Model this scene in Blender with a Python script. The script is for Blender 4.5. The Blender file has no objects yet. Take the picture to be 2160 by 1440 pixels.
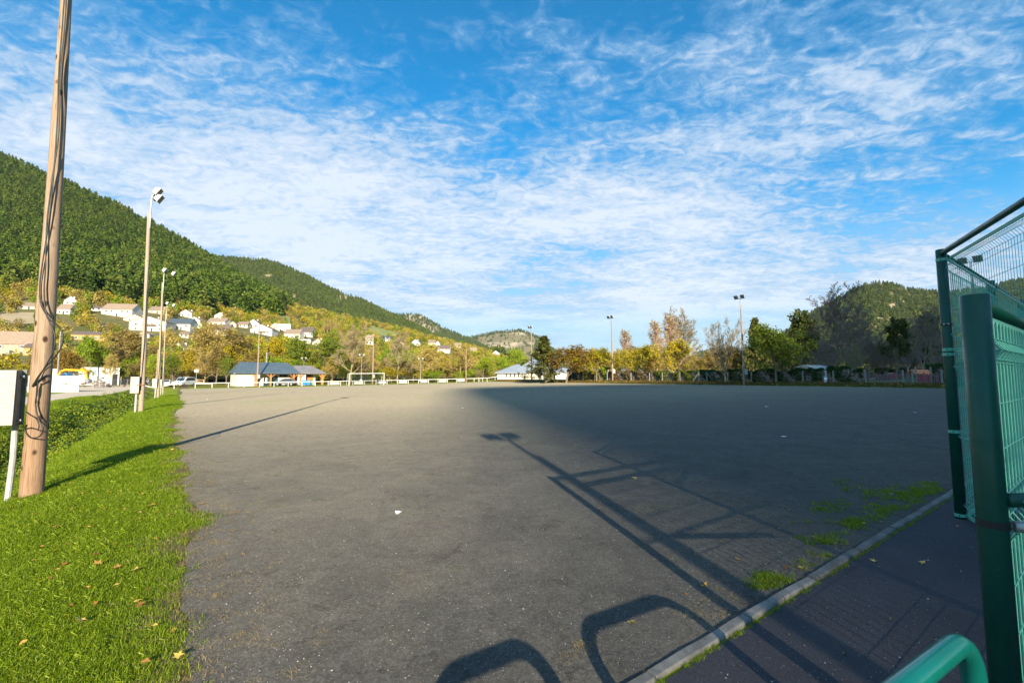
import bpy, math, random
import numpy as np
from mathutils import Vector, Matrix
# ------------------------------------------------------------------ camera, sky, sun, exposure
SC = bpy.context.scene
COL = SC.collection
EYE = 1.6
PITCH = math.radians(4.468)
cd = bpy.data.cameras.new("camera"); cam = bpy.data.objects.new("camera", cd); COL.objects.link(cam)
cd.lens = 16.0; cd.sensor_width = 36.0; cd.clip_start = 0.05; cd.clip_end = 20000
cam.location = (0, 0, EYE); cam.rotation_euler = (math.radians(90) + PITCH, 0, 0)
SC.camera = cam
SUN_EL = math.radians(21.0)
SUN_DIR = Vector((0.213 * math.cos(SUN_EL), -0.977 * math.cos(SUN_EL), math.sin(SUN_EL))).normalized()
SUN_STRENGTH = 5.0
SKY_STRENGTH = 0.098
sl = bpy.data.lights.new("sun", 'SUN'); sun = bpy.data.objects.new("sun", sl); COL.objects.link(sun)
sl.energy = SUN_STRENGTH; sl.angle = math.radians(0.53); sl.color = (1.0, 0.87, 0.64)
sun.rotation_euler = (-SUN_DIR).to_track_quat('-Z', 'Y').to_euler()
sun.location = (0, 0, 60)
SC.view_settings.view_transform = 'Standard'; SC.view_settings.look = 'None'
SC.view_settings.exposure = 1.04; SC.view_settings.gamma = 1.0
SC.view_settings.use_curve_mapping = False
SC.cycles.max_bounces = 6; SC.cycles.diffuse_bounces = 2; SC.cycles.glossy_bounces = 2
SC.cycles.transparent_max_bounces = 4; SC.cycles.transmission_bounces = 3; SC.cycles.volume_bounces = 0
try:
    SC.cycles.use_denoising = True
except Exception:
    pass

def world():
    w = bpy.data.worlds.new("World"); SC.world = w; w.use_nodes = True
    nt = w.node_tree; N = nt.nodes; L = nt.links; N.clear()
    out = N.new('ShaderNodeOutputWorld'); bg = N.new('ShaderNodeBackground')
    bg.inputs['Strength'].default_value = SKY_STRENGTH
    sky = N.new('ShaderNodeTexSky'); sky.sky_type = 'NISHITA'; sky.sun_disc = False
    sky.sun_elevation = SUN_EL; sky.sun_rotation = math.radians(167.7)
    sky.altitude = 400; sky.air_density = 1.0; sky.dust_density = 0.6; sky.ozone_density = 2.2
    tc = N.new('ShaderNodeTexCoord'); sep = N.new('ShaderNodeSeparateXYZ')
    L.new(tc.outputs['Generated'], sep.inputs[0])
    def mth(op, a, b=None, c=None, clamp=False):
        n = N.new('ShaderNodeMath'); n.operation = op; n.use_clamp = clamp
        for i, v in enumerate((a, b, c)):
            if v is None: continue
            if isinstance(v, (int, float)): n.inputs[i].default_value = v
            else: L.new(v, n.inputs[i])
        return n.outputs[0]
    z = mth('MAXIMUM', sep.outputs[2], 0.0)
    zz = mth('ADD', z, 0.13)
    px = mth('DIVIDE', sep.outputs[0], zz); py = mth('DIVIDE', sep.outputs[1], zz)
    cx = N.new('ShaderNodeCombineXYZ'); L.new(px, cx.inputs[0]); L.new(py, cx.inputs[1])
    def mapping(v, sc, rot=0, loc=(0, 0, 0)):
        m = N.new('ShaderNodeMapping'); L.new(v, m.inputs[0])
        m.inputs['Scale'].default_value = sc; m.inputs['Rotation'].default_value = (0, 0, rot); m.inputs['Location'].default_value = loc
        return m.outputs[0]
    def noise(v, s, det=4, rough=0.55, dist=0.0):
        n = N.new('ShaderNodeTexNoise'); L.new(v, n.inputs['Vector'])
        n.inputs['Scale'].default_value = s; n.inputs['Detail'].default_value = det
        n.inputs['Roughness'].default_value = rough; n.inputs['Distortion'].default_value = dist
        return n.outputs[0]
    base = cx.outputs[0]
    big = noise(mapping(base, (0.9, 1.1, 1), 0.5, CLOUD_LOC), 0.9, 2, 0.5, 0.2)
    band = noise(mapping(base, (0.7, 1.5, 1), BAND_ROT, (4.1, 1.7, 0)), 2.6, 3, 0.5, 0.6)
    cell = noise(mapping(base, (1.0, 1.5, 1), BAND_ROT, (1.0, 2.0, 0)), 11.5, 3, 0.6, 0.9)
    fine = noise(mapping(base, (1, 1, 1), 0.3), 30.0, 5, 0.7, 0.1)
    # cloud sheet is thickest towards the valley ahead, thinning overhead
    cover = mth('MULTIPLY', mth('SUBTRACT', big, 0.5), 2.0)
    r = mth('ADD', mth('MULTIPLY', mth('SUBTRACT', band, 0.5), 1.6), cover)
    r = mth('ADD', r, mth('MULTIPLY', mth('SUBTRACT', cell, 0.5), 1.6))
    r = mth('ADD', r, mth('MULTIPLY', mth('SUBTRACT', fine, 0.5), 0.9))
    elev = N.new('ShaderNodeMapRange'); L.new(z, elev.inputs[0])
    elev.inputs[1].default_value = 0.16; elev.inputs[2].default_value = 0.62
    elev.inputs[3].default_value = 0.22; elev.inputs[4].default_value = 0.04
    r = mth('ADD', r, elev.outputs[0])
    # a thicker bank of cloud with a slanting edge lies over the valley ahead
    fr = N.new('ShaderNodeMapRange'); fr.interpolation_type = 'SMOOTHSTEP'
    L.new(mth('SUBTRACT', py, mth('MULTIPLY', px, 0.28)), fr.inputs[0])
    fr.inputs[1].default_value = 0.95; fr.inputs[2].default_value = 2.0; fr.inputs[3].default_value = -0.12; fr.inputs[4].default_value = 0.42
    r = mth('ADD', r, fr.outputs[0])
    cr = N.new('ShaderNodeMapRange'); cr.interpolation_type = 'SMOOTHSTEP'; L.new(r, cr.inputs[0])
    cr.inputs[1].default_value = -0.50; cr.inputs[2].default_value = 0.50
    cr.inputs[3].default_value = 0.0; cr.inputs[4].default_value = 0.88
    # thin veil close to the horizon
    hz = N.new('ShaderNodeMapRange'); L.new(z, hz.inputs[0]); hz.interpolation_type = 'SMOOTHSTEP'
    hz.inputs[1].default_value = 0.0; hz.inputs[2].default_value = 0.34
    hz.inputs[3].default_value = 0.97; hz.inputs[4].default_value = 0.0
    streak = noise(mapping(tc.outputs['Generated'], (2.0, 2.0, 26)), 1.6, 4, 0.6, 0.4)
    lowc = N.new('ShaderNodeMapRange'); L.new(z, lowc.inputs[0]); lowc.interpolation_type = 'SMOOTHSTEP'
    lowc.inputs[1].default_value = 0.06; lowc.inputs[2].default_value = 0.17
    lowc.inputs[3].default_value = 0.10; lowc.inputs[4].default_value = 1.0
    fac = mth('MULTIPLY', cr.outputs[0], lowc.outputs[0])
    st = N.new('ShaderNodeMapRange'); L.new(streak, st.inputs[0]); st.interpolation_type = 'SMOOTHSTEP'
    st.inputs[1].default_value = 0.42; st.inputs[2].default_value = 0.68
    st.inputs[3].default_value = 0.0; st.inputs[4].default_value = 0.75
    stl = mth('MULTIPLY', st.outputs[0], mth('SUBTRACT', 1.0, lowc.outputs[0]))
    fac = mth('MAXIMUM', fac, stl)
    # clear-sky colour: Nishita with a richer blue
    hs = N.new('ShaderNodeHueSaturation'); L.new(sky.outputs[0], hs.inputs['Color'])
    hs.inputs['Saturation'].default_value = 1.0; hs.inputs['Value'].default_value = 1.0
    mul = N.new('ShaderNodeMix'); mul.data_type = 'RGBA'; mul.blend_type = 'MULTIPLY'
    mul.inputs[0].default_value = 1.0; L.new(hs.outputs[0], mul.inputs[6]); mul.inputs[7].default_value = SKY_TINT
    veil = N.new('ShaderNodeMix'); veil.data_type = 'RGBA'
    L.new(hz.outputs[0], veil.inputs[0]); L.new(mul.outputs[2], veil.inputs[6]); veil.inputs[7].default_value = (3.4, 4.1, 4.75, 1)
    shade = N.new('ShaderNodeMapRange'); L.new(r, shade.inputs[0])
    shade.inputs[1].default_value = 0.0; shade.inputs[2].default_value = 1.0
    shade.inputs[3].default_value = 0.0; shade.inputs[4].default_value = 1.0
    cc = N.new('ShaderNodeMix'); cc.data_type = 'RGBA'; L.new(shade.outputs[0], cc.inputs[0])
    cc.inputs[6].default_value = (1.45, 2.7, 4.2, 1); cc.inputs[7].default_value = (4.5, 4.75, 5.2, 1)
    mx = N.new('ShaderNodeMix'); mx.data_type = 'RGBA'
    L.new(fac, mx.inputs[0]); L.new(veil.outputs[2], mx.inputs[6]); L.new(cc.outputs[2], mx.inputs[7])
    L.new(mx.outputs[2], bg.inputs[0]); L.new(bg.outputs[0], out.inputs[0])
CLOUD_LOC = (11.3, 2.1, 0); BAND_ROT = -0.6
SKY_TINT = (0.02, 0.85, 1.16, 1)
world()

# ------------------------------------------------------------------ places
FPX = 960.0
CP, SP = math.cos(PITCH), math.sin(PITCH)
def P(px, py, Y):
    """point seen at photograph pixel (px, py) lying Y metres ahead"""
    u = (px - 1080) / FPX; v = (720 - py) / FPX
    yy = CP - v * SP; zz = SP + v * CP; t = Y / yy
    return Vector((u * t, Y, EYE + t * zz))
CA, SA = 0.8103, 0.5860           # the pitch lies turned 36 degrees from the view
def W(a, b, z=0.0): return Vector((-SA * a + CA * b, CA * a + SA * b, z))
def AB(x, y): return (-SA * x + CA * y, CA * x + SA * y)
B_K = np.array([-6000, -60, -30, -12, -6.6, -5.7, -4.9, -4.1, -3.4, -2.6, -1.9, -1.2, -0.6, 0, 63, 64.5, 66, 70, 90, 6000])
B_Z = np.array([-0.3, 0.3, 0.1, 0.0, 0.0, -0.12, -0.55, -1.05, -1.05, -0.62, -0.22, -0.08, -0.02, 0, 0, 0.22, 0.40, 0.45, 0.5, 0.5])
def T(a, b):
    a = np.asarray(a, float); b = np.asarray(b, float)
    q = np.clip(b, 0, 63) / 63
    s = np.clip(a / 95.0, 0, 1); s = s * s * (3 - 2 * s)
    fade = np.clip(1 - (a - 95) / 60, 0.0, 1)
    return np.interp(b, B_K, B_Z) * np.clip(1 - (a - 92) / 25 * (b < 0), 0.0, 1) + (0.45 * q * q) - 0.40 * s * (1 - q) * (0.4 + 0.6 * fade)
def TW(x, y):
    a, b = AB(x, y); return float(T(a, b))
def GP(a, b, dz=0.0):
    return W(a, b, float(T(a, b)) + dz)
def on_ground(px, py, dz=0.0):
    """march the sight line to the near ground"""
    prev = 1.0
    for k in range(1, 4000):
        Y = 1.0 * 1.006 ** k
        p = P(px, py, Y)
        if p.z < TW(p.x, p.y): break
        if Y > 400: break
    p.z = TW(p.x, p.y) + dz
    return p

# ------------------------------------------------------------------ helpers: materials
def nt_of(m):
    m.use_nodes = True
    nt = m.node_tree
    return nt, nt.nodes, nt.links, nt.nodes.get('Principled BSDF')
def addn(N, kind, **kw):
    n = N.new(kind)
    for k, v in kw.items():
        if k.startswith('i_'): n.inputs[k[2:].replace('_', ' ')].default_value = v
        else: setattr(n, k, v)
    return n
def c4(c): return (c[0], c[1], c[2], 1.0)
def mat(name, c, c2=None, scale=3.0, rough=0.7, metal=0.0, bump=0.0, bscale=None, det=6, stretch=None, rand=0.0, spec=0.5, lo=0.35, hi=0.65):
    m = bpy.data.materials.new(name); nt, N, L, B = nt_of(m)
    B.inputs['Roughness'].default_value = rough; B.inputs['Metallic'].default_value = metal
    B.inputs['Specular IOR Level'].default_value = spec
    B.inputs['Base Color'].default_value = c4(c)
    tc = N.new('ShaderNodeTexCoord'); vec = tc.outputs['Object']
    if stretch:
        mp = N.new('ShaderNodeMapping'); L.new(vec, mp.inputs[0]); mp.inputs['Scale'].default_value = stretch; vec = mp.outputs[0]
    colout = None
    if c2 is not None:
        n = addn(N, 'ShaderNodeTexNoise'); L.new(vec, n.inputs['Vector'])
        n.inputs['Scale'].default_value = scale; n.inputs['Detail'].default_value = det; n.inputs['Roughness'].default_value = 0.65
        r = N.new('ShaderNodeValToRGB'); L.new(n.outputs[0], r.inputs[0])
        r.color_ramp.elements[0].position = lo; r.color_ramp.elements[1].position = hi
        r.color_ramp.elements[0].color = c4(c); r.color_ramp.elements[1].color = c4(c2)
        colout = r.outputs[0]; L.new(colout, B.inputs['Base Color'])
    if rand > 0:
        oi = N.new('ShaderNodeObjectInfo'); hs = N.new('ShaderNodeHueSaturation')
        mr = N.new('ShaderNodeMapRange'); L.new(oi.outputs['Random'], mr.inputs[0])
        mr.inputs[3].default_value = 1 - rand; mr.inputs[4].default_value = 1 + rand
        L.new(mr.outputs[0], hs.inputs['Value'])
        if colout is not None: L.new(colout, hs.inputs['Color'])
        else: hs.inputs['Color'].default_value = c4(c)
        L.new(hs.outputs[0], B.inputs['Base Color'])
    if bump > 0:
        n2 = N.new('ShaderNodeTexNoise'); L.new(vec, n2.inputs['Vector']); n2.inputs['Scale'].default_value = bscale or scale * 4
        n2.inputs['Detail'].default_value = 6
        bp = N.new('ShaderNodeBump'); bp.inputs['Strength'].default_value = bump; bp.inputs['Distance'].default_value = 0.25 / (bscale or scale * 4)
        L.new(n2.outputs[0], bp.inputs['Height']); L.new(bp.outputs[0], B.inputs['Normal'])
    return m
def leafmat(name, c1, c2, c3=None, var=0.35, trans=0.25, spec=0.2, rough=0.6):
    """foliage colour differs from leaf to leaf (attribute tint) and from plant to plant"""
    m = bpy.data.materials.new(name); nt, N, L, B = nt_of(m)
    at = N.new('ShaderNodeAttribute'); at.attribute_name = 'tint'
    oi = N.new('ShaderNodeObjectInfo')
    ad = addn(N, 'ShaderNodeMath', operation='MULTIPLY_ADD'); L.new(oi.outputs['Random'], ad.inputs[0]); ad.inputs[1].default_value = var
    L.new(at.outputs['Fac'], ad.inputs[2])
    sb = addn(N, 'ShaderNodeMath', operation='SUBTRACT'); L.new(ad.outputs[0], sb.inputs[0]); sb.inputs[1].default_value = var * 0.5
    r = N.new('ShaderNodeValToRGB'); L.new(sb.outputs[0], r.inputs[0])
    r.color_ramp.elements[0].color = c4(c1); r.color_ramp.elements[1].color = c4(c2)
    if c3 is not None:
        e = r.color_ramp.elements.new(0.5); e.color = c4(c2); r.color_ramp.elements[-1].color = c4(c3)
    L.new(r.outputs[0], B.inputs['Base Color'])
    B.inputs['Roughness'].default_value = rough; B.inputs['Specular IOR Level'].default_value = spec
    tr = N.new('ShaderNodeBsdfTranslucent'); L.new(r.outputs[0], tr.inputs[0])
    mx = N.new('ShaderNodeMixShader'); mx.inputs[0].default_value = trans
    out = N.get('Material Output'); L.new(B.outputs[0], mx.inputs[1]); L.new(tr.outputs[0], mx.inputs[2]); L.new(mx.outputs[0], out.inputs[0])
    return m

# ------------------------------------------------------------------ helpers: objects
def link(o, parent=None):
    COL.objects.link(o)
    if parent is not None: o.parent = parent
    return o
def tag(o, label=None, cat=None, group=None, kind=None):
    if label: o['label'] = label
    if cat: o['category'] = cat
    if group: o['group'] = group
    if kind: o['kind'] = kind
    return o
def thing(name, label, cat, loc=(0, 0, 0), rz=0.0, group=None, sc=1.0):
    o = bpy.data.objects.new(name, None); o.empty_display_size = 0.2
    o.location = loc; o.rotation_euler = (0, 0, rz); o.scale = (sc, sc, sc)
    link(o); return tag(o, label, cat, group)
def np_mesh(name, V, F, mats, midx=None, smooth=False, tint=None):
    V = np.asarray(V, np.float32); F = np.asarray(F, np.int32); k = F.shape[1]
    me = bpy.data.meshes.new(name)
    me.vertices.add(len(V)); me.vertices.foreach_set('co', V.ravel())
    me.loops.add(F.size); me.loops.foreach_set('vertex_index', F.ravel())
    me.polygons.add(len(F)); me.polygons.foreach_set('loop_start', np.arange(0, F.size, k, dtype=np.int32))
    me.polygons.foreach_set('loop_total', np.full(len(F), k, np.int32))
    for m in (mats if isinstance(mats, (list, tuple)) else [mats]): me.materials.append(m)
    if midx is not None: me.polygons.foreach_set('material_index', np.asarray(midx, np.int32))
    if smooth: me.polygons.foreach_set('use_smooth', np.ones(len(F), bool))
    if tint is not None:
        at = me.attributes.new('tint', 'FLOAT', 'POINT'); at.data.foreach_set('value', np.asarray(tint, np.float32))
    me.update(calc_edges=True); me.validate()
    return me
def mobj(name, me, parent=None, loc=None):
    o = bpy.data.objects.new(name, me)
    if loc is not None: o.location = loc
    return link(o, parent)
class MB:
    """collects boxes, tubes, prisms; build() links them as one mesh object"""
    def __init__(s): s.v = []; s.f = []; s.m = []; s.cur = 0
    def quad(s, *p):
        i = len(s.v); s.v += [tuple(q) for q in p]; s.f.append(tuple(range(i, i + len(p)))); s.m.append(s.cur)
    def add(s, vs, fs):
        i = len(s.v); s.v += [tuple(q) for q in vs]
        for f in fs: s.f.append(tuple(i + k for k in f)); s.m.append(s.cur)
    def box(s, c, d, M=None):
        x, y, z = d[0] / 2, d[1] / 2, d[2] / 2
        vs = [Vector((c[0] + i * x, c[1] + j * y, c[2] + k * z)) for i in (-1, 1) for j in (-1, 1) for k in (-1, 1)]
        if M is not None: vs = [M @ q for q in vs]
        s.add(vs, [(0, 1, 3, 2), (4, 6, 7, 5), (0, 4, 5, 1), (2, 3, 7, 6), (0, 2, 6, 4), (1, 5, 7, 3)])
    def bar(s, p0, p1, w, h, up=(0, 0, 1)):
        p0 = Vector(p0); p1 = Vector(p1); d = (p1 - p0).normalized(); up = Vector(up)
        sd = d.cross(up)
        if sd.length < 1e-4: sd = d.cross(Vector((1, 0, 0)))
        sd.normalize(); u = sd.cross(d).normalized()
        vs = [p + sd * (i * w / 2) + u * (j * h / 2) for p in (p0, p1) for i, j in ((-1, -1), (1, -1), (1, 1), (-1, 1))]
        s.add(vs, [(3, 2, 1, 0), (4, 5, 6, 7), (0, 1, 5, 4), (1, 2, 6, 5), (2, 3, 7, 6), (3, 0, 4, 7)])
    def tube(s, pts, rad, n=8, caps=True):
        pts = [Vector(p) for p in pts]; K = len(pts)
        if not hasattr(rad, '__len__'): rad = [rad] * K
        base = len(s.v); prev = None
        for i, p in enumerate(pts):
            d = (pts[min(i + 1, K - 1)] - pts[max(i - 1, 0)]).normalized()
            if prev is None:
                e = d.cross(Vector((0, 0, 1)))
                if e.length < 1e-3: e = d.cross(Vector((1, 0, 0)))
                e.normalize()
            else:
                e = (prev - d * prev.dot(d)).normalized()
            prev = e; g = d.cross(e)
            for k in range(n):
                t = 2 * math.pi * k / n
                s.v.append(tuple(p + (e * math.cos(t) + g * math.sin(t)) * rad[i]))
        for i in range(K - 1):
            for k in range(n):
                k2 = (k + 1) % n
                s.f.append((base + i * n + k, base + i * n + k2, base + (i + 1) * n + k2, base + (i + 1) * n + k)); s.m.append(s.cur)
        if caps:
            s.f.append(tuple(base + k for k in range(n))[::-1]); s.m.append(s.cur)
            s.f.append(tuple(base + (K - 1) * n + k for k in range(n))); s.m.append(s.cur)
    def prism(s, outline, off):
        """outline: list of 3-D points; off: extrusion vector"""
        off = Vector(off); n = len(outline); o = [Vector(p) for p in outline]
        i = len(s.v); s.v += [tuple(p) for p in o] + [tuple(p + off) for p in o]
        s.f.append(tuple(i + k for k in range(n))[::-1]); s.m.append(s.cur)
        s.f.append(tuple(i + n + k for k in range(n))); s.m.append(s.cur)
        for k in range(n):
            k2 = (k + 1) % n
            s.f.append((i + k, i + k2, i + n + k2, i + n + k)); s.m.append(s.cur)
    def mesh(s, name, mats, smooth=None):
        me = bpy.data.meshes.new(name); me.from_pydata(s.v, [], s.f)
        for m in (mats if isinstance(mats, (list, tuple)) else [mats]): me.materials.append(m)
        me.polygons.foreach_set('material_index', s.m)
        if smooth:
            me.polygons.foreach_set('use_smooth', [len(f) == 4 or len(f) == 3 for f in s.f])
        me.update(); return me
    def build(s, name, mats, parent=None, smooth=None, bevel=0, label=None):
        o = mobj(name, s.mesh(name, mats, smooth), parent)
        if bevel:
            b = o.modifiers.new('bevel', 'BEVEL'); b.width = bevel; b.segments = 2; b.limit_method = 'ANGLE'
        if label: o['label'] = label
        return o
def copy_tree(o, loc=None, rz=None, sc=None, parent=None):
    c = o.copy(); COL.objects.link(c); c.parent = parent
    if loc is not None: c.location = loc
    if rz is not None: c.rotation_euler = (0, 0, rz)
    if sc is not None: c.scale = sc if hasattr(sc, '__len__') else (sc, sc, sc)
    for ch in KIDS.get(o.name, []):
        copy_tree(ch, parent=c)
    return c
KIDS = {}
def index_kids(root):
    for ch in root.children:
        KIDS.setdefault(root.name, []).append(ch); index_kids(ch)
def scatter(name, protos, pts, scl, rot, label, cat, seed=0, tilt=None):
    """one 'stuff' object: prototypes instanced on a cloud of points"""
    me = bpy.data.meshes.new(name); me.vertices.add(len(pts)); me.vertices.foreach_set('co', np.asarray(pts, np.float32).ravel())
    a = me.attributes.new('sc', 'FLOAT_VECTOR', 'POINT')
    s3 = np.asarray(scl, np.float32)
    if s3.ndim == 1: s3 = np.stack([s3] * 3, 1)
    a.data.foreach_set('vector', s3.ravel())
    r = np.zeros((len(pts), 3), np.float32); r[:, 2] = rot
    if tilt is not None: r[:, :2] = tilt
    a = me.attributes.new('ro', 'FLOAT_VECTOR', 'POINT'); a.data.foreach_set('vector', r.ravel())
    rs = np.random.RandomState(seed)
    a = me.attributes.new('ix', 'INT', 'POINT'); a.data.foreach_set('value', rs.randint(0, len(protos), len(pts)).astype(np.int32))
    me.update()
    col = bpy.data.collections.new(name + '_sources')
    for p in protos: col.objects.link(p)
    ng = bpy.data.node_groups.new(name, 'GeometryNodeTree')
    ng.interface.new_socket('Geometry', in_out='INPUT', socket_type='NodeSocketGeometry')
    ng.interface.new_socket('Geometry', in_out='OUTPUT', socket_type='NodeSocketGeometry')
    N = ng.nodes; L = ng.links
    gi = N.new('NodeGroupInput'); go = N.new('NodeGroupOutput')
    ip = N.new('GeometryNodeInstanceOnPoints'); ci = N.new('GeometryNodeCollectionInfo')
    ci.inputs['Collection'].default_value = col; ci.inputs['Separate Children'].default_value = True; ci.inputs['Reset Children'].default_value = True
    ip.inputs['Pick Instance'].default_value = True
    def attr(nm, ty):
        n = N.new('GeometryNodeInputNamedAttribute'); n.data_type = ty; n.inputs['Name'].default_value = nm; return n.outputs['Attribute']
    m2p = N.new('GeometryNodeMeshToPoints')
    L.new(gi.outputs[0], m2p.inputs[0]); L.new(m2p.outputs[0], ip.inputs['Points'])
    L.new(ci.outputs[0], ip.inputs['Instance']); L.new(attr('ix', 'INT'), ip.inputs['Instance Index'])
    L.new(attr('ro', 'FLOAT_VECTOR'), ip.inputs['Rotation']); L.new(attr('sc', 'FLOAT_VECTOR'), ip.inputs['Scale'])
    L.new(ip.outputs[0], go.inputs[0])
    o = mobj(name, me); md = o.modifiers.new('scatter', 'NODES'); md.node_group = ng
    return tag(o, label, cat, kind='stuff')
def proto(name, me): return bpy.data.objects.new(name, me)
ORD = ['leftmost', 'second from left', 'third from left', 'fourth from left', 'fifth from left', 'sixth from left', 'seventh from left', 'eighth from left', 'ninth from left', 'tenth from left', 'eleventh from left', 'twelfth from left', 'thirteenth from left', 'fourteenth from left', 'fifteenth from left', 'sixteenth from left', 'seventeenth from left', 'eighteenth from left', 'nineteenth from left', 'twentieth from left']
ROWS = {}
def in_row(t, key, px):
    ROWS.setdefault(key, []).append((px, t))
def name_rows():
    """tell look-alikes apart by their order along the picture"""
    for key, items in ROWS.items():
        items.sort(key=lambda q: q[0])
        for i, (_, t) in enumerate(items):
            t['label'] = (key[0].replace('@', 'only') if False else (f'{key[1]} {key[2]}' if len(items) == 1 else f'{ORD[i]} of the {key[0]} {key[2]}'))
R = random.Random(7); NR = np.random.RandomState(7)
# ------------------------------------------------------------------ materials of the ground
def ground_coords(N, L):
    tc = N.new('ShaderNodeTexCoord'); return tc.outputs['Object']
def nz(N, L, vec, s, det=5, rough=0.6, dist=0.0):
    n = N.new('ShaderNodeTexNoise'); L.new(vec, n.inputs['Vector']); n.inputs['Scale'].default_value = s
    n.inputs['Detail'].default_value = det; n.inputs['Roughness'].default_value = rough; n.inputs['Distortion'].default_value = dist
    return n.outputs[0]
def ramp(N, L, fac, *stops):
    r = N.new('ShaderNodeValToRGB'); L.new(fac, r.inputs[0])
    el = r.color_ramp.elements
    el[0].position = stops[0][0]; el[0].color = c4(stops[0][1]); el[1].position = stops[-1][0]; el[1].color = c4(stops[-1][1])
    for p, c in stops[1:-1]:
        e = el.new(p); e.color = c4(c)
    return r.outputs[0]
def step(N, L, v, lo, hi, a=0.0, b=1.0):
    m = N.new('ShaderNodeMapRange'); m.interpolation_type = 'SMOOTHSTEP'
    if hasattr(v, 'default_value') or not isinstance(v, (int, float)): L.new(v, m.inputs[0])
    m.inputs[1].default_value = lo; m.inputs[2].default_value = hi; m.inputs[3].default_value = a; m.inputs[4].default_value = b
    return m.outputs[0]
def mixc(N, L, fac, a, b, mode='MIX'):
    m = N.new('ShaderNodeMix'); m.data_type = 'RGBA'; m.blend_type = mode
    if isinstance(fac, (int, float)): m.inputs[0].default_value = fac
    else: L.new(fac, m.inputs[0])
    for i, v in ((6, a), (7, b)):
        if isinstance(v, tuple): m.inputs[i].default_value = c4(v)
        else: L.new(v, m.inputs[i])
    return m.outputs[2]
def math_(N, L, op, a, b):
    n = N.new('ShaderNodeMath'); n.operation = op
    for i, v in enumerate((a, b)):
        if isinstance(v, (int, float)): n.inputs[i].default_value = v
        else: L.new(v, n.inputs[i])
    return n.outputs[0]
def ab_coord(N, L):
    """coordinates along (x) and across (y) the pitch"""
    tc = N.new('ShaderNodeTexCoord'); mp = N.new('ShaderNodeMapping'); mp.vector_type = 'POINT'
    L.new(tc.outputs['Object'], mp.inputs[0]); mp.inputs['Rotation'].default_value = (0, 0, -math.atan2(CA, -SA))
    return mp.outputs[0]

def m_pitch():
    m = bpy.data.materials.new('worn_blinding_surface'); nt, N, L, B = nt_of(m)
    v = ground_coords(N, L); ab = ab_coord(N, L)
    big = nz(N, L, v, 0.10, 4, 0.6, 0.5); mid = nz(N, L, v, 1.1, 5, 0.65, 0.6); fine = nz(N, L, v, 9, 6, 0.7)
    gr = nz(N, L, v, 160, 3, 0.8)
    base = ramp(N, L, mid, (0.28, (0.066, 0.063, 0.059)), (0.5, (0.088, 0.083, 0.076)), (0.72, (0.112, 0.104, 0.091)))
    # dusty, mossier sand further out; near darkening and far glow painted into the colour
    sx = N.new('ShaderNodeSeparateXYZ'); L.new(ab, sx.inputs[0])
    far = step(N, L, sx.outputs[0], 3.0, 30.0)
    sandy = ramp(N, L, big, (0.3, (0.205, 0.178, 0.132)), (0.52, (0.235, 0.205, 0.155)), (0.7, (0.205, 0.198, 0.118)))
    base = mixc(N, L, far, base, sandy)
    # moss veil
    ms = math_(N, L, 'MULTIPLY', step(N, L, nz(N, L, v, 0.55, 6, 0.7, 0.8), 0.52, 0.72), step(N, L, nz(N, L, v, 7, 5, 0.8), 0.45, 0.62))
    base = mixc(N, L, math_(N, L, 'MULTIPLY', ms, 0.45), base, (0.075, 0.10, 0.035))
    # straw-coloured and rusty crumbs in loose patches
    sp = math_(N, L, 'MULTIPLY', step(N, L, nz(N, L, v, 0.8, 4, 0.6, 1.0), 0.60, 0.72), step(N, L, nz(N, L, v, 26, 4, 0.8), 0.55, 0.66))
    base = mixc(N, L, math_(N, L, 'MULTIPLY', sp, 0.6), base, (0.27, 0.17, 0.075))
    # damp darker smears
    dk = step(N, L, nz(N, L, v, 2.2, 6, 0.78, 1.8), 0.565, 0.635)
    base = mixc(N, L, math_(N, L, 'MULTIPLY', dk, 0.50), base, (0.040, 0.033, 0.028))
    # grit: dark gaps and pale grains
    base = mixc(N, L, 0.8, base, ramp(N, L, nz(N, L, v, 48, 4, 0.85), (0.34, (0.50, 0.50, 0.50)), (0.5, (1, 1, 1)), (0.66, (1.65, 1.65, 1.65))), 'MULTIPLY')
    base = mixc(N, L, 0.7, base, ramp(N, L, nz(N, L, v, 5.5, 7, 0.8, 0.3), (0.34, (0.72, 0.71, 0.70)), (0.5, (1, 1, 1)), (0.68, (1.22, 1.22, 1.22))), 'MULTIPLY')
    base = mixc(N, L, 0.85, base, ramp(N, L, gr, (0.30, (0.45, 0.45, 0.45)), (0.55, (1, 1, 1)), (0.74, (1.7, 1.7, 1.75))), 'MULTIPLY')
    vo = N.new('ShaderNodeTexVoronoi'); L.new(v, vo.inputs['Vector']); vo.inputs['Scale'].default_value = 42
    pale = step(N, L, vo.outputs['Distance'], 0.16, 0.10)
    rnd = N.new('ShaderNodeSeparateColor'); L.new(vo.outputs['Color'], rnd.inputs[0])
    pale = math_(N, L, 'MULTIPLY', pale, step(N, L, rnd.outputs[0], 0.80, 0.86))
    base = mixc(N, L, pale, base, (0.36, 0.35, 0.33))
    L.new(base, B.inputs['Base Color']); B.inputs['Roughness'].default_value = 0.95; B.inputs['Specular IOR Level'].default_value = 0.25
    B.inputs['Diffuse Roughness'].default_value = 1.0
    bp = N.new('ShaderNodeBump'); bp.inputs['Strength'].default_value = 0.9; bp.inputs['Distance'].default_value = 0.006
    hh = math_(N, L, 'ADD', math_(N, L, 'MULTIPLY', fine, 2.0), gr)
    L.new(hh, bp.inputs['Height']); L.new(bp.outputs[0], B.inputs['Normal'])
    return m
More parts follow.
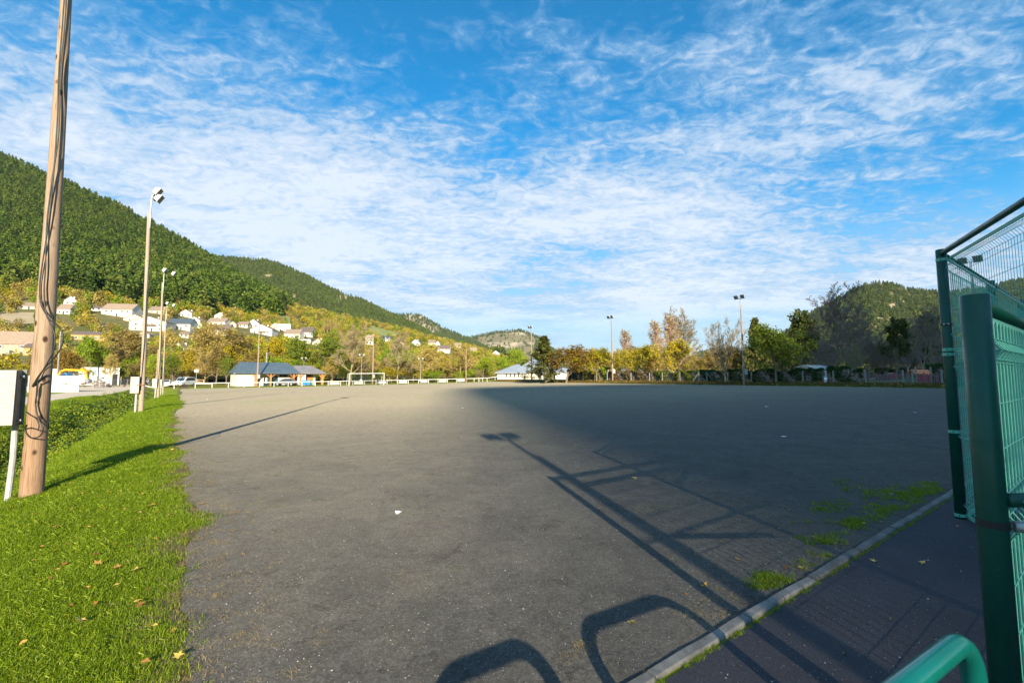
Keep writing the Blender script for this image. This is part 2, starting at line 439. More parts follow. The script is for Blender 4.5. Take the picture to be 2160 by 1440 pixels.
def m_path():
    m = bpy.data.materials.new('dark_tarmac'); nt, N, L, B = nt_of(m)
    v = ground_coords(N, L)
    mid = nz(N, L, v, 1.6, 5, 0.6); gr = nz(N, L, v, 170, 3, 0.8)
    base = ramp(N, L, mid, (0.3, (0.040, 0.039, 0.048)), (0.7, (0.058, 0.056, 0.066)))
    base = mixc(N, L, 0.9, base, ramp(N, L, gr, (0.32, (0.35, 0.35, 0.35)), (0.55, (1, 1, 1)), (0.72, (2.2, 2.1, 2.2))), 'MULTIPLY')
    vo = N.new('ShaderNodeTexVoronoi'); L.new(v, vo.inputs['Vector']); vo.inputs['Scale'].default_value = 60
    rnd = N.new('ShaderNodeSeparateColor'); L.new(vo.outputs['Color'], rnd.inputs[0])
    pale = math_(N, L, 'MULTIPLY', step(N, L, vo.outputs['Distance'], 0.22, 0.14), step(N, L, rnd.outputs[0], 0.9, 0.95))
    base = mixc(N, L, pale, base, (0.25, 0.24, 0.26))
    L.new(base, B.inputs['Base Color']); B.inputs['Roughness'].default_value = 0.9; B.inputs['Specular IOR Level'].default_value = 0.3
    bp = N.new('ShaderNodeBump'); bp.inputs['Strength'].default_value = 0.8; bp.inputs['Distance'].default_value = 0.004
    L.new(gr, bp.inputs['Height']); L.new(bp.outputs[0], B.inputs['Normal'])
    return m
def m_turf():
    m = bpy.data.materials.new('mown_turf'); nt, N, L, B = nt_of(m)
    v = ground_coords(N, L)
    big = nz(N, L, v, 0.35, 5, 0.6, 0.6); fine = nz(N, L, v, 14, 6, 0.8); vf = nz(N, L, v, 70, 3, 0.8)
    base = ramp(N, L, big, (0.3, (0.15, 0.20, 0.010)), (0.5, (0.23, 0.29, 0.016)), (0.72, (0.29, 0.32, 0.03)))
    base = mixc(N, L, 0.8, base, ramp(N, L, fine, (0.3, (0.45, 0.5, 0.45)), (0.7, (1.45, 1.4, 1.3))), 'MULTIPLY')
    base = mixc(N, L, 0.7, base, ramp(N, L, vf, (0.3, (0.5, 0.5, 0.5)), (0.7, (1.5, 1.5, 1.5))), 'MULTIPLY')
    soil = step(N, L, nz(N, L, v, 1.7, 5, 0.7), 0.62, 0.75)
    base = mixc(N, L, math_(N, L, 'MULTIPLY', soil, 0.5), base, (0.10, 0.075, 0.035))
    abe = ab_coord(N, L); sxe = N.new('ShaderNodeSeparateXYZ'); L.new(abe, sxe.inputs[0])
    nb = math_(N, L, 'MULTIPLY', sxe.outputs[1], -1.0)
    band = math_(N, L, 'MULTIPLY', step(N, L, nb, -0.60, -0.10), step(N, L, nb, 1.2, 0.9))
    dry = math_(N, L, 'MULTIPLY', band, step(N, L, nz(N, L, v, 5, 6, 0.8), 0.30, 0.50))
    base = mixc(N, L, dry, base, ramp(N, L, fine, (0.3, (0.10, 0.07, 0.035)), (0.7, (0.24, 0.18, 0.09))))
    # beyond the end line and the far touchline the grass is drier and covered in fallen leaves
    ab = ab_coord(N, L); sx = N.new('ShaderNodeSeparateXYZ'); L.new(ab, sx.inputs[0])
    edge = math_(N, L, 'ADD', step(N, L, math_(N, L, 'ABSOLUTE', sx.outputs[1], 0), 63.5, 66.5), step(N, L, sx.outputs[0], 100.5, 104))
    litter = math_(N, L, 'MULTIPLY', edge, step(N, L, nz(N, L, v, 0.8, 6, 0.8, 0.6), 0.40, 0.58))
    base = mixc(N, L, litter, base, ramp(N, L, fine, (0.3, (0.10, 0.05, 0.02)), (0.7, (0.22, 0.13, 0.05))))
    L.new(base, B.inputs['Base Color']); B.inputs['Roughness'].default_value = 0.9; B.inputs['Specular IOR Level'].default_value = 0.2
    bp = N.new('ShaderNodeBump'); bp.inputs['Strength'].default_value = 1.0; bp.inputs['Distance'].default_value = 0.05
    L.new(fine, bp.inputs['Height']); L.new(bp.outputs[0], B.inputs['Normal'])
    return m
M = {}
M['pitch'] = m_pitch(); M['path'] = m_path(); M['turf'] = m_turf()
M['road'] = mat('pale_gravel_road', (0.56, 0.44, 0.31), (0.68, 0.56, 0.42), 0.6, 0.95, bump=0.5, bscale=14)
M['kerb'] = mat('weathered_kerb_concrete', (0.095, 0.092, 0.088), (0.21, 0.20, 0.185), 9, 0.9, bump=0.8, bscale=70, rand=0.22)
M['wood'] = None
def m_wood(name='weathered_pole_wood', tint=None):
    m = bpy.data.materials.new(name); nt, N, L, B = nt_of(m)
    tc = N.new('ShaderNodeTexCoord'); mp = N.new('ShaderNodeMapping'); L.new(tc.outputs['Object'], mp.inputs[0]); mp.inputs['Scale'].default_value = (9, 9, 0.35)
    g = nz(N, L, mp.outputs[0], 3.0, 8, 0.75, 0.4); b2 = nz(N, L, tc.outputs['Object'], 0.6, 4, 0.6)
    mp2 = N.new('ShaderNodeMapping'); L.new(tc.outputs['Object'], mp2.inputs[0]); mp2.inputs['Scale'].default_value = (22, 22, 0.5)
    g2 = nz(N, L, mp2.outputs[0], 4.0, 6, 0.8, 0.2)
    base = ramp(N, L, g, (0.30, (0.17, 0.105, 0.07)), (0.48, (0.36, 0.255, 0.18)), (0.68, (0.48, 0.36, 0.27)))
    base = mixc(N, L, 0.75, base, ramp(N, L, g2, (0.33, (0.45, 0.40, 0.38)), (0.5, (1, 1, 1)), (0.7, (1.25, 1.25, 1.25))), 'MULTIPLY')
    # lower part browner, upper greyer
    sx = N.new('ShaderNodeSeparateXYZ'); L.new(tc.outputs['Object'], sx.inputs[0])
    base = mixc(N, L, step(N, L, sx.outputs[2], 0.2, 2.6, 0.75, 0.0), base, mixc(N, L, 1.0, base, (0.84, 0.68, 0.56), 'MULTIPLY'))
    base = mixc(N, L, step(N, L, b2, 0.45, 0.7, 0, 0.4), base, (0.36, 0.30, 0.25))
    mp3 = N.new('ShaderNodeMapping'); L.new(tc.outputs['Object'], mp3.inputs[0]); mp3.inputs['Scale'].default_value = (7, 7, 4.2)
    vo = N.new('ShaderNodeTexVoronoi'); L.new(mp3.outputs[0], vo.inputs['Vector']); vo.inputs['Scale'].default_value = 0.8
    kn = step(N, L, vo.outputs['Distance'], 0.22, 0.10)
    rn = N.new('ShaderNodeSeparateColor'); L.new(vo.outputs['Color'], rn.inputs[0])
    kn = math_(N, L, 'MULTIPLY', kn, step(N, L, rn.outputs[1], 0.4, 0.45))
    base = mixc(N, L, kn, base, (0.06, 0.03, 0.02))
    mp4 = N.new('ShaderNodeMapping'); L.new(tc.outputs['Object'], mp4.inputs[0]); mp4.inputs['Scale'].default_value = (26, 26, 0.8)
    crk = step(N, L, nz(N, L, mp4.outputs[0], 1.3, 3, 0.6, 0.3), 0.64, 0.70)
    base = mixc(N, L, math_(N, L, 'MULTIPLY', crk, 0.85), base, (0.05, 0.028, 0.018))
    if tint: base = mixc(N, L, 0.55, base, tint)
    L.new(base, B.inputs['Base Color']); B.inputs['Roughness'].default_value = 0.85; B.inputs['Specular IOR Level'].default_value = 0.25
    bp = N.new('ShaderNodeBump'); bp.inputs['Strength'].default_value = 0.8; bp.inputs['Distance'].default_value = 0.006
    L.new(math_(N, L, 'ADD', g, g2), bp.inputs['Height']); L.new(bp.outputs[0], B.inputs['Normal'])
    return m
M['wood'] = m_wood(); M['wood2'] = m_wood('pale_grey_pole_wood', (0.44, 0.38, 0.31))  # second pole wood mixed towards an even pale grey
M['timber'] = mat('orange_stained_timber', (0.42, 0.17, 0.05), (0.56, 0.26, 0.09), 5, 0.6)
M['raw_timber'] = mat('raw_timber', (0.40, 0.26, 0.14), (0.55, 0.39, 0.24), 5, 0.8)
M['box'] = mat('pebbled_grey_enclosure', (0.46, 0.43, 0.36), (0.58, 0.55, 0.48), 30, 0.85, bump=0.6, bscale=90)
M['box_side'] = mat('shade_toned_enclosure_side', (0.13, 0.15, 0.15), (0.18, 0.20, 0.20), 9, 0.6)  # shade of the unlit cabinet sides painted into the colour
M['pvc'] = mat('grey_white_conduit', (0.50, 0.53, 0.54), (0.34, 0.36, 0.36), 6, 0.5)
M['cable'] = mat('black_rubber_cable', (0.012, 0.016, 0.016), rough=0.45)
M['galv'] = mat('galvanised_steel', (0.30, 0.32, 0.33), (0.42, 0.44, 0.45), 12, 0.5, 0.5)
M['lamp'] = mat('floodlight_casing', (0.72, 0.74, 0.76), (0.6, 0.62, 0.64), 10, 0.4, 0.2)
M['glassdark'] = mat('lamp_glass', (0.10, 0.12, 0.14), rough=0.12, spec=0.8)
M['white'] = mat('white_paint', (0.80, 0.79, 0.76), (0.72, 0.71, 0.68), 2, 0.5)
M['render'] = mat('white_render', (0.76, 0.71, 0.62), (0.68, 0.63, 0.55), 0.7, 0.85, rand=0.06)
M['cream'] = mat('cream_render', (0.66, 0.56, 0.43), (0.58, 0.48, 0.36), 0.8, 0.9, rand=0.08)
M['stone'] = mat('rubble_stone_wall', (0.34, 0.29, 0.22), (0.48, 0.42, 0.34), 2.2, 0.95, bump=0.8, bscale=4)
M['ochre'] = mat('ochre_render', (0.50, 0.31, 0.12), (0.42, 0.25, 0.10), 0.8, 0.9)
M['tile'] = mat('brown_roof_tiles', (0.22, 0.155, 0.115), (0.33, 0.25, 0.19), 1.8, 0.9, rand=0.15, bump=0.5, bscale=8)
M['tile_dark'] = mat('dark_roof_tiles', (0.10, 0.075, 0.065), (0.18, 0.14, 0.12), 2.0, 0.85, rand=0.15)
M['slate'] = mat('blue_grey_slate', (0.045, 0.065, 0.09), (0.085, 0.105, 0.13), 3.0, 0.55, rand=0.1)
M['slate_pale'] = mat('pale_blue_slate', (0.24, 0.28, 0.34), (0.31, 0.35, 0.41), 2.0, 0.5)  # pale blue-grey is the slate's own colour
M['zinc'] = mat('standing_seam_zinc', (0.075, 0.11, 0.15), (0.10, 0.14, 0.18), 0.8, 0.45)
M['zinc2'] = mat('weathered_zinc', (0.20, 0.19, 0.20), (0.26, 0.25, 0.26), 0.8, 0.5)
M['pane'] = mat('window_pane', (0.03, 0.045, 0.06), rough=0.08, spec=0.9)
M['shutter'] = mat('faded_rose_shutter', (0.42, 0.22, 0.20), rough=0.7)
M['door'] = mat('dark_teal_door', (0.03, 0.07, 0.08), rough=0.5)
M['cpost'] = mat('mossy_concrete_post', (0.34, 0.33, 0.30), (0.20, 0.21, 0.17), 4, 0.9)
M['picket'] = mat('faded_purple_brown_pickets', (0.15, 0.095, 0.10), (0.22, 0.15, 0.15), 6, 0.85)
def m_paint(name, c1, c2, rough, spec):
    m = bpy.data.materials.new(name); nt, N, L, B = nt_of(m); v = ground_coords(N, L)
    base = ramp(N, L, nz(N, L, v, 2.5, 5, 0.65), (0.35, c1), (0.65, c2))
    # dull dust, rubbed streaks and pale chips
    mp = N.new('ShaderNodeMapping'); L.new(v, mp.inputs[0]); mp.inputs['Scale'].default_value = (30, 30, 2.5)
    st_ = step(N, L, nz(N, L, mp.outputs[0], 1.5, 5, 0.7), 0.60, 0.72)
    base = mixc(N, L, math_(N, L, 'MULTIPLY', st_, 0.25), base, tuple(x * 0.4 for x in c1))
    chip = math_(N, L, 'MULTIPLY', step(N, L, nz(N, L, v, 38, 3, 0.7), 0.70, 0.73), step(N, L, nz(N, L, v, 3.0, 2, 0.5), 0.50, 0.60))
    base = mixc(N, L, chip, base, (0.20, 0.26, 0.22))
    L.new(base, B.inputs['Base Color']); B.inputs['Specular IOR Level'].default_value = spec
    L.new(step(N, L, nz(N, L, v, 6, 6, 0.8), 0.35, 0.7, rough * 0.75, rough * 1.6), B.inputs['Roughness'])
    bp = N.new('ShaderNodeBump'); bp.inputs['Strength'].default_value = 0.25; bp.inputs['Distance'].default_value = 0.001
    L.new(nz(N, L, v, 120, 3, 0.6), bp.inputs['Height']); L.new(bp.outputs[0], B.inputs['Normal'])
    return m
M['green'] = m_paint('dark_green_gloss_paint', (0.004, 0.058, 0.042), (0.006, 0.078, 0.058), 0.36, 0.35)
M['mint'] = mat('sun_faded_green_plastic', (0.09, 0.42, 0.32), (0.12, 0.47, 0.36), 6, 0.45)
M['teal'] = m_paint('teal_gloss_paint', (0.003, 0.14, 0.115), (0.005, 0.18, 0.148), 0.2, 0.6)
M['yellow'] = mat('machine_yellow', (0.75, 0.40, 0.02), (0.66, 0.34, 0.02), 3, 0.4)
M['blue'] = mat('blue_plastic', (0.03, 0.22, 0.48), rough=0.5)
M['orange'] = mat('orange_plastic_roof', (0.85, 0.22, 0.08), rough=0.5)
M['red'] = mat('red_play_panel', (0.45, 0.02, 0.05), rough=0.5)
M['rubber'] = mat('black_rubber', (0.02, 0.02, 0.02), rough=0.8)
M['net'] = mat('dark_green_net', (0.015, 0.06, 0.05), rough=0.9)
M['carwhite'] = mat('white_car_paint', (0.78, 0.80, 0.82), rough=0.2, spec=0.7)
M['carsilver'] = mat('silver_car_paint', (0.20, 0.22, 0.25), rough=0.25, metal=0.5)
M['tent'] = mat('pale_grey_canvas', (0.50, 0.48, 0.43), (0.42, 0.41, 0.37), 2, 0.8)
M['bark'] = mat('grey_brown_bark', (0.16, 0.125, 0.09), (0.26, 0.21, 0.15), 4, 0.95)
M['bark_pale'] = mat('pale_bark', (0.24, 0.185, 0.105), (0.36, 0.29, 0.18), 4, 0.95)  # pale tone of the bark itself
M['bark_lichen'] = mat('lichen_yellow_bark', (0.30, 0.22, 0.09), (0.42, 0.32, 0.14), 4, 0.95)
M['bark_pink'] = mat('rosy_twigs', (0.36, 0.23, 0.17), (0.46, 0.31, 0.22), 4, 0.95)
M['bark_dark'] = mat('dark_twigs', (0.22, 0.165, 0.145), (0.31, 0.235, 0.20), 4, 0.95)
M['l_yellow'] = leafmat('yellow_autumn_leaves', (0.153, 0.183, 0.012), (0.425, 0.342, 0.020), (0.590, 0.439, 0.040))
M['l_green'] = leafmat('green_autumn_leaves', (0.053, 0.104, 0.010), (0.153, 0.207, 0.016), (0.283, 0.293, 0.030))
M['l_lime'] = leafmat('lime_leaves', (0.118, 0.207, 0.012), (0.260, 0.354, 0.020), (0.425, 0.439, 0.040))
M['l_brown'] = leafmat('olive_brown_leaves', (0.142, 0.122, 0.030), (0.295, 0.220, 0.055), (0.425, 0.305, 0.080))
M['l_rust'] = leafmat('orange_brown_leaves', (0.15, 0.10, 0.015), (0.29, 0.18, 0.03), (0.42, 0.28, 0.045))
M['l_gold'] = leafmat('golden_buds', (0.307, 0.232, 0.050), (0.496, 0.378, 0.090), (0.649, 0.512, 0.140))
M['l_pine'] = leafmat('pine_needles', (0.025, 0.057, 0.008), (0.077, 0.137, 0.014), (0.163, 0.221, 0.024), var=0.85, trans=0.08)
M['l_cedar'] = leafmat('cedar_needles', (0.035, 0.052, 0.012), (0.095, 0.112, 0.022), (0.20, 0.19, 0.045), trans=0.1)
M['l_hedge'] = leafmat('dark_hedge_leaves', (0.010, 0.04, 0.010), (0.03, 0.075, 0.014), (0.06, 0.12, 0.02), trans=0.12)
M['l_hedge2'] = leafmat('yellow_green_hedge_leaves', (0.05, 0.09, 0.012), (0.14, 0.18, 0.02), (0.26, 0.26, 0.035))
M['l_dry'] = leafmat('dry_brown_hedge', (0.11, 0.085, 0.04), (0.19, 0.15, 0.06), (0.28, 0.22, 0.09))
M['grass'] = leafmat('grass_blades', (0.085, 0.145, 0.004), (0.21, 0.31, 0.008), (0.40, 0.45, 0.04), var=0.25, trans=0.35, spec=0.3, rough=0.45)
M['straw'] = leafmat('dry_straw', (0.25, 0.18, 0.07), (0.42, 0.30, 0.13), (0.55, 0.42, 0.2), trans=0.1)
M['litter'] = leafmat('fallen_leaf', (0.30, 0.13, 0.03), (0.52, 0.27, 0.07), (0.66, 0.46, 0.10), var=0.8, trans=0.1)
M['l_verge'] = leafmat('dry_verge_grass', (0.09, 0.075, 0.025), (0.16, 0.13, 0.04), (0.15, 0.17, 0.035), trans=0.15)
M['leafyellow'] = mat('yellow_maple_leaf', (0.68, 0.46, 0.14), (0.60, 0.36, 0.08), 20, 0.6)
M['pebble'] = leafmat('grit_stone', (0.10, 0.10, 0.10), (0.25, 0.24, 0.23), (0.50, 0.49, 0.46), trans=0.0)
M['paper'] = mat('white_paper', (0.85, 0.86, 0.88), rough=0.6)

def m_hill(name, soil1, soil2, rock, rock_amt, green):
    m = bpy.data.materials.new(name); nt, N, L, B = nt_of(m)
    v = ground_coords(N, L)
    n1 = nz(N, L, v, 0.02, 7, 0.7, 0.5); n2 = nz(N, L, v, 0.15, 5, 0.75)
    base = ramp(N, L, n1, (0.35, soil1), (0.6, soil2))
    base = mixc(N, L, step(N, L, n2, 0.42, 0.6, 0, 0.8), base, green)
    geo = N.new('ShaderNodeNewGeometry'); sp = N.new('ShaderNodeSeparateXYZ'); L.new(geo.outputs['Position'], sp.inputs[0])
    at = N.new('ShaderNodeAttribute'); at.attribute_name = 'tint'
    mp = N.new('ShaderNodeMapping'); L.new(v, mp.inputs[0]); mp.inputs['Scale'].default_value = (0.6, 0.6, 3.5)
    rk = nz(N, L, mp.outputs[0], 0.03, 6, 0.7, 0.3)
    rock_m = math_(N, L, 'MULTIPLY', at.outputs['Fac'], step(N, L, rk, 0.40, 0.52))
    base = mixc(N, L, rock_m, base, rock)
    L.new(base, B.inputs['Base Color']); B.inputs['Roughness'].default_value = 0.95; B.inputs['Specular IOR Level'].default_value = 0.1
    return m
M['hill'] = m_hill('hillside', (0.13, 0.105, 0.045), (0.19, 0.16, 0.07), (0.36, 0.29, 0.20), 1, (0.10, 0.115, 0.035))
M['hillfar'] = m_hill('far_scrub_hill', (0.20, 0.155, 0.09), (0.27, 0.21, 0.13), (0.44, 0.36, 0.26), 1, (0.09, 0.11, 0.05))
M['field'] = mat('meadow_field', (0.20, 0.22, 0.05), (0.27, 0.28, 0.08), 0.06, 0.95)
M['sandfield'] = mat('ploughed_field', (0.30, 0.24, 0.15), (0.36, 0.29, 0.19), 0.1, 0.95)

# ------------------------------------------------------------------ ground, pitch, path, road, kerb
def lines(*seg):
    out = []
    for a, b, st in seg:
        n = max(1, int(round((b - a) / st))); out += [a + (b - a) * i / n for i in range(n)]
    out.append(seg[-1][1]); return np.array(out)
ALN = lines((-6000, -1500, 1500), (-1500, -300, 300), (-300, -60, 40), (-60, -10, 5), (-10, 1, 0.5), (1, 25, 0.25), (25, 60, 1.0), (60, 150, 2.5), (150, 300, 30), (300, 1500, 200), (1500, 6000, 1500))
BLN = lines((-6000, -1500, 1500), (-1500, -300, 300), (-300, -60, 40), (-60, -15, 4), (-15, -7, 0.8), (-7, 2, 0.2), (2, 12, 0.5), (12, 62, 2.5), (62, 70, 0.5), (70, 90, 2.5), (90, 300, 30), (300, 1500, 200), (1500, 6000, 1500))
def bump_noise(a, b):
    return 0.02 * np.sin(a * 1.9 + np.sin(b * 2.3) * 1.5) * np.sin(b * 3.1 + a * 0.7) * (b < -0.4) * (b > -6.5)
def sheet(name, al, bl, mname, dz, kind='structure', jitter=None, extra=None):
    A, Bm = np.meshgrid(al, bl, indexing='ij')
    if jitter is not None: Bm = jitter(A, Bm)
    Z = T(A, Bm) + bump_noise(A, Bm) + dz
    if extra is not None: Z = Z + extra(A, Bm)
    X = -SA * A + CA * Bm; Y = CA * A + SA * Bm
    V = np.stack([X, Y, Z], -1).reshape(-1, 3); n, k = A.shape
    i = np.arange(n - 1)[:, None] * k + np.arange(k - 1)[None, :]; i = i.ravel()
    F = np.stack([i, i + k, i + k + 1, i + 1], 1)[:, ::-1]
    me = np_mesh(name, V, F, M[mname], smooth=True)
    o = mobj(name, me); o['kind'] = kind; return o
sheet('ground', ALN, BLN, 'turf', 0.0)
bsub = BLN[(BLN >= -0.01) & (BLN <= 63.01)]; asub = ALN[(ALN > 1.7) & (ALN <= 95.01)]; asub = np.concatenate([[1.688], asub[asub > 1.75]])
rj = np.random.RandomState(3); jn = np.cumsum(rj.randn(len(asub)) * 0.08); 
for _ in range(len(jn)): pass
jn = jn - np.convolve(jn, np.ones(15) / 15, 'same'); jn = np.convolve(jn, np.ones(3) / 3, 'same'); jn = np.clip(jn, -0.10, 0.10) + rj.randn(len(asub)) * 0.02
def edge_b(a):
    a = np.asarray(a, float)
    return np.interp(a, asub, jn) + 0.30 * np.exp(-((a - 6.5) / 0.5) ** 2) + 0.10 * np.exp(-((a - 4.0) / 0.8) ** 2) - 0.12 * np.exp(-((a - 5.2) / 0.5) ** 2) + 0.12 * np.sin(a * 0.21)
def jit(A, Bm):
    e = edge_b(A) * np.clip((1 - Bm / 1.2), 0, 1)
    far = (rj.rand(*A.shape) - 0.5) * 0.5 * (A > 94) * 0
    return Bm + e * (Bm < 1.2)
pitch = sheet('sports_pitch', asub, bsub, 'pitch', 0.008, jitter=jit)
pa = ALN[(ALN >= -10.1) & (ALN <= 1.51)]; pa = np.concatenate([pa[pa < 1.5], [1.58]])
path = sheet('path', pa, BLN[(BLN >= -0.9) & (BLN <= 40)], 'path', 0.008)
road = sheet('road', ALN[(ALN > -61) & (ALN < 100)], BLN[(BLN >= -11.9) & (BLN <= -6.6)], 'road', 0.012)
park = sheet('parking_area', ALN[(ALN > 90) & (ALN < 128)], BLN[(BLN >= -30) & (BLN <= -6.6)], 'road', 0.022)
# kerb of one-metre stones between path and pitch
kerb = bpy.data.objects.new('kerb', None); link(kerb); kerb['kind'] = 'structure'; kerb.location = W(1.64, 0, 0)
kb = MB(); 
def kerb_mesh(seed):
    r = random.Random(seed); m = MB(); L_ = 0.978
    n = 6; top = []
    for i in range(n + 1):
        x = -L_ / 2 + L_ * i / n
        zt = 0.026 + r.uniform(-0.004, 0.003); w0 = r.uniform(-0.003, 0.003)
        top.append([(x, -0.036 + w0, -0.05), (x, -0.036 + w0, zt - 0.012), (x, -0.027, zt), (x, 0.027, zt + 0.002), (x, 0.036 + w0, zt - 0.012), (x, 0.036 + w0, -0.05)])
    base = len(m.v)
    for ring in top: m.v += ring
    for i in range(n):
        for j in range(5):
            q = base + i * 6 + j; m.f.append((q, q + 1, q + 7, q + 6)); m.m.append(0)
    m.f.append(tuple(base + j for j in range(6))[::-1]); m.m.append(0)
    m.f.append(tuple(base + n * 6 + j for j in range(6))); m.m.append(0)
    return m.mesh('kerb_stone', M['kerb'])
kms = [kerb_mesh(s) for s in range(5)]
for i in range(36):
    b = -0.4 + i * 1.0
    o = bpy.data.objects.new('kerb_stone', kms[i % 5]); link(o, kerb)
    p = W(1.64, b, float(T(1.64, b))); o.location = p - kerb.location
    o.rotation_euler = (R.uniform(-0.03, 0.03), R.uniform(-0.009, 0.009), math.atan2(SA, CA) + R.uniform(-0.010, 0.010))

# ------------------------------------------------------------------ hills
def hill(name, cols, Ycount, material, label_tint=None, noise=3.0, seed=0, pxs=None, back=1.35):
    """cols: {px: [(Y, py), ...]}; a terrain sheet whose profile along each bearing passes those points"""
    ks = sorted(cols); K = len(cols[ks[0]])
    arrY = np.array([[c[0] for c in cols[k]] for k in ks], float); arry = np.array([[c[1] for c in cols[k]] for k in ks], float)
    pxs = np.arange(ks[0], ks[-1] + 1, pxs or 12.0)
    rs = np.random.RandomState(seed)
    Yk = np.stack([np.interp(pxs, ks, arrY[:, j]) for j in range(K)], 1); yk = np.stack([np.interp(pxs, ks, arry[:, j]) for j in range(K)], 1)
    tt = np.linspace(0, K - 1, Ycount)
    VV = []; YY = np.zeros((len(pxs), Ycount)); PY = np.zeros_like(YY)
    for i in range(len(pxs)):
        YY[i] = np.interp(tt, np.arange(K), Yk[i]); PY[i] = np.interp(YY[i], Yk[i], yk[i])
    # smooth the profile a little
    for _ in range(2): PY[:, 1:-1] = 0.25 * PY[:, :-2] + 0.5 * PY[:, 1:-1] + 0.25 * PY[:, 2:]
    for _ in range(2): PY[1:-1, :-1] = 0.25 * PY[:-2, :-1] + 0.5 * PY[1:-1, :-1] + 0.25 * PY[2:, :-1]
    u = (pxs[:, None] - 1080) / FPX; v = (720 - PY) / FPX
    yy = CP - v * SP; zz = SP + v * CP; t = YY / yy
    X = u * t; Z = EYE + t * zz
    def nf(x, y, s, k):
        return np.sin(x / s + k) * np.cos(y / s * 1.13 + 2 * k) + 0.5 * np.sin(x / s * 2.3 + y / s * 1.7 + k) 
    g = np.linspace(0, 1, Ycount)[None, :]; env = np.sin(g * math.pi) ** 0.5
    Z = Z + noise * env * (nf(X, YY, 60, seed) + 0.5 * nf(X, YY, 23, seed + 1))
    # back slope behind the crest
    Yb = YY[:, -1:] * np.array([[1.08, back]]); Xb = u * 0 + X[:, -1:] * np.array([[1.08, back]]); Zb = Z[:, -1:] * np.array([[0.93, 0.0]]) - np.array([[0, 5.0]])
    XX = np.concatenate([X, Xb], 1); Y2 = np.concatenate([YY, Yb], 1); ZZ = np.concatenate([Z, Zb], 1)
    V = np.stack([XX, Y2, ZZ], -1); n, k = XX.shape
    i = (np.arange(n - 1)[:, None] * k + np.arange(k - 1)[None, :]).ravel()
    F = np.stack([i, i + k, i + k + 1, i + 1], 1)
    tint = None
    PYf = np.concatenate([PY, PY[:, -1:], PY[:, -1:]], 1); PXf = np.broadcast_to(pxs[:, None], PYf.shape)
    tint = np.zeros(PYf.shape)
    if label_tint: tint = label_tint(PXf, PYf)
    me = np_mesh(name, V.reshape(-1, 3), F, material, smooth=True, tint=tint.ravel())
    o = mobj(name, me); o['kind'] = 'structure'
    return dict(o=o, px=pxs, Y=YY, PY=PY, X=X, Z=Z)
def blobs(*bl):
    def f(px, py):
        t = np.zeros(px.shape)
        for cx_, cy_, rx, ry in bl: t = np.maximum(t, np.clip(1.6 - ((px - cx_) / rx) ** 2 - ((py - cy_) / ry) ** 2, 0, 1))
        return t
    return f
near = {
 -900: [(140, 800), (200, 780), (260, 700), (360, 610), (520, 440), (900, 150)],
 -400: [(135, 800), (190, 775), (250, 705), (340, 615), (520, 480), (900, 220)],
 0:   [(130, 800), (185, 765), (240, 715), (330, 628), (520, 510), (900, 329)],
 130: [(130, 800), (190, 762), (255, 705), (335, 630), (520, 525), (880, 384)],
 250: [(130, 800), (200, 760), (270, 705), (345, 645), (520, 570), (860, 437)],
 350: [(130, 800), (210, 758), (290, 702), (370, 655), (520, 600), (840, 492)],
 450: [(130, 800), (220, 756), (310, 706), (400, 668), (530, 618), (820, 553)],
 520: [(130, 800), (240, 754), (330, 706), (420, 672), (540, 636), (780, 602)],
 580: [(130, 800), (260, 752), (350, 708), (430, 680), (540, 650), (740, 634)],
 640: [(135, 800), (280, 750), (380, 712), (470, 688), (560, 668), (700, 655)],
 700: [(140, 800), (300, 748), (400, 716), (480, 696), (580, 676), (680, 664)],
 760: [(140, 800), (320, 748), (420, 722), (500, 706), (590, 688), (680, 677)],
 820: [(140, 800), (340, 752), (440, 728), (520, 714), (600, 700), (680, 690)],
 880: [(140, 800), (360, 758), (460, 738), (540, 726), (620, 714), (700, 705)],
 960: [(140, 800), (380, 766), (480, 750), (560, 740), (640, 730), (720, 724)],
 1040: [(150, 799), (400, 778), (500, 764), (580, 756), (660, 750), (740, 746)],
 1100: [(150, 799), (400, 790), (500, 782), (580, 777), (660, 773), (740, 770)],
 1180: [(150, 800), (400, 797), (500, 796), (580, 795), (660, 795), (740, 795)],
}
H1 = hill('hillside', near, 70, M['hill'], noise=1.2, seed=1)
def sky_cols(sky, Y0, y0, Y1, mid=0.5, bend=0.0):
    d = {}
    for px, py in sky:
        d[px] = [(Y0, y0), (Y0 + (Y1 - Y0) * 0.33, y0 + (py - y0) * (0.33 + bend)), (Y0 + (Y1 - Y0) * 0.66, y0 + (py - y0) * (0.68 + bend)), (Y1, py)]
    return d
H2 = hill('ridge', sky_cols([(260, 548), (380, 546), (445, 542), (520, 547), (580, 554), (640, 580), (700, 612), (760, 632), (830, 666), (900, 700), (970, 738), (1040, 778), (1080, 800)], 760, 745, 1500, bend=0.05), 40, M['hill'],
          blobs((735, 625, 45, 5), (605, 628, 26, 9), (560, 585, 14, 3)), noise=9, seed=4)
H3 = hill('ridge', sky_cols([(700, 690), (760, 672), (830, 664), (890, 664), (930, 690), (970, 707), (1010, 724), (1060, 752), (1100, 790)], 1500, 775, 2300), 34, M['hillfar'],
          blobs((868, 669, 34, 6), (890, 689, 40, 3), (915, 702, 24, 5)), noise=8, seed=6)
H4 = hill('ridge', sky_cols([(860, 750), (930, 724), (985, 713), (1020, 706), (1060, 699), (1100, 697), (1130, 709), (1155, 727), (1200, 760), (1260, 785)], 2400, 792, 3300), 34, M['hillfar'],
          blobs((1080, 724, 60, 3), (1100, 702, 26, 4), (1060, 730, 30, 3)), noise=9, seed=8, pxs=6)
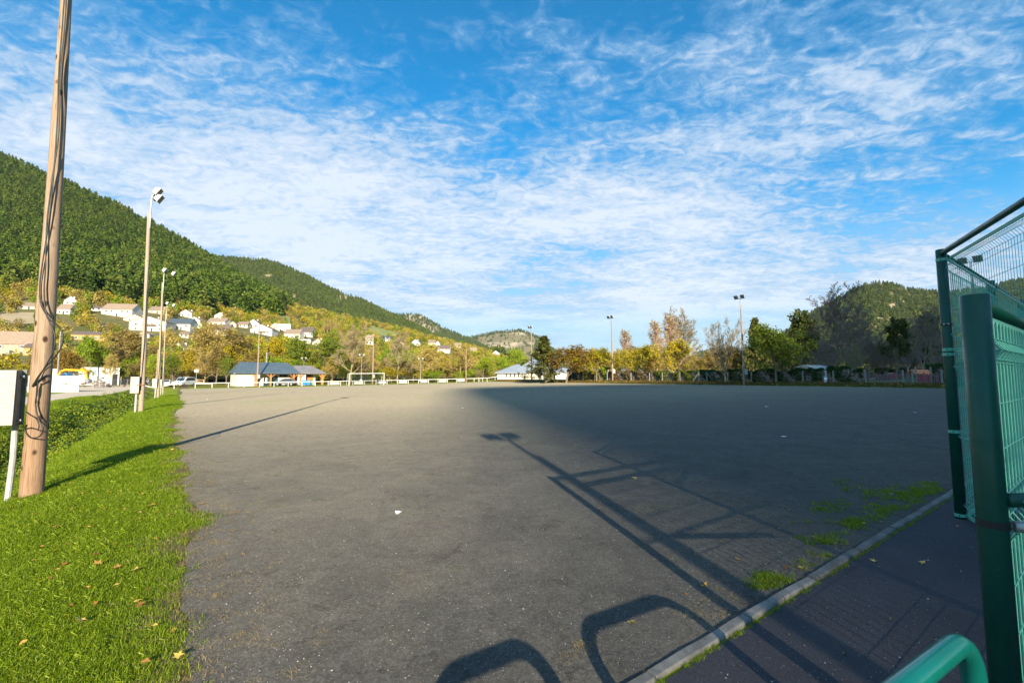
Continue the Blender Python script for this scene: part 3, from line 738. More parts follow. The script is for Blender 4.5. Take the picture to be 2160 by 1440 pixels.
H5 = hill('ridge', sky_cols([(1260, 792), (1380, 770), (1440, 757), (1480, 742), (1530, 733), (1580, 740), (1660, 765), (1760, 790)], 2000, 793, 2900), 24, M['hill'], noise=10, seed=9)
H6 = hill('hill', sky_cols([(1440, 792), (1500, 780), (1560, 762), (1640, 715), (1700, 668), (1760, 634), (1800, 612), (1845, 597), (1880, 601), (1925, 613), (1980, 617), (2060, 613), (2160, 590), (2300, 565), (2600, 520), (3000, 470)], 420, 792, 1150), 46, M['hill'],
          blobs((1895, 640, 20, 6), (1908, 611, 14, 3), (1862, 675, 16, 7), (1885, 650, 14, 4)), noise=7, seed=11)
def hill_at(H, px, py):
    """depth where the sight line through (px,py) meets the slope"""
    i = int(np.clip(np.searchsorted(H['px'], px), 1, len(H['px']) - 1)); f = (px - H['px'][i - 1]) / (H['px'][i] - H['px'][i - 1])
    y = H['PY'][i - 1] * (1 - f) + H['PY'][i] * f; Yc = H['Y'][i - 1] * (1 - f) + H['Y'][i] * f; Z = H['Z'][i - 1] * (1 - f) + H['Z'][i] * f
    j = int(np.argmax(y <= py)) if (y <= py).any() else len(y) - 1
    if j == 0: j = 1
    g = 0 if y[j - 1] == y[j] else np.clip((y[j - 1] - py) / (y[j - 1] - y[j]), 0, 1)
    Y = Yc[j - 1] * (1 - g) + Yc[j] * g; z = Z[j - 1] * (1 - g) + Z[j] * g
    p = P(px, py, Y); p.z = z; return p
# the mountain behind the camera whose cliff throws the long shadow over the pitch
def caster():
    tan = math.tan(SUN_EL); D = 600.0
    prof = [(-330, -235), (-200, -225), (-90, -150), (-30, -60), (0, -14), (1.5, -2), (2.4, 7), (3.7, 16), (5.8, 24.0), (10, 27.0), (28, 28.3), (40, 27.2), (52, 26.4), (64, 30), (76, 41), (90, 55), (130, 74), (200, 96), (320, 130), (520, 150), (800, 120), (1100, 40), (1400, -120), (1600, -235)]
    rs = np.random.RandomState(5); V = []; 
    offs = [(-420, 0.0), (-260, 0.42), (-120, 0.75), (0, 1.0), (90, 0.72), (190, 0.35), (300, 0.0)]
    for q, w in prof:
        z = max(w + D * tan, -4)
        for dp, k in offs:
            p = -D + dp; zz = z * k if dp != 0 else z
            zz = zz + (0 if dp == 0 or k == 0 else rs.uniform(-5, 5)) - (3 if k == 0 else 0)
            if dp > 0: zz = min(zz, (w + (D - dp) * tan - 3) * 1.0) if w > -200 else zz
            V.append((q * 0.977 - p * 0.213 * 1.0, q * 0.213 + p * 0.977, zz))
    k = len(offs); n = len(prof)
    i = (np.arange(n - 1)[:, None] * k + np.arange(k - 1)[None, :]).ravel()
    F = np.stack([i, i + k, i + k + 1, i + 1], 1)
    o = mobj('mountain', np_mesh('mountain', V, F, M['hill'], tint=np.zeros(len(V)))); o['kind'] = 'structure'
caster()
# ------------------------------------------------------------------ trees
def rot_about(v, ax, an):
    return Matrix.Rotation(an, 3, ax) @ v
def perp(v, r):
    e = v.cross(Vector((r.uniform(-1, 1), r.uniform(-1, 1), r.uniform(-1, 1))))
    return e.normalized() if e.length > 1e-4 else Vector((1, 0, 0))
class Tree:
    def __init__(s, seed, H, levels, trunk_r, nseg=5, min_r=0.012):
        s.r = random.Random(seed); s.mb = MB(); s.tips = []; s.H = H; s.levels = levels; s.tr = trunk_r; s.min_r = min_r
    def limb(s, p, d, L, rad, lv, spec):
        r = s.r; sp = spec[lv]; nseg = sp.get('seg', 5); pts = [p.copy()]; rads = [rad]; q = p.copy(); dd = d.copy()
        for i in range(nseg):
            dd = (dd + Vector((r.gauss(0, 1), r.gauss(0, 1), r.gauss(0, 1))) * sp.get('wob', 0.1) + Vector((0, 0, sp.get('up', 0.0)))).normalized()
            q = q + dd * (L / nseg); pts.append(q.copy()); rads.append(max(rad * (1 - (i + 1) / nseg * sp.get('taper', 0.8)), s.min_r))
        s.mb.tube(pts, rads, sp.get('n', 4), caps=False)
        if lv + 1 < len(spec):
            nx = spec[lv + 1]; cnt = sp['kids']; f0 = sp.get('from', 0.3)
            az = r.uniform(0, 6.28)
            for k in range(cnt):
                f = f0 + (1 - f0) * (k + r.uniform(0.1, 0.9)) / cnt
                i = min(int(f * nseg), nseg - 1); g = f * nseg - i
                pp = pts[i].lerp(pts[i + 1], g); base_d = (pts[i + 1] - pts[i]).normalized()
                an = nx['ang'] * r.uniform(0.7, 1.3)
                if 'angtop' in nx: an = (nx['ang'] * (1 - f) + nx['angtop'] * f) * r.uniform(0.85, 1.15)
                e = perp(base_d, r)
                if lv == 0:
                    az += 2.4 + r.uniform(-0.4, 0.4); e = Vector((math.cos(az), math.sin(az), 0))
                    e = (e - base_d * e.dot(base_d)).normalized()
                    nd = (base_d * math.cos(an) + e * math.sin(an)).normalized()
                else:
                    nd = rot_about(base_d, e, an)
                ll = nx['len'] * L * r.uniform(0.75, 1.2) * (nx['shape'](f) if 'shape' in nx else (1.15 - 0.5 * f))
                rr = max(min(rads[i] * nx.get('rr', 0.55), rads[i] * 0.9), s.min_r)
                s.limb(pp, nd, ll, rr, lv + 1, spec)
        if lv >= s.levels:
            for i in range(1, len(pts)): s.tips.append(pts[i])
    def leaves(s, per, size, jit, seed=0, flat=0.0, hang=0.0):
        rs = np.random.RandomState(seed + 1); t = np.array([tuple(p) for p in s.tips])
        n = int(len(t) * per); idx = rs.randint(0, len(t), n) if per < 1 or True else None
        c = t[idx] + rs.randn(n, 3) * jit; c[:, 2] -= abs(rs.randn(n)) * hang
        return leaf_quads(c, size, rs, flat)
def leaf_quads(c, size, rs, flat=0.0, aspect=1.0):
    n = len(c)
    a = rs.randn(n, 3); a[:, 2] *= (1 - flat); a /= np.linalg.norm(a, axis=1)[:, None] + 1e-9
    b = rs.randn(n, 3); b[:, 2] *= (1 - flat); b -= a * (a * b).sum(1)[:, None]; b /= np.linalg.norm(b, axis=1)[:, None] + 1e-9
    s = size * rs.uniform(0.55, 1.25, (n, 1))
    A = a * s * aspect * 0.5; Bv = b * s * 0.5
    V = np.stack([c - A, c - Bv * 0.8, c + A, c + Bv * 0.8], 1).reshape(-1, 3)
    F = np.arange(n * 4).reshape(n, 4)
    tint = np.repeat(np.clip(rs.normal(0.5, 0.2, n), 0, 1), 4)
    return V, F, tint
PI = math.pi
def dome(f): return 0.55 + 0.75 * math.sin(PI * min(max(f, 0), 1) ** 0.8)
SPEC = {

 'broad': [dict(seg=6, wob=0.06, up=0.08, kids=11, n=6, **{'from': 0.22}),
           dict(ang=1.05, angtop=0.45, len=0.50, rr=0.5, seg=5, wob=0.13, up=0.10, kids=9, n=4, shape=dome, **{'from': 0.15}),
           dict(ang=0.75, len=0.45, rr=0.5, seg=3, wob=0.15, up=0.06, kids=5, n=3),
           dict(ang=0.7, len=0.5, rr=0.5, seg=2, wob=0.15, n=3)],
 'bare': [dict(seg=6, wob=0.07, up=0.10, kids=12, n=6, **{'from': 0.25}),
          dict(ang=0.95, angtop=0.35, len=0.60, rr=0.6, seg=6, wob=0.12, up=0.13, kids=11, n=4, shape=lambda f: 1.1 - 0.35 * f, **{'from': 0.2}),
          dict(ang=0.65, len=0.45, rr=0.55, seg=4, wob=0.13, up=0.08, kids=8, n=3),
          dict(ang=0.6, len=0.42, rr=0.55, seg=3, wob=0.15, up=0.06, kids=5, n=3),
          dict(ang=0.6, len=0.5, rr=0.6, seg=2, wob=0.15, n=3)],
 'vase': [dict(seg=3, wob=0.03, kids=10, n=6, taper=0.45, **{'from': 0.55}),
          dict(ang=0.75, angtop=0.25, len=3.2, rr=0.55, seg=8, wob=0.06, up=0.10, kids=13, n=5, shape=lambda f: 1.0, **{'from': 0.2}),
          dict(ang=0.5, len=0.33, rr=0.5, seg=4, wob=0.10, up=0.13, kids=7, n=3),
          dict(ang=0.5, len=0.42, rr=0.6, seg=3, wob=0.12, up=0.08, kids=4, n=3),
          dict(ang=0.5, len=0.5, rr=0.6, seg=2, wob=0.1, n=3)],
 'poplar': [dict(seg=8, wob=0.02, up=0.05, kids=64, n=5, **{'from': 0.12}),
            dict(ang=0.6, angtop=0.3, len=0.26, rr=0.3, seg=5, wob=0.06, up=0.12, kids=9, n=3, shape=lambda f: 1.2 - 0.7 * f, **{'from': 0.15}),
            dict(ang=0.4, len=0.4, rr=0.6, seg=3, wob=0.1, up=0.1, kids=3, n=3),
            dict(ang=0.4, len=0.5, rr=0.6, seg=2, wob=0.1, n=3)],
 'cedar': [dict(seg=8, wob=0.02, up=0.05, kids=52, n=6, **{'from': 0.10}),
           dict(ang=1.45, angtop=0.9, len=0.36, rr=0.3, seg=4, wob=0.05, up=0.01, kids=10, n=3, shape=lambda f: 1.2 - 1.12 * f, **{'from': 0.1}),
           dict(ang=0.8, len=0.35, rr=0.5, seg=3, wob=0.08, n=3)],
 'pine': [dict(seg=8, wob=0.05, up=0.08, kids=26, n=6, **{'from': 0.35}),
          dict(ang=1.3, angtop=0.7, len=0.36, rr=0.4, seg=5, wob=0.10, up=0.08, kids=8, n=3, shape=lambda f: 1.1 - 0.6 * f, **{'from': 0.35}),
          dict(ang=0.7, len=0.35, rr=0.5, seg=3, wob=0.12, up=0.1, n=3)],
}
# geometry of each kind, about 10 m tall
def make_geo(kind, seed, height, trunk_r, levels, per, size, jit, trunk_len=None, flat=0.0, hang=0.0, min_r=0.012):
    t = Tree(seed, height, levels, trunk_r, min_r=min_r)
    spec = SPEC[kind]
    t.limb(Vector((0, 0, -0.2)), Vector((0, 0, 1)), trunk_len or height * 0.85, trunk_r, 0, spec)
    V, F, tint = t.leaves(per, size, jit, seed, flat, hang)
    # scale to exact height
    top = max(max(v[2] for v in t.mb.v), V[:, 2].max() if len(V) else 0); k = height / top
    t.mb.v = [(x * k, y * k, z * k) for x, y, z in t.mb.v]
    V = V * k
    return t.mb, V, F, tint
GEO = {}
def geo(key, *a, **k): GEO[key] = make_geo(*a, **k)
geo('broad1', 'broad', 11, 10, 0.20, 2, 5.0, 0.36, 0.32)
geo('broad2', 'broad', 12, 10, 0.22, 2, 4.8, 0.34, 0.32)
geo('thin1', 'bare', 21, 10, 0.17, 3, 0.32, 0.26, 0.22, min_r=0.013)
geo('thin2', 'bare', 22, 10, 0.16, 3, 0.50, 0.28, 0.25, min_r=0.013)
geo('bare1', 'bare', 23, 10, 0.17, 4, 0.05, 0.2, 0.15, min_r=0.016)
geo('vase1', 'vase', 31, 10, 0.20, 4, 0.02, 0.2, 0.12, trunk_len=2.3, min_r=0.014)
geo('poplar1', 'poplar', 41, 10, 0.14, 3, 0.25, 0.14, 0.12, min_r=0.013)
geo('cedar1', 'cedar', 51, 10, 0.20, 1, 5.5, 0.30, 0.14, flat=0.6)
geo('pine1', 'pine', 61, 10, 0.18, 2, 5.0, 0.34, 0.20, flat=0.2)
GW = {}
for _k, (_mb, _V, _F, _t) in GEO.items():
    _q = np.array(_mb.v); _q = np.concatenate([_q, _V]) if len(_V) else _q
    GW[_k] = 2 * np.percentile(np.hypot(_q[:, 0], _q[:, 1]), 90)
print('crown widths', {k: round(float(v), 1) for k, v in GW.items()}, {k: (len(g[0].f), len(g[2])) for k, g in GEO.items()})
TREE_PROTO = {}
def tree_proto(kind, gkey, leaf, bark):
    key = (kind, gkey, leaf, bark)
    if key not in TREE_PROTO:
        mb, V, F, tint = GEO[gkey]
        TREE_PROTO[key] = (mb.mesh('trunk', M[bark]), np_mesh('crown', V, F, M[leaf], tint=tint))
    return TREE_PROTO[key]
ntree = 0
def plant(name, gkey, leaf, bark, p, h, w=None, label=None, cat='tree', group=None, rz=None):
    """a tree: an Empty at its foot with trunk and crown; w = crown width factor"""
    global ntree
    tm, cm = tree_proto(name, gkey, leaf, bark); ntree += 1
    t = thing(name, label, cat, p, R.uniform(0, 6.28) if rz is None else rz, group)
    k = h / 10.0; t.scale = (k * (w or 1.0), k * (w or 1.0), k)
    mobj('trunk', tm, t); mobj('crown', cm, t)
    return t
def pht(px, ytop, Y):
    return P(px, ytop, Y).z
# kinds used in the belt: (name, geometry, leaf, bark, words)
KT = {
 'yel': ('broadleaf_tree', 'broad1', 'l_yellow', 'bark', 'yellow-leaved tree'),
 'grn': ('broadleaf_tree', 'broad2', 'l_green', 'bark', 'green bushy tree'),
 'lim': ('broadleaf_tree', 'broad1', 'l_lime', 'bark', 'lime-green leafy tree'),
 'brn': ('broadleaf_tree', 'thin2', 'l_brown', 'bark', 'olive-brown tree'),
 'rst': ('broadleaf_tree', 'broad2', 'l_rust', 'bark', 'orange-brown tree'),
 'gld': ('bare_tree', 'thin1', 'l_gold', 'bark_lichen', 'nearly bare golden tree'),
 'bar': ('bare_tree', 'bare1', 'l_brown', 'bark_pale', 'bare pale-limbed tree'),
 'bdk': ('bare_tree', 'bare1', 'l_brown', 'bark_dark', 'bare dark-twigged tree'),
 'pop': ('poplar_tree', 'poplar1', 'l_gold', 'bark_pink', 'rosy columnar poplar'),
 'ced': ('cedar_tree', 'cedar1', 'l_cedar', 'bark', 'dark cedar'),
 'pin': ('pine_tree', 'pine1', 'l_cedar', 'bark', 'dark pine'),
 'vas': ('bare_tree', 'vase1', 'l_brown', 'bark_pale', 'bare many-stemmed tree'),
}
# prominent trees: kind, px centre, top y, crown width in px, depth, label
HERO = [
 ('ced', 1151, 706, 66, 92, 'dark green cedar in front of the pale-roofed hall, narrow pointed top'),
 ('rst', 1194, 722, 84, 90, 'russet maple pressed against the dark cedar beside the pale-roofed hall'),
 ('lim', 1096, 730, 52, 160, 'bright lime-green tree rising behind the left end of the pale slate roof'),
 ('yel', 1258, 728, 80, 89, 'yellow tree left of the floodlight pole nearest the hall, above the green hedge'),
 ('yel', 1312, 738, 56, 96, 'small yellow tree just right of the floodlight pole with twin lamps'),
 ('yel', 1350, 722, 78, 84, 'broad yellow maple above the dry brown hedge'),
 ('yel', 1424, 708, 80, 78, 'tall yellow maple with a pale trunk standing by the fence posts'),
 ('rst', 1385, 730, 50, 92, 'orange-tinged maple below the left rosy poplar'),
 ('pop', 1386, 672, 36, 115, 'left of the two rosy poplars behind the yellow maples'),
 ('pop', 1420, 658, 44, 118, 'right and taller of the two rosy poplars behind the yellow maples'),
 ('pop', 1323, 692, 34, 160, 'distant slim poplar just right of the middle floodlight pole'),
 ('bar', 1440, 650, 90, 128, 'tall ragged bare tree reaching out right behind the rosy poplars'),
 ('vas', 1530, 670, 80, 68, 'bare many-stemmed tree with upright pale limbs left of the tallest right-hand pole'),
 ('brn', 1500, 735, 60, 84, 'low olive-brown tree behind the bare many-stemmed tree'),
 ('brn', 1547, 728, 60, 88, 'brownish bushy tree between the many-stemmed tree and the wooden pole'),
 ('ced', 1597, 668, 56, 84, 'tiered cedar just right of the tallest right-hand wooden pole'),
 ('lim', 1638, 676, 116, 62, 'broad green maple with a short trunk in front of the dark hedge'),
 ('grn', 1665, 700, 70, 68, 'green tree merging into the right side of the broad maple'),
 ('pin', 1688, 650, 62, 92, 'dark pine with uneven top behind the right of the broad green maple'),
 ('bdk', 1757, 590, 124, 98, 'tallest bare dark tree in front of the wooded hill'),
 ('bdk', 1716, 660, 84, 92, 'bare rusty-brown tree left of the tallest dark bare tree'),
 ('bdk', 1792, 650, 84, 92, 'bare brown tree right of the tallest dark bare tree'),
 ('bdk', 1745, 700, 86, 84, 'low dense bare tree behind the white polytunnel'),
 ('bdk', 1832, 690, 74, 86, 'bare thicket tree above the left end of the picket fence'),
 ('vas', 1801, 716, 56, 60, 'slender bare tree with a white trunk in front of the dark hedge'),
 ('pin', 1890, 666, 62, 84, 'dark pine above the cabins behind the playground'),
 ('bdk', 1945, 640, 80, 72, 'bare brushy tree above the orange playhouse roof'),
 ('bdk', 1912, 690, 66, 88, 'bare tree between the dark pine and the brushy tree'),
 ('pin', 1965, 655, 66, 90, 'dark conifer partly hidden by the tall green corner post'),
 ('bdk', 1990, 680, 60, 78, 'bare tree directly behind the tall green corner post'),
 ('bdk', 1860, 716, 60, 98, 'low bare tree under the pine, over the green lawn'),
 ('bar', 738, 676, 82, 112, 'tall pale-trunked bare tree rising left of the goal'),
 ('bar', 838, 692, 60, 116, 'forked white-trunked tree just right of the goal'),
 ('gld', 905, 726, 60, 118, 'golden bare tree behind the second white lamp post'),
 ('gld', 968, 722, 64, 120, 'wide golden bare tree behind the slim pole right of the goal'),
 ('grn', 700, 702, 70, 122, 'dark green tree between the clubhouse and the tall pale-trunked tree'),
 ('grn', 624, 702, 62, 128, 'green tree above the right-hand clubhouse roof'),
 ('yel', 576, 706, 74, 132, 'yellow tree above the middle of the clubhouse roof'),
 ('gld', 436, 676, 110, 122, 'widest golden bare tree left of the clubhouse'),
 ('brn', 500, 692, 84, 128, 'brown thinning tree above the left clubhouse gable'),
 ('lim', 190, 702, 64, 104, 'bright green tree above the yellow excavator'),
 ('rst', 146, 732, 52, 100, 'orange-leaved bush just right of the large wooden pole'),
 ('brn', 262, 690, 96, 112, 'broad olive-brown tree above the white shed'),
 ('grn', 366, 742, 34, 104, 'small green tree behind the white van'),
 ('lim', 330, 742, 40, 106, 'light green tree between the second and third wooden poles'),
 ('grn', 478, 745, 36, 108, 'low green tree touching the left clubhouse gable'),
 ('lim', 1018, 750, 44, 126, 'yellow-green tree left of the pale-roofed hall'),
 ('gld', 232, 742, 34, 98, 'small twiggy golden tree right of the white shed'),
]
for kd, px, yt, wpx, Y, lab in HERO:
    nm, g, lf, bk, wd = KT[kd]
    if kd == 'lim' and px > 1600: lf = 'l_green'
    x = P(px, 795, Y).x; z = TW(x, Y) if Y < 100 or px > 1000 else -0.2
    if px > 1700: z = TW(x, Y)
    h = pht(px, yt, Y) - z
    gw = GW[g]
    u = (px - 1080) / FPX
    wid = wpx / FPX * Y / math.sqrt(1 + u * u) ** 0.5
    plant(nm, g, lf, bk, (x, Y, z - 0.05), h, min(max(wid / (gw * h / 10.0), 0.5), 2.4), lab)
# the wooded belt: rows of individual trees behind the pitch
SECT = [(110, 'behind the construction yard'), (255, 'left of the white cars'), (350, 'behind the parked white cars'), (470, 'above the clubhouse'), (690, 'behind the goal'), (830, 'right of the goal'), (950, 'behind the far corner')]
def section(px):
    s = SECT[0][1]
    for x0, nm in SECT:
        if px >= x0: s = nm
    return s
BELT_TOP = [(40, 745), (110, 742), (150, 725), (200, 715), (260, 702), (330, 735), (350, 738), (400, 722), (440, 700), (500, 702), (560, 708), (620, 718), (660, 732), (700, 726), (760, 730), (820, 733), (880, 737), (960, 743), (1040, 757), (1080, 757)]
rb = random.Random(19)
WTS = [('yel', 26), ('grn', 14), ('lim', 18), ('brn', 34), ('rst', 2), ('gld', 34), ('bar', 3)]
def pick():
    k = rb.uniform(0, sum(w for _, w in WTS))
    for kd, w in WTS:
        k -= w
        if k <= 0: return kd
    return 'yel'
for row, (Y0, step_, drop) in enumerate([(112, 21, 34), (126, 22, 16), (142, 24, 0)]):
    px = 60 + row * 9
    while px < (1075 if Y0 > 140 else 1036):
        kd = pick(); nm, g, lf, bk, wd = KT[kd]
        Y = Y0 + rb.uniform(-4, 5) + (8 if px > 500 else 0)
        yt = np.interp(px, *zip(*BELT_TOP)) + drop + rb.uniform(-10, 14)
        x = P(px, 795, Y).x; z = -0.2 if Y < 140 else 0.0
        h = max(pht(px, yt, Y) - z, 4.0)
        if not (460 < px < 690 and Y < 118):
            t_ = plant(nm, g, lf, bk, (x, Y, z), h, rb.uniform(1.05, 1.5) * (1.0 if h > 7 else 1.3), wd, group='trees of the autumn belt beyond the pitch')
            in_row(t_, (wd + 's', wd, ('front row ', 'middle row ', 'back row ')[row] + section(px)), px)
        px += step_ * rb.uniform(0.75, 1.3)
# trees behind the right-hand hedges, far side
for row, (Y0, step_, top) in enumerate([(120, 26, 742), (150, 30, 736)]):
    px = 1215
    while px < 1700:
        kd = rb.choice(['yel', 'brn', 'gld', 'rst', 'brn']); nm, g, lf, bk, wd = KT[kd]
        Y = Y0 + rb.uniform(-6, 6); x = P(px, 795, Y).x; z = TW(x, Y); yt = top + rb.uniform(-12, 14) + (12 if px > 1440 else 0)
        t_ = plant(nm, g, lf, bk, (x, Y, z), pht(px, yt, Y) - z, rb.uniform(1.0, 1.4), wd, group='background trees beyond the right hedges')
        in_row(t_, (wd + 's', wd, ('low behind the sunlit hedges', 'farthest off over the hedges')[row]), px)
        px += step_ * rb.uniform(0.8, 1.3)
for k in range(12):
    px = 1690 + k * 27 + rb.uniform(-6, 6); Y = 112 + rb.uniform(-8, 10); x = P(px, 795, Y).x; z = TW(x, Y)
    nm, g, lf, bk, wd = KT['bdk' if k % 3 else 'brn']
    t_ = plant(nm, g, lf, bk, (x, Y, z), pht(px, 712 + rb.uniform(-24, 20), Y) - z, 1.25, wd, group='dim woodland behind the campsite')
    in_row(t_, (wd + 's', wd, 'in the dim wood behind the campsite'), px)
# tall pale poplars in a cluster on the slope
for k, px in enumerate((684, 690, 697, 703, 710)):
    p = hill_at(H1, px, 705); h = (p - P(px, 670 + (k % 2) * 3, p.y)).length
    t_ = plant('poplar_tree', 'poplar1', 'l_gold', 'bark_lichen', p, max(h, 9), 1.2, 'slim yellow poplar', group='poplar cluster on the slope')
    in_row(t_, ('slim yellow poplars', 'slim yellow poplar', 'clustered on the hillside above the goal'), px)

# ------------------------------------------------------------------ forests as stuff
def clump_proto(name, seed, n, shape, size, leaf, trunk=None):
    rs = np.random.RandomState(seed)
    if shape == 'pine':      # slightly rounded cone in uneven tiers
        h = rs.beta(1.3, 1.6, n); rad = (1 - h) ** 0.75 * 0.27 * (0.75 + 0.5 * rs.rand(n)) * (0.8 + 0.35 * np.sin(h * 26 + seed))
        th = rs.uniform(0, 2 * PI, n); rad *= (1 + 0.25 * np.sin(th * 3 + seed) + 0.15 * np.sin(th * 5 + h * 9))
        c = np.stack([rad * np.cos(th), rad * np.sin(th), 0.13 + 0.87 * h], 1)
        flat = 0.35
    elif shape == 'round':
        d = rs.randn(n, 3); d /= np.linalg.norm(d, axis=1)[:, None]; rr = 0.38 * rs.uniform(0.55, 1.0, n) ** 0.5
        rr *= 1 + 0.22 * np.sin(d[:, 0] * 5 + seed) + 0.18 * np.sin(d[:, 1] * 7 + d[:, 2] * 4)
        c = d * rr[:, None]; c[:, 2] = 0.52 + c[:, 2] * 1.12; flat = 0.0
    else:
        d = rs.randn(n, 3); d /= np.linalg.norm(d, axis=1)[:, None]; rr = 0.5 * rs.uniform(0.3, 1.0, n)
        c = d * rr[:, None]; c[:, 2] = abs(c[:, 2]) * 0.8; flat = 0.3
    V, F, tint = leaf_quads(c, size, rs, flat)
    return proto(name, np_mesh(name, V, F, M[leaf], tint=tint))
pines = [clump_proto('forest_pine', s, 330, 'pine', 0.105, 'l_pine') for s in (1, 2, 3, 4)]
M['l_pine2'] = leafmat('yellowish_pine_needles', (0.035, 0.065, 0.010), (0.105, 0.150, 0.018), (0.19, 0.22, 0.035), var=0.8, trans=0.08)  # yellower needles for some of the pines
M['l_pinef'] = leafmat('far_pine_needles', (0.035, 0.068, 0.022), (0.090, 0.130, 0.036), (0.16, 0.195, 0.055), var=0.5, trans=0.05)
pines += [clump_proto('forest_pine', s, 330, 'pine', 0.105, 'l_pine2') for s in (5, 6)]
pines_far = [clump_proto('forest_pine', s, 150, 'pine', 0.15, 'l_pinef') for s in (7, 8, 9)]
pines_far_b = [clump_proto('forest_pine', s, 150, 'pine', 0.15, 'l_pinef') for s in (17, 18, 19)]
mixed = [clump_proto('wood_tree', 20 + i, 260, 'round', 0.12, lf) for i, lf in enumerate(['l_yellow', 'l_green', 'l_brown', 'l_gold', 'l_lime', 'l_yellow', 'l_brown', 'l_green', 'l_gold'])]
def sample_hill(H, n, rs, pmask, pxr, pyr=None):
    """points spread evenly over the slope; pmask(px, py) gives keep probability"""
    Yc = H['Y']; px = H['px']; out = []; PX, PY_ = [], []
    npx, nY = Yc.shape
    # cell areas
    X = H['X']; Z = H['Z']
    ax = np.abs(np.diff(X, axis=0))[:, :-1] * np.abs(np.diff(Yc, axis=1))[:-1, :]
    ok = (px[:-1] >= pxr[0]) & (px[:-1] <= pxr[1]); ax = ax * ok[:, None]
    pr = (ax / ax.sum()).ravel(); cell = rs.choice(len(pr), n, p=pr); i = cell // (nY - 1); j = cell % (nY - 1)
    f = rs.rand(n); g = rs.rand(n)
    def bil(A): return (A[i, j] * (1 - f) * (1 - g) + A[i + 1, j] * f * (1 - g) + A[i, j + 1] * (1 - f) * g + A[i + 1, j + 1] * f * g)
    x = bil(X); y = bil(Yc); z = bil(Z); py = bil(H['PY']); pp = px[i] * (1 - f) + px[i + 1] * f
    keep = rs.rand(n) < pmask(pp, py)
    return np.stack([x, y, z], 1)[keep], pp[keep], py[keep]
rs = np.random.RandomState(77)
FLINE = [
    (-900, 640), (-400, 612), (0, 606), (80, 612), (130, 620), (200, 630), (300, 642), (360, 646), (420, 655), (480, 664), (560, 668), (600, 655), (640, 640), (700, 600), (1200, 500)]
fl = lambda px: np.interp(px, *zip(*FLINE))
def m1(px, py):
    # small clearings and shaded gaps between groups of trees
    hole = np.sin(px / 17.0 + py / 23.0) * np.sin(px / 9.0 - py / 13.0 + 1.3) + 0.5 * np.sin(px / 41.0 + py / 7.0)
    gap = ((px - 478) / 26) ** 2 + ((py - 655) / 8) ** 2 < 1
    return np.where(py < fl(px) + 6 * np.sin(px / 13.0), 1.0, 0.0) * np.where(gap, 0.1, 1.0) * np.where(hole > 0.75, 0.35, 1.0)
pt, pp, py = sample_hill(H1, 24000, rs, m1, (-700, 720))
sc = rs.uniform(8, 16, len(pt)) * (1 + 0.55 * np.clip((py - 480) / 150, 0, 1)) * np.where(rs.rand(len(pt)) < 0.15, 0.7, 1.0)
pt[:, 2] -= 0.8
scatter('hillside_forest', pines, pt, sc, rs.uniform(0, 6.28, len(pt)), 'dense green pine forest covering the big slope at the left', 'forest', 1)
def m2(px, py):
    t = blobs((735, 625, 45, 5), (605, 628, 26, 9), (560, 585, 14, 3))(px, py); return 1 - 0.85 * t
pt, pp, py = sample_hill(H2, 22000, rs, m2, (380, 1060)); pt[:, 2] -= 1
scatter('ridge_forest', pines_far + pines[4:], pt, rs.uniform(9, 15, len(pt)), rs.uniform(0, 6.28, len(pt)), 'pine forest on the second wooded ridge behind the village', 'forest', 2)
def m3(px, py):
    crest = np.interp(px, [760, 830, 890, 930, 1010], [672, 664, 664, 690, 724]); d = py - crest
    return np.where(d < 4, 0.9, np.where(px > 925, 0.8, 0.28))
pt, pp, py = sample_hill(H3, 9000, rs, m3, (760, 1090)); pt[:, 2] -= 1
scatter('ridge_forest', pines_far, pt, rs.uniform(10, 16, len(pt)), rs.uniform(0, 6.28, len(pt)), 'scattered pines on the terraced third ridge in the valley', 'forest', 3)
def m4(px, py):
    crest = np.interp(px, [860, 930, 985, 1060, 1100, 1130, 1155, 1200], [750, 724, 713, 699, 697, 709, 727, 760]); d = py - crest
    return np.where(d < 4, 0.9, np.where((px < 1010 + d * -0.2) | (px > 1128), 0.7, 0.05))
pt, pp, py = sample_hill(H4, 9000, rs, m4, (900, 1240)); pt[:, 2] -= 1
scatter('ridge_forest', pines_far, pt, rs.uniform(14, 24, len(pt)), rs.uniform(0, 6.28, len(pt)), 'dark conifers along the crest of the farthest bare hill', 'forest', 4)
pt, pp, py = sample_hill(H5, 2500, rs, lambda a, b: a * 0 + 0.9, (1400, 1700)); pt[:, 2] -= 1
scatter('ridge_forest', pines_far, pt, rs.uniform(14, 22, len(pt)), rs.uniform(0, 6.28, len(pt)), 'bluish woodland on the low distant rise behind the bare many-stemmed tree', 'forest', 5)
def m6(px, py):
    t = blobs((1895, 640, 20, 6), (1908, 611, 14, 3), (1862, 675, 16, 7), (1885, 650, 14, 4))(px, py); return (1 - 0.85 * t) * 0.9
pt, pp, py = sample_hill(H6, 19000, rs, m6, (1480, 2500)); pt[:, 2] -= 1
scatter('ridge_forest', pines_far + pines_far_b + pines[4:5], pt, rs.uniform(8, 13, len(pt)), rs.uniform(0, 6.28, len(pt)), 'mixed pine woodland on the rounded hill at the right', 'forest', 6)
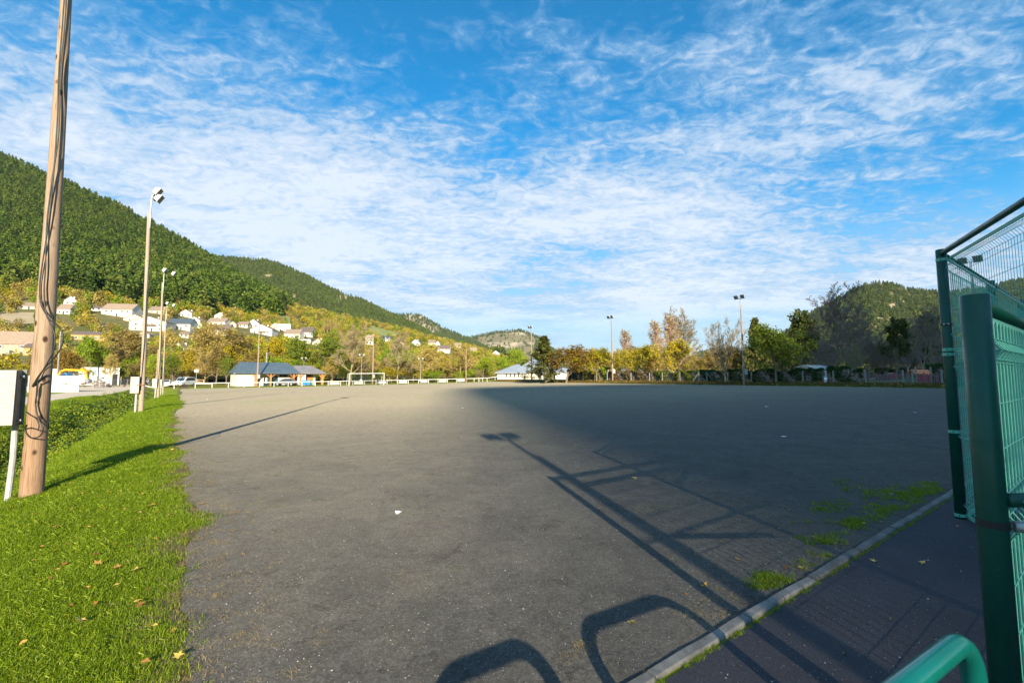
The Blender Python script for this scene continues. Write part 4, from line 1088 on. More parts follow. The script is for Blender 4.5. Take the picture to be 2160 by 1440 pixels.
# hedges, gardens and woods between the houses
def m7(px, py):
    low = py > fl(px) - 4
    fieldm = ((px - 30) / 42) ** 2 + ((py - 671) / 9) ** 2 < 1
    mead = (((px - 805) / 36) ** 2 + ((py - 701 - (px - 805) * 0.22) / 8) ** 2 < 1) | (((px - 575) / 40) ** 2 + ((py - 664 - (px - 575) * 0.2) / 6) ** 2 < 1)
    return np.where(low & (py < 790), 0.8, 0) * np.where(fieldm | mead, 0.03, 1) * np.where(py > 765, 0.3, 1.0)
HOUSE_SPOTS = []
# ------------------------------------------------------------------ houses on the slope
def house(name, label, loc, rz, w, d, h, rh, wall='render', roof='tile', gable='side', wins=4, chim=1, door=True, cat='house', sh=None, over=0.35, flat=False, extra=None, rows=1):
    """local x = width, -y faces the viewer; gable 'side': ridge along x, 'front': ridge along y"""
    t = thing(name, label, cat, loc, rz)
    mb = MB(); b0 = -5.0                     # walls run down into the slope
    if flat:
        mb.box((0, 0, (h + b0) / 2), (w, d, h - b0)); mb.build('wall', M[wall], t)
        rb_ = MB(); rb_.box((0, 0, h + 0.12), (w + 0.5, d + 0.5, 0.24)); rb_.build('roof', M[roof], t)
    elif gable == 'side':
        mb.prism([(-w / 2, -d / 2, b0), (-w / 2, d / 2, b0), (-w / 2, d / 2, h), (-w / 2, 0, h + rh), (-w / 2, -d / 2, h)], (w, 0, 0)); mb.build('wall', M[wall], t)
        rb_ = MB(); th = 0.18; W2 = w / 2 + over; sl = rh / (d / 2); o_ = over
        for sg in (-1, 1):
            rb_.prism([(-W2, sg * (d / 2 + o_), h - sl * o_ + 0.05), (-W2, 0, h + rh + 0.05), (-W2, 0, h + rh + th + 0.05), (-W2, sg * (d / 2 + o_), h - sl * o_ + th + 0.05)][::sg], (2 * W2, 0, 0))
        ro = rb_.build('roof', M[roof], t)
    else:
        mb.prism([(w / 2, -d / 2, b0), (-w / 2, -d / 2, b0), (-w / 2, -d / 2, h), (0, -d / 2, h + rh), (w / 2, -d / 2, h)], (0, d, 0)); mb.build('wall', M[wall], t)
        rb_ = MB(); th = 0.18; D2 = d / 2 + over; sl = rh / (w / 2); o_ = over
        for sg in (-1, 1):
            rb_.prism([(sg * (w / 2 + o_), -D2, h - sl * o_ + 0.05), (0, -D2, h + rh + 0.05), (0, -D2, h + rh + th + 0.05), (sg * (w / 2 + o_), -D2, h - sl * o_ + th + 0.05)][::-sg], (0, 2 * D2, 0))
        ro = rb_.build('roof', M[roof], t)
    if not flat:
        ro = [c for c in t.children if c.name.startswith('roof')][0]
        for k in range(chim):
            cb = MB(); cx = (-0.3 + 0.6 * k) * w if gable == 'side' else 0.12 * w; cy = 0.1 * d
            zt = h + rh * (0.8 if gable == 'side' else 0.75)
            cb.box((cx, cy, zt + 0.3), (0.9, 0.6, 1.7)); cb.box((cx, cy, zt + 1.2), (1.05, 0.75, 0.12)); cb.build('chimney', M['cream' if wall != 'render' else 'render'], ro)
    for rr in range(rows):
        z0 = (1.0 + 2.8 * rr) if rows > 1 or h < 4 else (h - 2.0)
        for k in range(wins):
            x = (-0.5 + (k + 0.5) / wins) * w * 0.86
            if door and rr == 0 and k == wins // 2 and wins > 2:
                db = MB(); db.box((x, -d / 2 - 0.02, 1.05), (1.0, 0.06, 2.1)); db.build('door', M['door'], t); continue
            wb = MB(); ww = 1.15; wh = 1.25; y = -d / 2
            wb.box((x, y - 0.01, z0 + wh / 2), (ww + 0.2, 0.06, wh + 0.2))
            wo = wb.build('window', M['white' if wall != 'render' else 'cream'], t)
            pb = MB(); pb.box((x - ww / 4 - 0.01, y - 0.045, z0 + wh / 2), (ww / 2 - 0.06, 0.02, wh - 0.08)); pb.box((x + ww / 4 + 0.01, y - 0.045, z0 + wh / 2), (ww / 2 - 0.06, 0.02, wh - 0.08)); pb.build('pane', M['pane'], wo)
            if sh:
                for sg in (-1, 1):
                    s_ = MB(); s_.box((x + sg * (ww / 2 + 0.42), y - 0.03, z0 + wh / 2), (0.5, 0.05, wh + 0.15)); s_.build('shutter', M[sh], wo)
    if extra: extra(t, w, d, h)
    return t
def balcony(t, w, d, h):
    b = MB(); b.box((0.05 * w, -d / 2 - 0.6, h - 2.4), (0.36 * w, 1.2, 0.15)); b.box((0.05 * w, -d / 2 - 1.18, h - 1.9), (0.36 * w, 0.05, 0.9)); b.build('balcony', M['bark'], t)
def solar(t, w, d, h):
    s_ = MB(); s_.bar((-w * 0.3, -d * 0.35, h + 0.9), (-w * 0.02, -d * 0.35, h + 0.9), 2.0, 0.08, up=(0, -0.45, 0.9)); s_.build('solar_panel', M['blue'], t)
def dormers(t, w, d, h):
    for k in (-0.2, 0.05, 0.3):
        s_ = MB(); s_.box((k * w, -d * 0.3, h + 0.9), (1.4, 1.6, 1.3)); s_.build('dormer', M['render'], t)
# px left, px right, y of the foot, y of the eaves, y of the ridge, wall, roof, gable, windows, yaw offset, label, options
HS = [
 (-42, 44, 744, 720, 693, 'stone', 'tile', 'side', 4, 0.1, 'stone farmhouse with grey tiled roof and rose shutters at the left edge', dict(sh='shutter', chim=1)),
 (46, 70, 746, 728, 720, 'ochre', 'tile_dark', 'side', 2, 0.1, 'low ochre annex beside the stone farmhouse', dict(chim=0)),
 (36, 78, 651, 643, 635, 'cream', 'tile', 'side', 3, 0.2, 'low pale bungalow above the ploughed field', dict(chim=0)),
 (119, 146, 663, 651, 640, 'render', 'tile', 'side', 3, 0.5, 'brown-roofed white house just right of the large wooden pole', {}),
 (131, 153, 640, 631, 621, 'render', 'tile_dark', 'front', 2, -0.3, 'small white house with dark gable highest beside the large pole', {}),
 (213, 274, 665, 650, 636, 'render', 'tile', 'side', 5, 0.35, 'long white house with tan roof and two chimneys under the forest edge', dict(chim=2, rows=1)),
 (258, 300, 677, 670, 661, 'cream', 'tile', 'front', 2, 0.2, 'pale gabled house tucked behind the broad white villa', {}),
 (271, 342, 696, 676, 664, 'render', 'tile_dark', 'front', 4, 0.15, 'broad white villa with low dark gable and a balcony', dict(extra=balcony, rows=2)),
 (312, 348, 660, 652, 643, 'cream', 'tile', 'side', 3, 0.3, 'tan-roofed house directly above the broad white villa', {}),
 (351, 398, 695, 682, 670, 'render', 'slate', 'side', 4, 0.3, 'white house with long blue-grey slate roof right of the third pole', dict(chim=0)),
 (376, 404, 669, 661, 653, 'render', 'tile', 'front', 2, 0.4, 'white gabled house under the conifers, above the slate-roofed one', {}),
 (396, 420, 685, 677, 669, 'render', 'tile', 'front', 2, 0.3, 'small white gabled house right of the slate-roofed house', {}),
 (411, 427, 693, 686, 680, 'cream', 'tile', 'front', 1, 0.2, 'tiny cream gable between larger roofs', dict(chim=0)),
 (436, 474, 688, 680, 671, 'render', 'tile', 'side', 3, 0.4, 'white house with wide tan roof below the woodland clearing', {}),
 (447, 470, 674, 666, 658, 'render', 'tile', 'front', 2, -0.3, 'white house set highest above the wide tan roof', {}),
 (441, 482, 707, 694, 682, 'cream', 'tile_dark', 'side', 3, 0.5, 'stone-coloured house with dark brown roof among the belt treetops', {}),
 (481, 495, 693, 686, 680, 'cream', 'tile', 'front', 1, 0.0, 'narrow cream house with a single window left of the twin white gables', dict(chim=0)),
 (500, 521, 694, 687, 680, 'cream', 'tile', 'side', 2, 0.3, 'low cream house left of the steep white gable', dict(chim=0)),
 (519, 545, 694, 685, 675, 'render', 'tile_dark', 'front', 2, 0.2, 'steep white gable behind the largest white chalet house', {}),
 (526, 571, 706, 695, 685, 'render', 'tile_dark', 'front', 3, 0.2, 'largest white gabled house in the middle of the slope, dark low roof', dict(extra=balcony)),
 (566, 585, 696, 688, 680, 'cream', 'slate', 'front', 1, -0.4, 'small slate-roofed house left of the flat-roofed white block', dict(chim=0)),
 (585, 610, 697, 683, 682, 'white', 'white', 'side', 2, 0.0, 'modern flat-roofed white block on the slope', dict(flat=True)),
 (598, 633, 712, 702, 692, 'render', 'tile', 'side', 3, 0.35, 'brown-roofed house with blue solar panel', dict(extra=solar)),
 (630, 659, 711, 700, 690, 'render', 'tile_dark', 'side', 3, 0.3, 'white house with dark brown roof right of the solar panel house', dict(chim=2)),
 (616, 653, 722, 713, 711, 'white', 'slate', 'side', 3, 0.1, 'low flat white building with dark band just above the green belt tree', dict(flat=True)),
 (658, 681, 728, 721, 713, 'cream', 'tile', 'front', 2, 0.2, 'beige gabled house left of the tall pale-trunked tree', {}),
 (355, 391, 749, 736, 718, 'stone', 'tile', 'front', 1, 0.35, 'old stone barn with steep gable among the belt trees', dict(door=False)),
 (147, 213, 716, 703, 696, 'ochre', 'tile_dark', 'side', 5, 0.0, 'long ochre building with flat dark roof above the green tree', dict(chim=0)),
 (770, 788, 724, 717, 710, 'cream', 'tile', 'side', 2, 0.3, 'cream house left of the wooden pole behind the goal', {}),
 (797, 825, 718, 712, 706, 'render', 'slate', 'side', 3, 0.1, 'white house with three dormers under the green meadow', dict(extra=dormers, chim=0)),
 (766, 786, 730, 725, 720, 'render', 'tile', 'front', 2, 0.1, 'low white gable peeping over the trees behind the goal', dict(chim=0)),
 (838, 854, 730, 725, 719, 'cream', 'tile', 'front', 1, 0.2, 'cream house half hidden by the forked white-trunked tree', dict(chim=0)),
 (867, 887, 726, 719, 712, 'render', 'slate', 'front', 2, 0.3, 'white gabled house alone on the slope right of the goal', {}),
 (903, 918, 728, 721, 715, 'cream', 'tile', 'side', 2, 0.2, 'tan house behind the orange tree on the slope', {}),
 (918, 929, 731, 724, 717, 'render', 'tile', 'front', 1, 0.3, 'narrow white house joined to the tan one', dict(chim=0)),
 (921, 949, 744, 735, 727, 'render', 'tile_dark', 'side', 3, 0.3, 'white long house with a dark roof at the foot of the far slope', {}),
 (958, 973, 734, 729, 723, 'cream', 'tile', 'side', 2, 0.2, 'pale house behind the widest golden tree', dict(chim=0)),
 (990, 1006, 742, 737, 731, 'render', 'tile', 'side', 2, 0.2, 'white house nearest the far end of the valley slope', dict(chim=0)),
 (1039, 1054, 750, 744, 739, 'render', 'slate', 'front', 1, 0.2, 'last small white house of the village, above the pale-roofed hall', dict(chim=0)),
 (286, 312, 712, 706, 700, 'cream', 'tile', 'front', 1, 0.3, 'cream gable just below the broad white villa', dict(chim=0)),
 (376, 396, 712, 705, 699, 'render', 'tile', 'side', 2, 0.3, 'white low house under the slate-roofed one', dict(chim=0)),
 (188, 212, 655, 650, 645, 'render', 'tile_dark', 'side', 2, 0.2, 'small white house left of the long white house', dict(chim=0)),
]
for (x0, x1, yb, ye, yr, wall, roof, gb, wn, yaw, lab, op) in HS:
    pc = (x0 + x1) / 2; p = hill_at(H1, pc, yb); Y = p.y
    w = (x1 - x0) / FPX * Y; eh = max((yb - ye) / FPX * Y, 2.4); rh = max((ye - yr) / FPX * Y, 0.8)
    u = (pc - 1080) / FPX
    nm = 'barn' if 'barn' in lab else ('building' if 'building' in lab else 'house')
    ang = -math.atan(u) * 0.45 - yaw * 0.55
    # turned broadly towards the valley
    op = dict(op); d = min(max(w * 0.6, 6.5), 11) if gb == 'side' else max(min(w * 0.9, 12), 7)
    w2 = w * 0.97
    HOUSE_SPOTS.append((pc, yb, (x1 - x0) / 2, ye, Y))
    house(nm, lab, (p.x, p.y + d / 2, p.z - 0.3), ang, w2, d, eh, rh, wall, roof, gb, wn, cat='barn' if nm == 'barn' else nm, **op)
def clear_houses(px, py, Y):
    k = np.ones(len(px), bool)
    for pc, yb, hw, ye, Yh in HOUSE_SPOTS:
        # nothing planted on a house or so close in front that it would cover it
        k &= ~((abs(px - pc) < hw + 2) & (Y < Yh + 12) & (Y > Yh * 0.90 - 4))
    return k
pt, pp, py_ = sample_hill(H1, 17000, rs, m7, (-300, 1150))
kk = clear_houses(pp, py_, pt[:, 1]); pt = pt[kk]; pp = pp[kk]; py_ = py_[kk]
nearf = np.clip((py_ - fl(pp)) / 60, 0, 1)
scatter('slope_woodland', mixed, pt, rs.uniform(4.0, 8.5, len(pt)) * (1.15 - 0.25 * nearf), rs.uniform(0, 6.28, len(pt)), 'autumn trees and garden hedges between the hillside houses', 'woodland', 9)
# two fields laid on the slope
def patch(name, H, outline, mname, kind='structure'):
    n = 14; pts = []
    (xa, xb), (y0, y1) = outline
    V = []
    for i in range(n + 1):
        px = xa + (xb - xa) * i / n
        ya = y0(px); yb2 = y1(px)
        for j in range(6):
            p = hill_at(H, px, ya + (yb2 - ya) * j / 5.0); V.append((p.x, p.y, p.z + 0.35))
    i = (np.arange(n)[:, None] * 6 + np.arange(5)[None, :]).ravel()
    F = np.stack([i, i + 6, i + 7, i + 1], 1)
    o = mobj(name, np_mesh(name, V, F, M[mname], smooth=True)); o['kind'] = kind
patch('field', H1, ((-10, 72), (lambda x: 660, lambda x: 684)), 'sandfield')
patch('meadow', H1, ((768, 842), (lambda x: 682 + (x - 768) * 0.20, lambda x: 706 + (x - 768) * 0.12)), 'field')
patch('meadow', H1, ((545, 612), (lambda x: 657 + (x - 545) * 0.16, lambda x: 670 + (x - 545) * 0.2)), 'field')

# ------------------------------------------------------------------ clubhouse
def clubhouse():
    p0 = P(468, 811, 98); L_ = 18.5
    S_ = Vector((P(499, 795, 92).x, 92, 0)); CR = math.radians(40); L0 = 15.6; CD = Vector((math.cos(CR), math.sin(CR), 0)); C0 = S_ + CD * (L0 / 2)
    t = thing('clubhouse', 'white single-storey clubhouse with blue-grey metal roof and timber porch posts', 'building', (C0.x, C0.y, -0.3), CR)
    w = L0; D = 6.0; h = 2.75; rh = 2.3; half = w / 2
    wl = MB(); wl.box((0, D / 2 + 1.3, h / 2 - 0.2), (w, D, h + 0.4)); wl.box((-half + 1.6, 0.65, h / 2 - 0.2), (3.2, 1.3, h + 0.4)); wl.build('wall', M['render'], t)
    # main roof: left gable leaning into view, the ridge along x
    xs = -half - 0.4; xe = half * 0.2
    def roofpart(xa, xb, ins_a, ins_b, zc, m, top):
        r = MB(); yf = -0.5; yb = D + 1.7; ym = (yf + yb) / 2
        A = [(xa, yf, h), (xb, yf, h), (xb - ins_b, ym, top), (xa + ins_a, ym, top)]; Bk = [(xa, yb, h), (xb, yb, h)]
        r.quad(*A); r.quad(Bk[1], Bk[0], A[3], A[2]); r.quad(A[0], A[3], Bk[0]); r.quad(A[1], Bk[1], A[2])
        r.quad((xa, yf, h - 0.02), (xa, yb, h - 0.02), (xb, yb, h - 0.02), (xb, yf, h - 0.02))
        r.box(((xa + xb) / 2, yf - 0.04, h - 0.07), (xb - xa, 0.12, 0.16))
        ro = r.build('roof', m, t)
        s_ = MB(); n = int((xb - xa) / 0.55)
        for i in range(1, n):
            x = xa + (xb - xa) * i / n; f = 1.0
            if x < xa + ins_a: f = (x - xa) / ins_a
            if x > xb - ins_b: f = (xb - x) / ins_b
            if f > 0.1: s_.bar((x, yf, h + 0.03), (x, yf + (ym - yf) * f, h + (top - h) * f + 0.03), 0.05, 0.06)
        s_.build('roof_seam', m, ro)
        return ro
    roofpart(xs, xe + 2.6, 1.3, 1.6, 0, M['zinc'], h + rh)
    roofpart(xe + 1.6, half + 1.9, 0.6, 2.2, 0, M['zinc2'], h + rh - 0.55)
    g = MB(); g.box((0, -0.46, h - 0.1), (w + 1.2, 0.1, 0.12)); g.build('gutter', M['lamp'], t)
    for i, x in enumerate([-half + 3.4, -1.6, 2.9, 4.2]):
        c = MB(); c.box((x, -0.2, h / 2 - 0.1), (0.28, 0.28, h)); c.bar((x, -0.2, h - 1.0), (x + 0.9, -0.2, h - 0.15), 0.14, 0.14); c.bar((x, -0.2, h - 1.0), (x - 0.9, -0.2, h - 0.15), 0.14, 0.14); c.build('porch_post', M['timber'], t)
    c = MB(); x = half + 1.1; c.box((x, -0.1, h / 2 - 0.1), (0.45, 0.35, h)); c.bar((x, -0.1, h - 1.3), (x + 0.8, -0.1, h - 0.1), 0.2, 0.2); c.bar((x, -0.1, h - 1.3), (x - 0.8, -0.1, h - 0.1), 0.2, 0.2); c.build('porch_post', M['timber'], t)
    for x, ww, m in [(-half + 4.1, 0.9, 'door'), (-half + 6.4, 1.1, 'door'), (-0.3, 0.8, 'door'), (3.6, 0.7, 'door')]:
        d = MB(); d.box((x, 1.28, 1.05), (ww, 0.1, 2.1)); o = d.build('door', M[m], t)
        k = MB(); k.box((x + ww * 0.35, 1.2, 1.0), (0.06, 0.08, 0.2)); k.build('handle', M['galv'], o)
    for x in (1.2, 6.0):
        f = MB(); f.box((x, 1.28, 2.15), (1.7, 0.08, 0.55)); o = f.build('window', M['timber'], t)
        k = MB(); k.box((x, 1.22, 2.15), (1.55, 0.04, 0.4)); k.build('pane', M['pane'], o)
    for x, ww in ((half - 4.9, 0.9), (half - 1.6, 2.2)):
        d = MB(); d.box((x, 1.27, 1.3), (ww, 0.08, 2.5)); d.build('timber_panel', M['timber'], t)
    d = MB(); d.box((half - 3.2, 0.2, 1.35), (1.6, 0.5, 2.8)); d.build('white_pillar', M['white'], t)
clubhouse()
# pale-roofed hall behind the far corner
def hall():
    Y = 138; x0 = P(1047, 795, Y).x; x1 = P(1216, 795, Y).x; w = x1 - x0; z = P(1100, 803.5, Y).z
    t = thing('sports_hall', 'white hall with wide pale blue hipped slate roof behind the cedar', 'building', ((x0 + x1) / 2, Y, z), 0)
    D = 12; h = 2.55
    wl = MB(); wl.box((0, D / 2, h / 2 - 0.3), (w - 0.6, D, h + 0.6)); wl.build('wall', M['render'], t)
    ov = 0.7; pk = P(1128, 757, Y + 6).z - z
    def hip(xa, xb, ya, yb, zt, xr0, xr1):
        r = MB(); ym = (ya + yb) / 2
        r.quad((xa, ya, h), (xb, ya, h), (xr1, ym, zt), (xr0, ym, zt)); r.quad((xb, yb, h), (xa, yb, h), (xr0, ym, zt), (xr1, ym, zt))
        r.quad((xa, yb, h), (xa, ya, h), (xr0, ym, zt)); r.quad((xb, ya, h), (xb, yb, h), (xr1, ym, zt)); r.quad((xa, ya, h - 0.02), (xa, yb, h - 0.02), (xb, yb, h - 0.02), (xb, ya, h - 0.02))
        r.box(((xa + xb) / 2, ya - 0.04, h - 0.1), (xb - xa, 0.1, 0.2))
        return r.build('roof', M['slate_pale'], t)
    a = -w / 2
    hip(a - ov, a + 9.5, -ov, D, h + (pk - h) * 0.62, a + 6.2, a + 7.0)
    hip(a + 5.0, w / 2 + ov, -ov + 0.3, D + 3, pk, a + 11.0, a + 13.0)
    for k in range(4):
        f = MB(); x = a + 3.0 + k * 1.25; f.box((x, -0.03, 1.65), (0.42, 0.08, 1.0)); o = f.build('window', M['tile'], t)
        g = MB(); g.box((x, -0.085, 1.65), (0.3, 0.03, 0.88)); g.build('pane', M['pane'], o)
    g = MB(); g.box((a + 8.6, -0.15, h / 2), (0.25, 0.2, h)); g.build('downpipe', M['slate'], t)
    for x, ww in ((a + 13.2, 0.9), (a + 14.6, 0.9), (a + 16.2, 1.0), (a + 17.8, 0.7)):
        g = MB(); g.box((x, -0.03, 1.15), (ww, 0.1, 2.2)); g.build('door', M['slate'], t)
    g = MB(); g.box((w / 2 - 5.3, -0.55, 1.15), (2.3, 0.8, 2.6)); g.build('annex', M['white'], t)
hall()

# ------------------------------------------------------------------ construction yard, shed, excavator
def wall_yard():
    A_ = Vector((P(60, 795, 58).x, 58, -0.34)); B_ = Vector((P(168, 795, 61.5).x, 61.5, -0.34)); d = (B_ - A_).normalized(); nn = Vector((d.y, -d.x, 0)); L_ = (B_ - A_).length; h = 2.02
    t = thing('site_hut', 'smooth white site hut with small dark markings beside the gravel road', 'hut', A_, 0)
    for i in range(4):
        m = MB(); p0 = d * (L_ * i / 4 + 0.01); p1 = d * (L_ * (i + 1) / 4 - 0.01)
        m.bar(p0 + Vector((0, 0, h / 2)) , p1 + Vector((0, 0, h / 2)), 0.1, h + 0.1); m.build('panel', M['white'], t)
    m = MB(); q = d * (L_ - 0.02) - nn * 0.06
    m.bar(q + Vector((0, 0, h / 2)), q - nn * 2.4 + Vector((0, 0, h / 2)), 0.1, h + 0.1); m.build('side_panel', M['pvc'], t)
    m = MB(); m.bar(d * 0.0 - nn * 1.2 + Vector((0, 0, h + 0.07)), d * L_ - nn * 1.2 + Vector((0, 0, h + 0.07)), 2.5, 0.05); m.build('roof', M['lamp'], t)
    m = MB()
    for i, (s, l, z) in enumerate([(0.66, 0.03, 1.05), (0.70, 0.05, 1.05), (0.765, 0.05, 1.08), (0.68, 0.13, 0.96), (0.90, 0.02, 0.93), (0.925, 0.02, 0.91)]):
        p0 = d * (L_ * s) + nn * 0.056; p1 = d * (L_ * (s + l)) + nn * 0.056
        m.bar(p0 + Vector((0, 0, z)), p1 + Vector((0, 0, z)), 0.008, 0.10 if i != 3 else 0.03)
    m.build('lettering', M['tile_dark'], t)
wall_yard()
def shed():
    Y = 104; x0 = P(176, 795, Y).x; x1 = P(241, 795, Y).x; z = -0.4; zt = P(200, 775.5, Y).z
    t = thing('shed', 'windowless white shed with a dark open door at its right end', 'shed', ((x0 + x1) / 2, Y, z), math.radians(38))
    w = x1 - x0; h = zt - z
    m = MB(); m.box((0, 2.5, h / 2), (w, 5, h)); m.build('wall', M['white'], t)
    m = MB(); m.box((0, 2.5, h + 0.06), (w + 0.2, 5.2, 0.12)); m.build('roof', M['lamp'], t)
    m = MB(); m.box((w / 2 - 0.75, -0.04, 1.35), (0.9, 0.12, 2.7)); m.build('door', M['rubber'], t)
    m = MB(); m.box((-w / 2 - 2.6, 3.4, h / 2 - 0.1), (5.0, 3.0, h - 0.4)); m.build('side_annex', M['lamp'], t)
shed()
def excavator():
    Y = 88; bx = P(138, 795, Y).x; z = -0.3
    t = thing('excavator', 'yellow excavator with folded boom behind the white hoarding', 'excavator', (bx, Y, z), 0)
    m = MB()
    for y in (-0.9, 0.9):
        o = [(-1.6, y, 0.4), (-1.2, y, 0.0), (1.2, y, 0.0), (1.6, y, 0.4), (1.2, y, 0.75), (-1.2, y, 0.75)]; m.prism(o, (0, 0.5 if y > 0 else -0.5, 0))
    m.build('track', M['rubber'], t)
    m = MB(); m.box((-0.7, 0, 1.3), (2.6, 2.0, 0.9)); m.build('body', M['yellow'], t, bevel=0.08)
    m = MB(); m.box((0.45, -0.35, 1.85), (1.2, 1.1, 1.5)); c = m.build('cab', M['blue'], t, bevel=0.08)
    m = MB(); m.box((0.45, -0.92, 2.1), (0.95, 0.03, 0.8)); m.build('window', M['pane'], c)
    def P2(px, py): q = P(px, py, Y); return Vector((q.x - bx, 0.4, q.z - z))
    m = MB(); a = [P2(120, 795), P2(127, 783), P2(136, 779.5), P2(172, 781)]
    for i in range(3): m.bar(a[i], a[i + 1] + (a[i + 1] - a[i]).normalized() * 0.12, 0.35, 0.62 if i < 2 else 0.5, up=(0, 1, 0))
    m.build('boom', M['yellow'], t)
    m = MB(); m.bar(P2(170, 777), P2(181, 786), 0.35, 0.75, up=(0, 1, 0)); m.bar(P2(179, 783), P2(181, 800), 0.32, 0.5, up=(0, 1, 0)); m.build('arm', M['yellow'], t)
    m = MB(); q = P2(182, 803); m.prism([(q.x - 0.4, 0.0, q.z + 0.4), (q.x + 0.3, 0.0, q.z + 0.4), (q.x + 0.5, 0.0, q.z - 0.1), (q.x + 0.2, 0.0, q.z - 0.5), (q.x - 0.4, 0.0, q.z - 0.35)], (0, 0.8, 0)); m.build('bucket', M['galv'], t)
    m = MB(); m.tube([P2(184, 783) + Vector((0, -0.2, 0)), P2(186, 796) + Vector((0, -0.2, 0))], 0.09, 6); m.build('hydraulic_ram', M['rubber'], t)
excavator()
def rubble():
    a, b = 90, -13.5; p = GP(a, b)
    t = MB(); r = random.Random(4)
    for k in range(70):
        q = Vector((r.gauss(0, 2.0), r.gauss(0, 1.6), 0.0)); hh = 0.9 * math.exp(-(q.x / 2.5) ** 2) ; s_ = r.uniform(0.2, 0.6)
        t.box((q.x, q.y, max(hh * r.random(), 0.1)), (s_, s_ * 0.7, s_ * 0.6), Matrix.Translation(q * 0) @ Matrix.Rotation(r.uniform(-0.5, 0.5), 4, 'X'))
    o = t.build('rubble_heap', M['bark_dark']); o.location = (P(203, 795, 88).x, 88, -0.3); tag(o, 'heap of dark rubble and planks in front of the white shed', 'rubble', kind='stuff')
rubble()
def mesh_barrier(pts, h, label, m='galv'):
    t = thing('site_fence', label, 'fence', pts[0], 0)
    for i, p in enumerate(pts):
        q = p - pts[0]; c = MB(); c.tube([q + Vector((0, 0, -0.1)), q + Vector((0, 0, h))], 0.035, 6); c.build('post', M[m], t)
        if i + 1 < len(pts):
            r_ = pts[i + 1] - pts[0]; c = MB()
            for z in (0.1, h * 0.5, h - 0.05): c.bar(q + Vector((0, 0, z)), r_ + Vector((0, 0, z)), 0.03, 0.03)
            n = 14
            for k in range(1, n): s_ = q.lerp(r_, k / n); c.bar(s_ + Vector((0, 0, 0.1)), s_ + Vector((0, 0, h - 0.05)), 0.015, 0.015)
            c.build('mesh_panel', M[m], t)['kind'] = 'stuff'
mesh_barrier([Vector((P(x, 795, y).x, y, z)) for x, y, z in ((198, 78, -0.3), (211, 82, -0.3), (224, 86, -0.3), (256, 92, -0.3), (278, 96, -0.3))], 1.7, 'grey wire site fence along the rubble and the white shed')
def guard_wall():
    pts = [Vector((P(x, 795, y).x, y, z)) for x, y, z in ((270, 112, 0.2), (330, 112, 0.35), (381, 110, 0.7))]
    t = thing('retaining_wall', 'low pale grey wall beside the ramp behind the parked cars', 'wall', pts[0], 0)
    for i in range(2):
        m = MB(); m.bar(pts[i] - pts[0] + Vector((0, 0, 0.45)), pts[i + 1] - pts[0] + Vector((0, 0, 0.45)), 0.2, 1.9); m.build('section', M['pvc'], t)
    ramp_ = MB(); A = [Vector((P(x, 795, y).x, y, z)) for x, y, z in ((335, 109, -0.1), (452, 104, -0.1), (382, 118, 1.6), (352, 118, 1.4))]
    ramp_.quad(*A); o = ramp_.build('ramp', M['road']); o['kind'] = 'structure'
    t = thing('timber_fence', 'light timber post and rail fence descending beside the ramp', 'fence', Vector((P(382, 795, 110).x, 110, 0.6)), 0)
    q = [Vector((P(x, 795, y).x, y, z)) - t.location for x, y, z in ((382, 110, 1.0), (388, 109.4, 0.8), (396, 108.8, 0.55), (404, 108.2, 0.3), (411, 107.6, 0.1), (416, 107, -0.1), (430, 106, -0.2))]
    for i, p in enumerate(q):
        m = MB(); m.box((p.x, p.y, p.z + 0.55), (0.14, 0.14, 1.4)); m.build('post', M['raw_timber'], t)
        if i + 1 < len(q):
            for z in (0.5, 1.1):
                m = MB(); m.bar(p + Vector((0, -0.05, z)), q[i + 1] + Vector((0, -0.05, z)), 0.06, 0.16); m.build('rail', M['raw_timber'], t)
guard_wall()
def sign(px, ytop, Y, w, h, label, name='information_sign', double=False):
    p = P(px, 795, Y); z = TW(p.x, Y) if px > 450 else -0.2; zt = P(px, ytop, Y).z
    t = thing(name, label, 'sign', (p.x, Y, z), 0)
    m = MB(); m.tube([(0, 0, -0.1), (0, 0, zt - z - 0.05)], 0.05, 6); m.build('post', M['galv'], t)
    m = MB(); m.box((0, -0.07, zt - z - h / 2), (w, 0.05, h)); b = m.build('board', M['white'], t)
    m = MB(); m.box((0, -0.11, zt - z - h * 0.42), (w * 0.6, 0.02, h * 0.12)); m.build('printing', M['slate'], b)
sign(414, 779, 107, 0.95, 0.6, 'white rectangular sign on a post at the end of the timber fence')

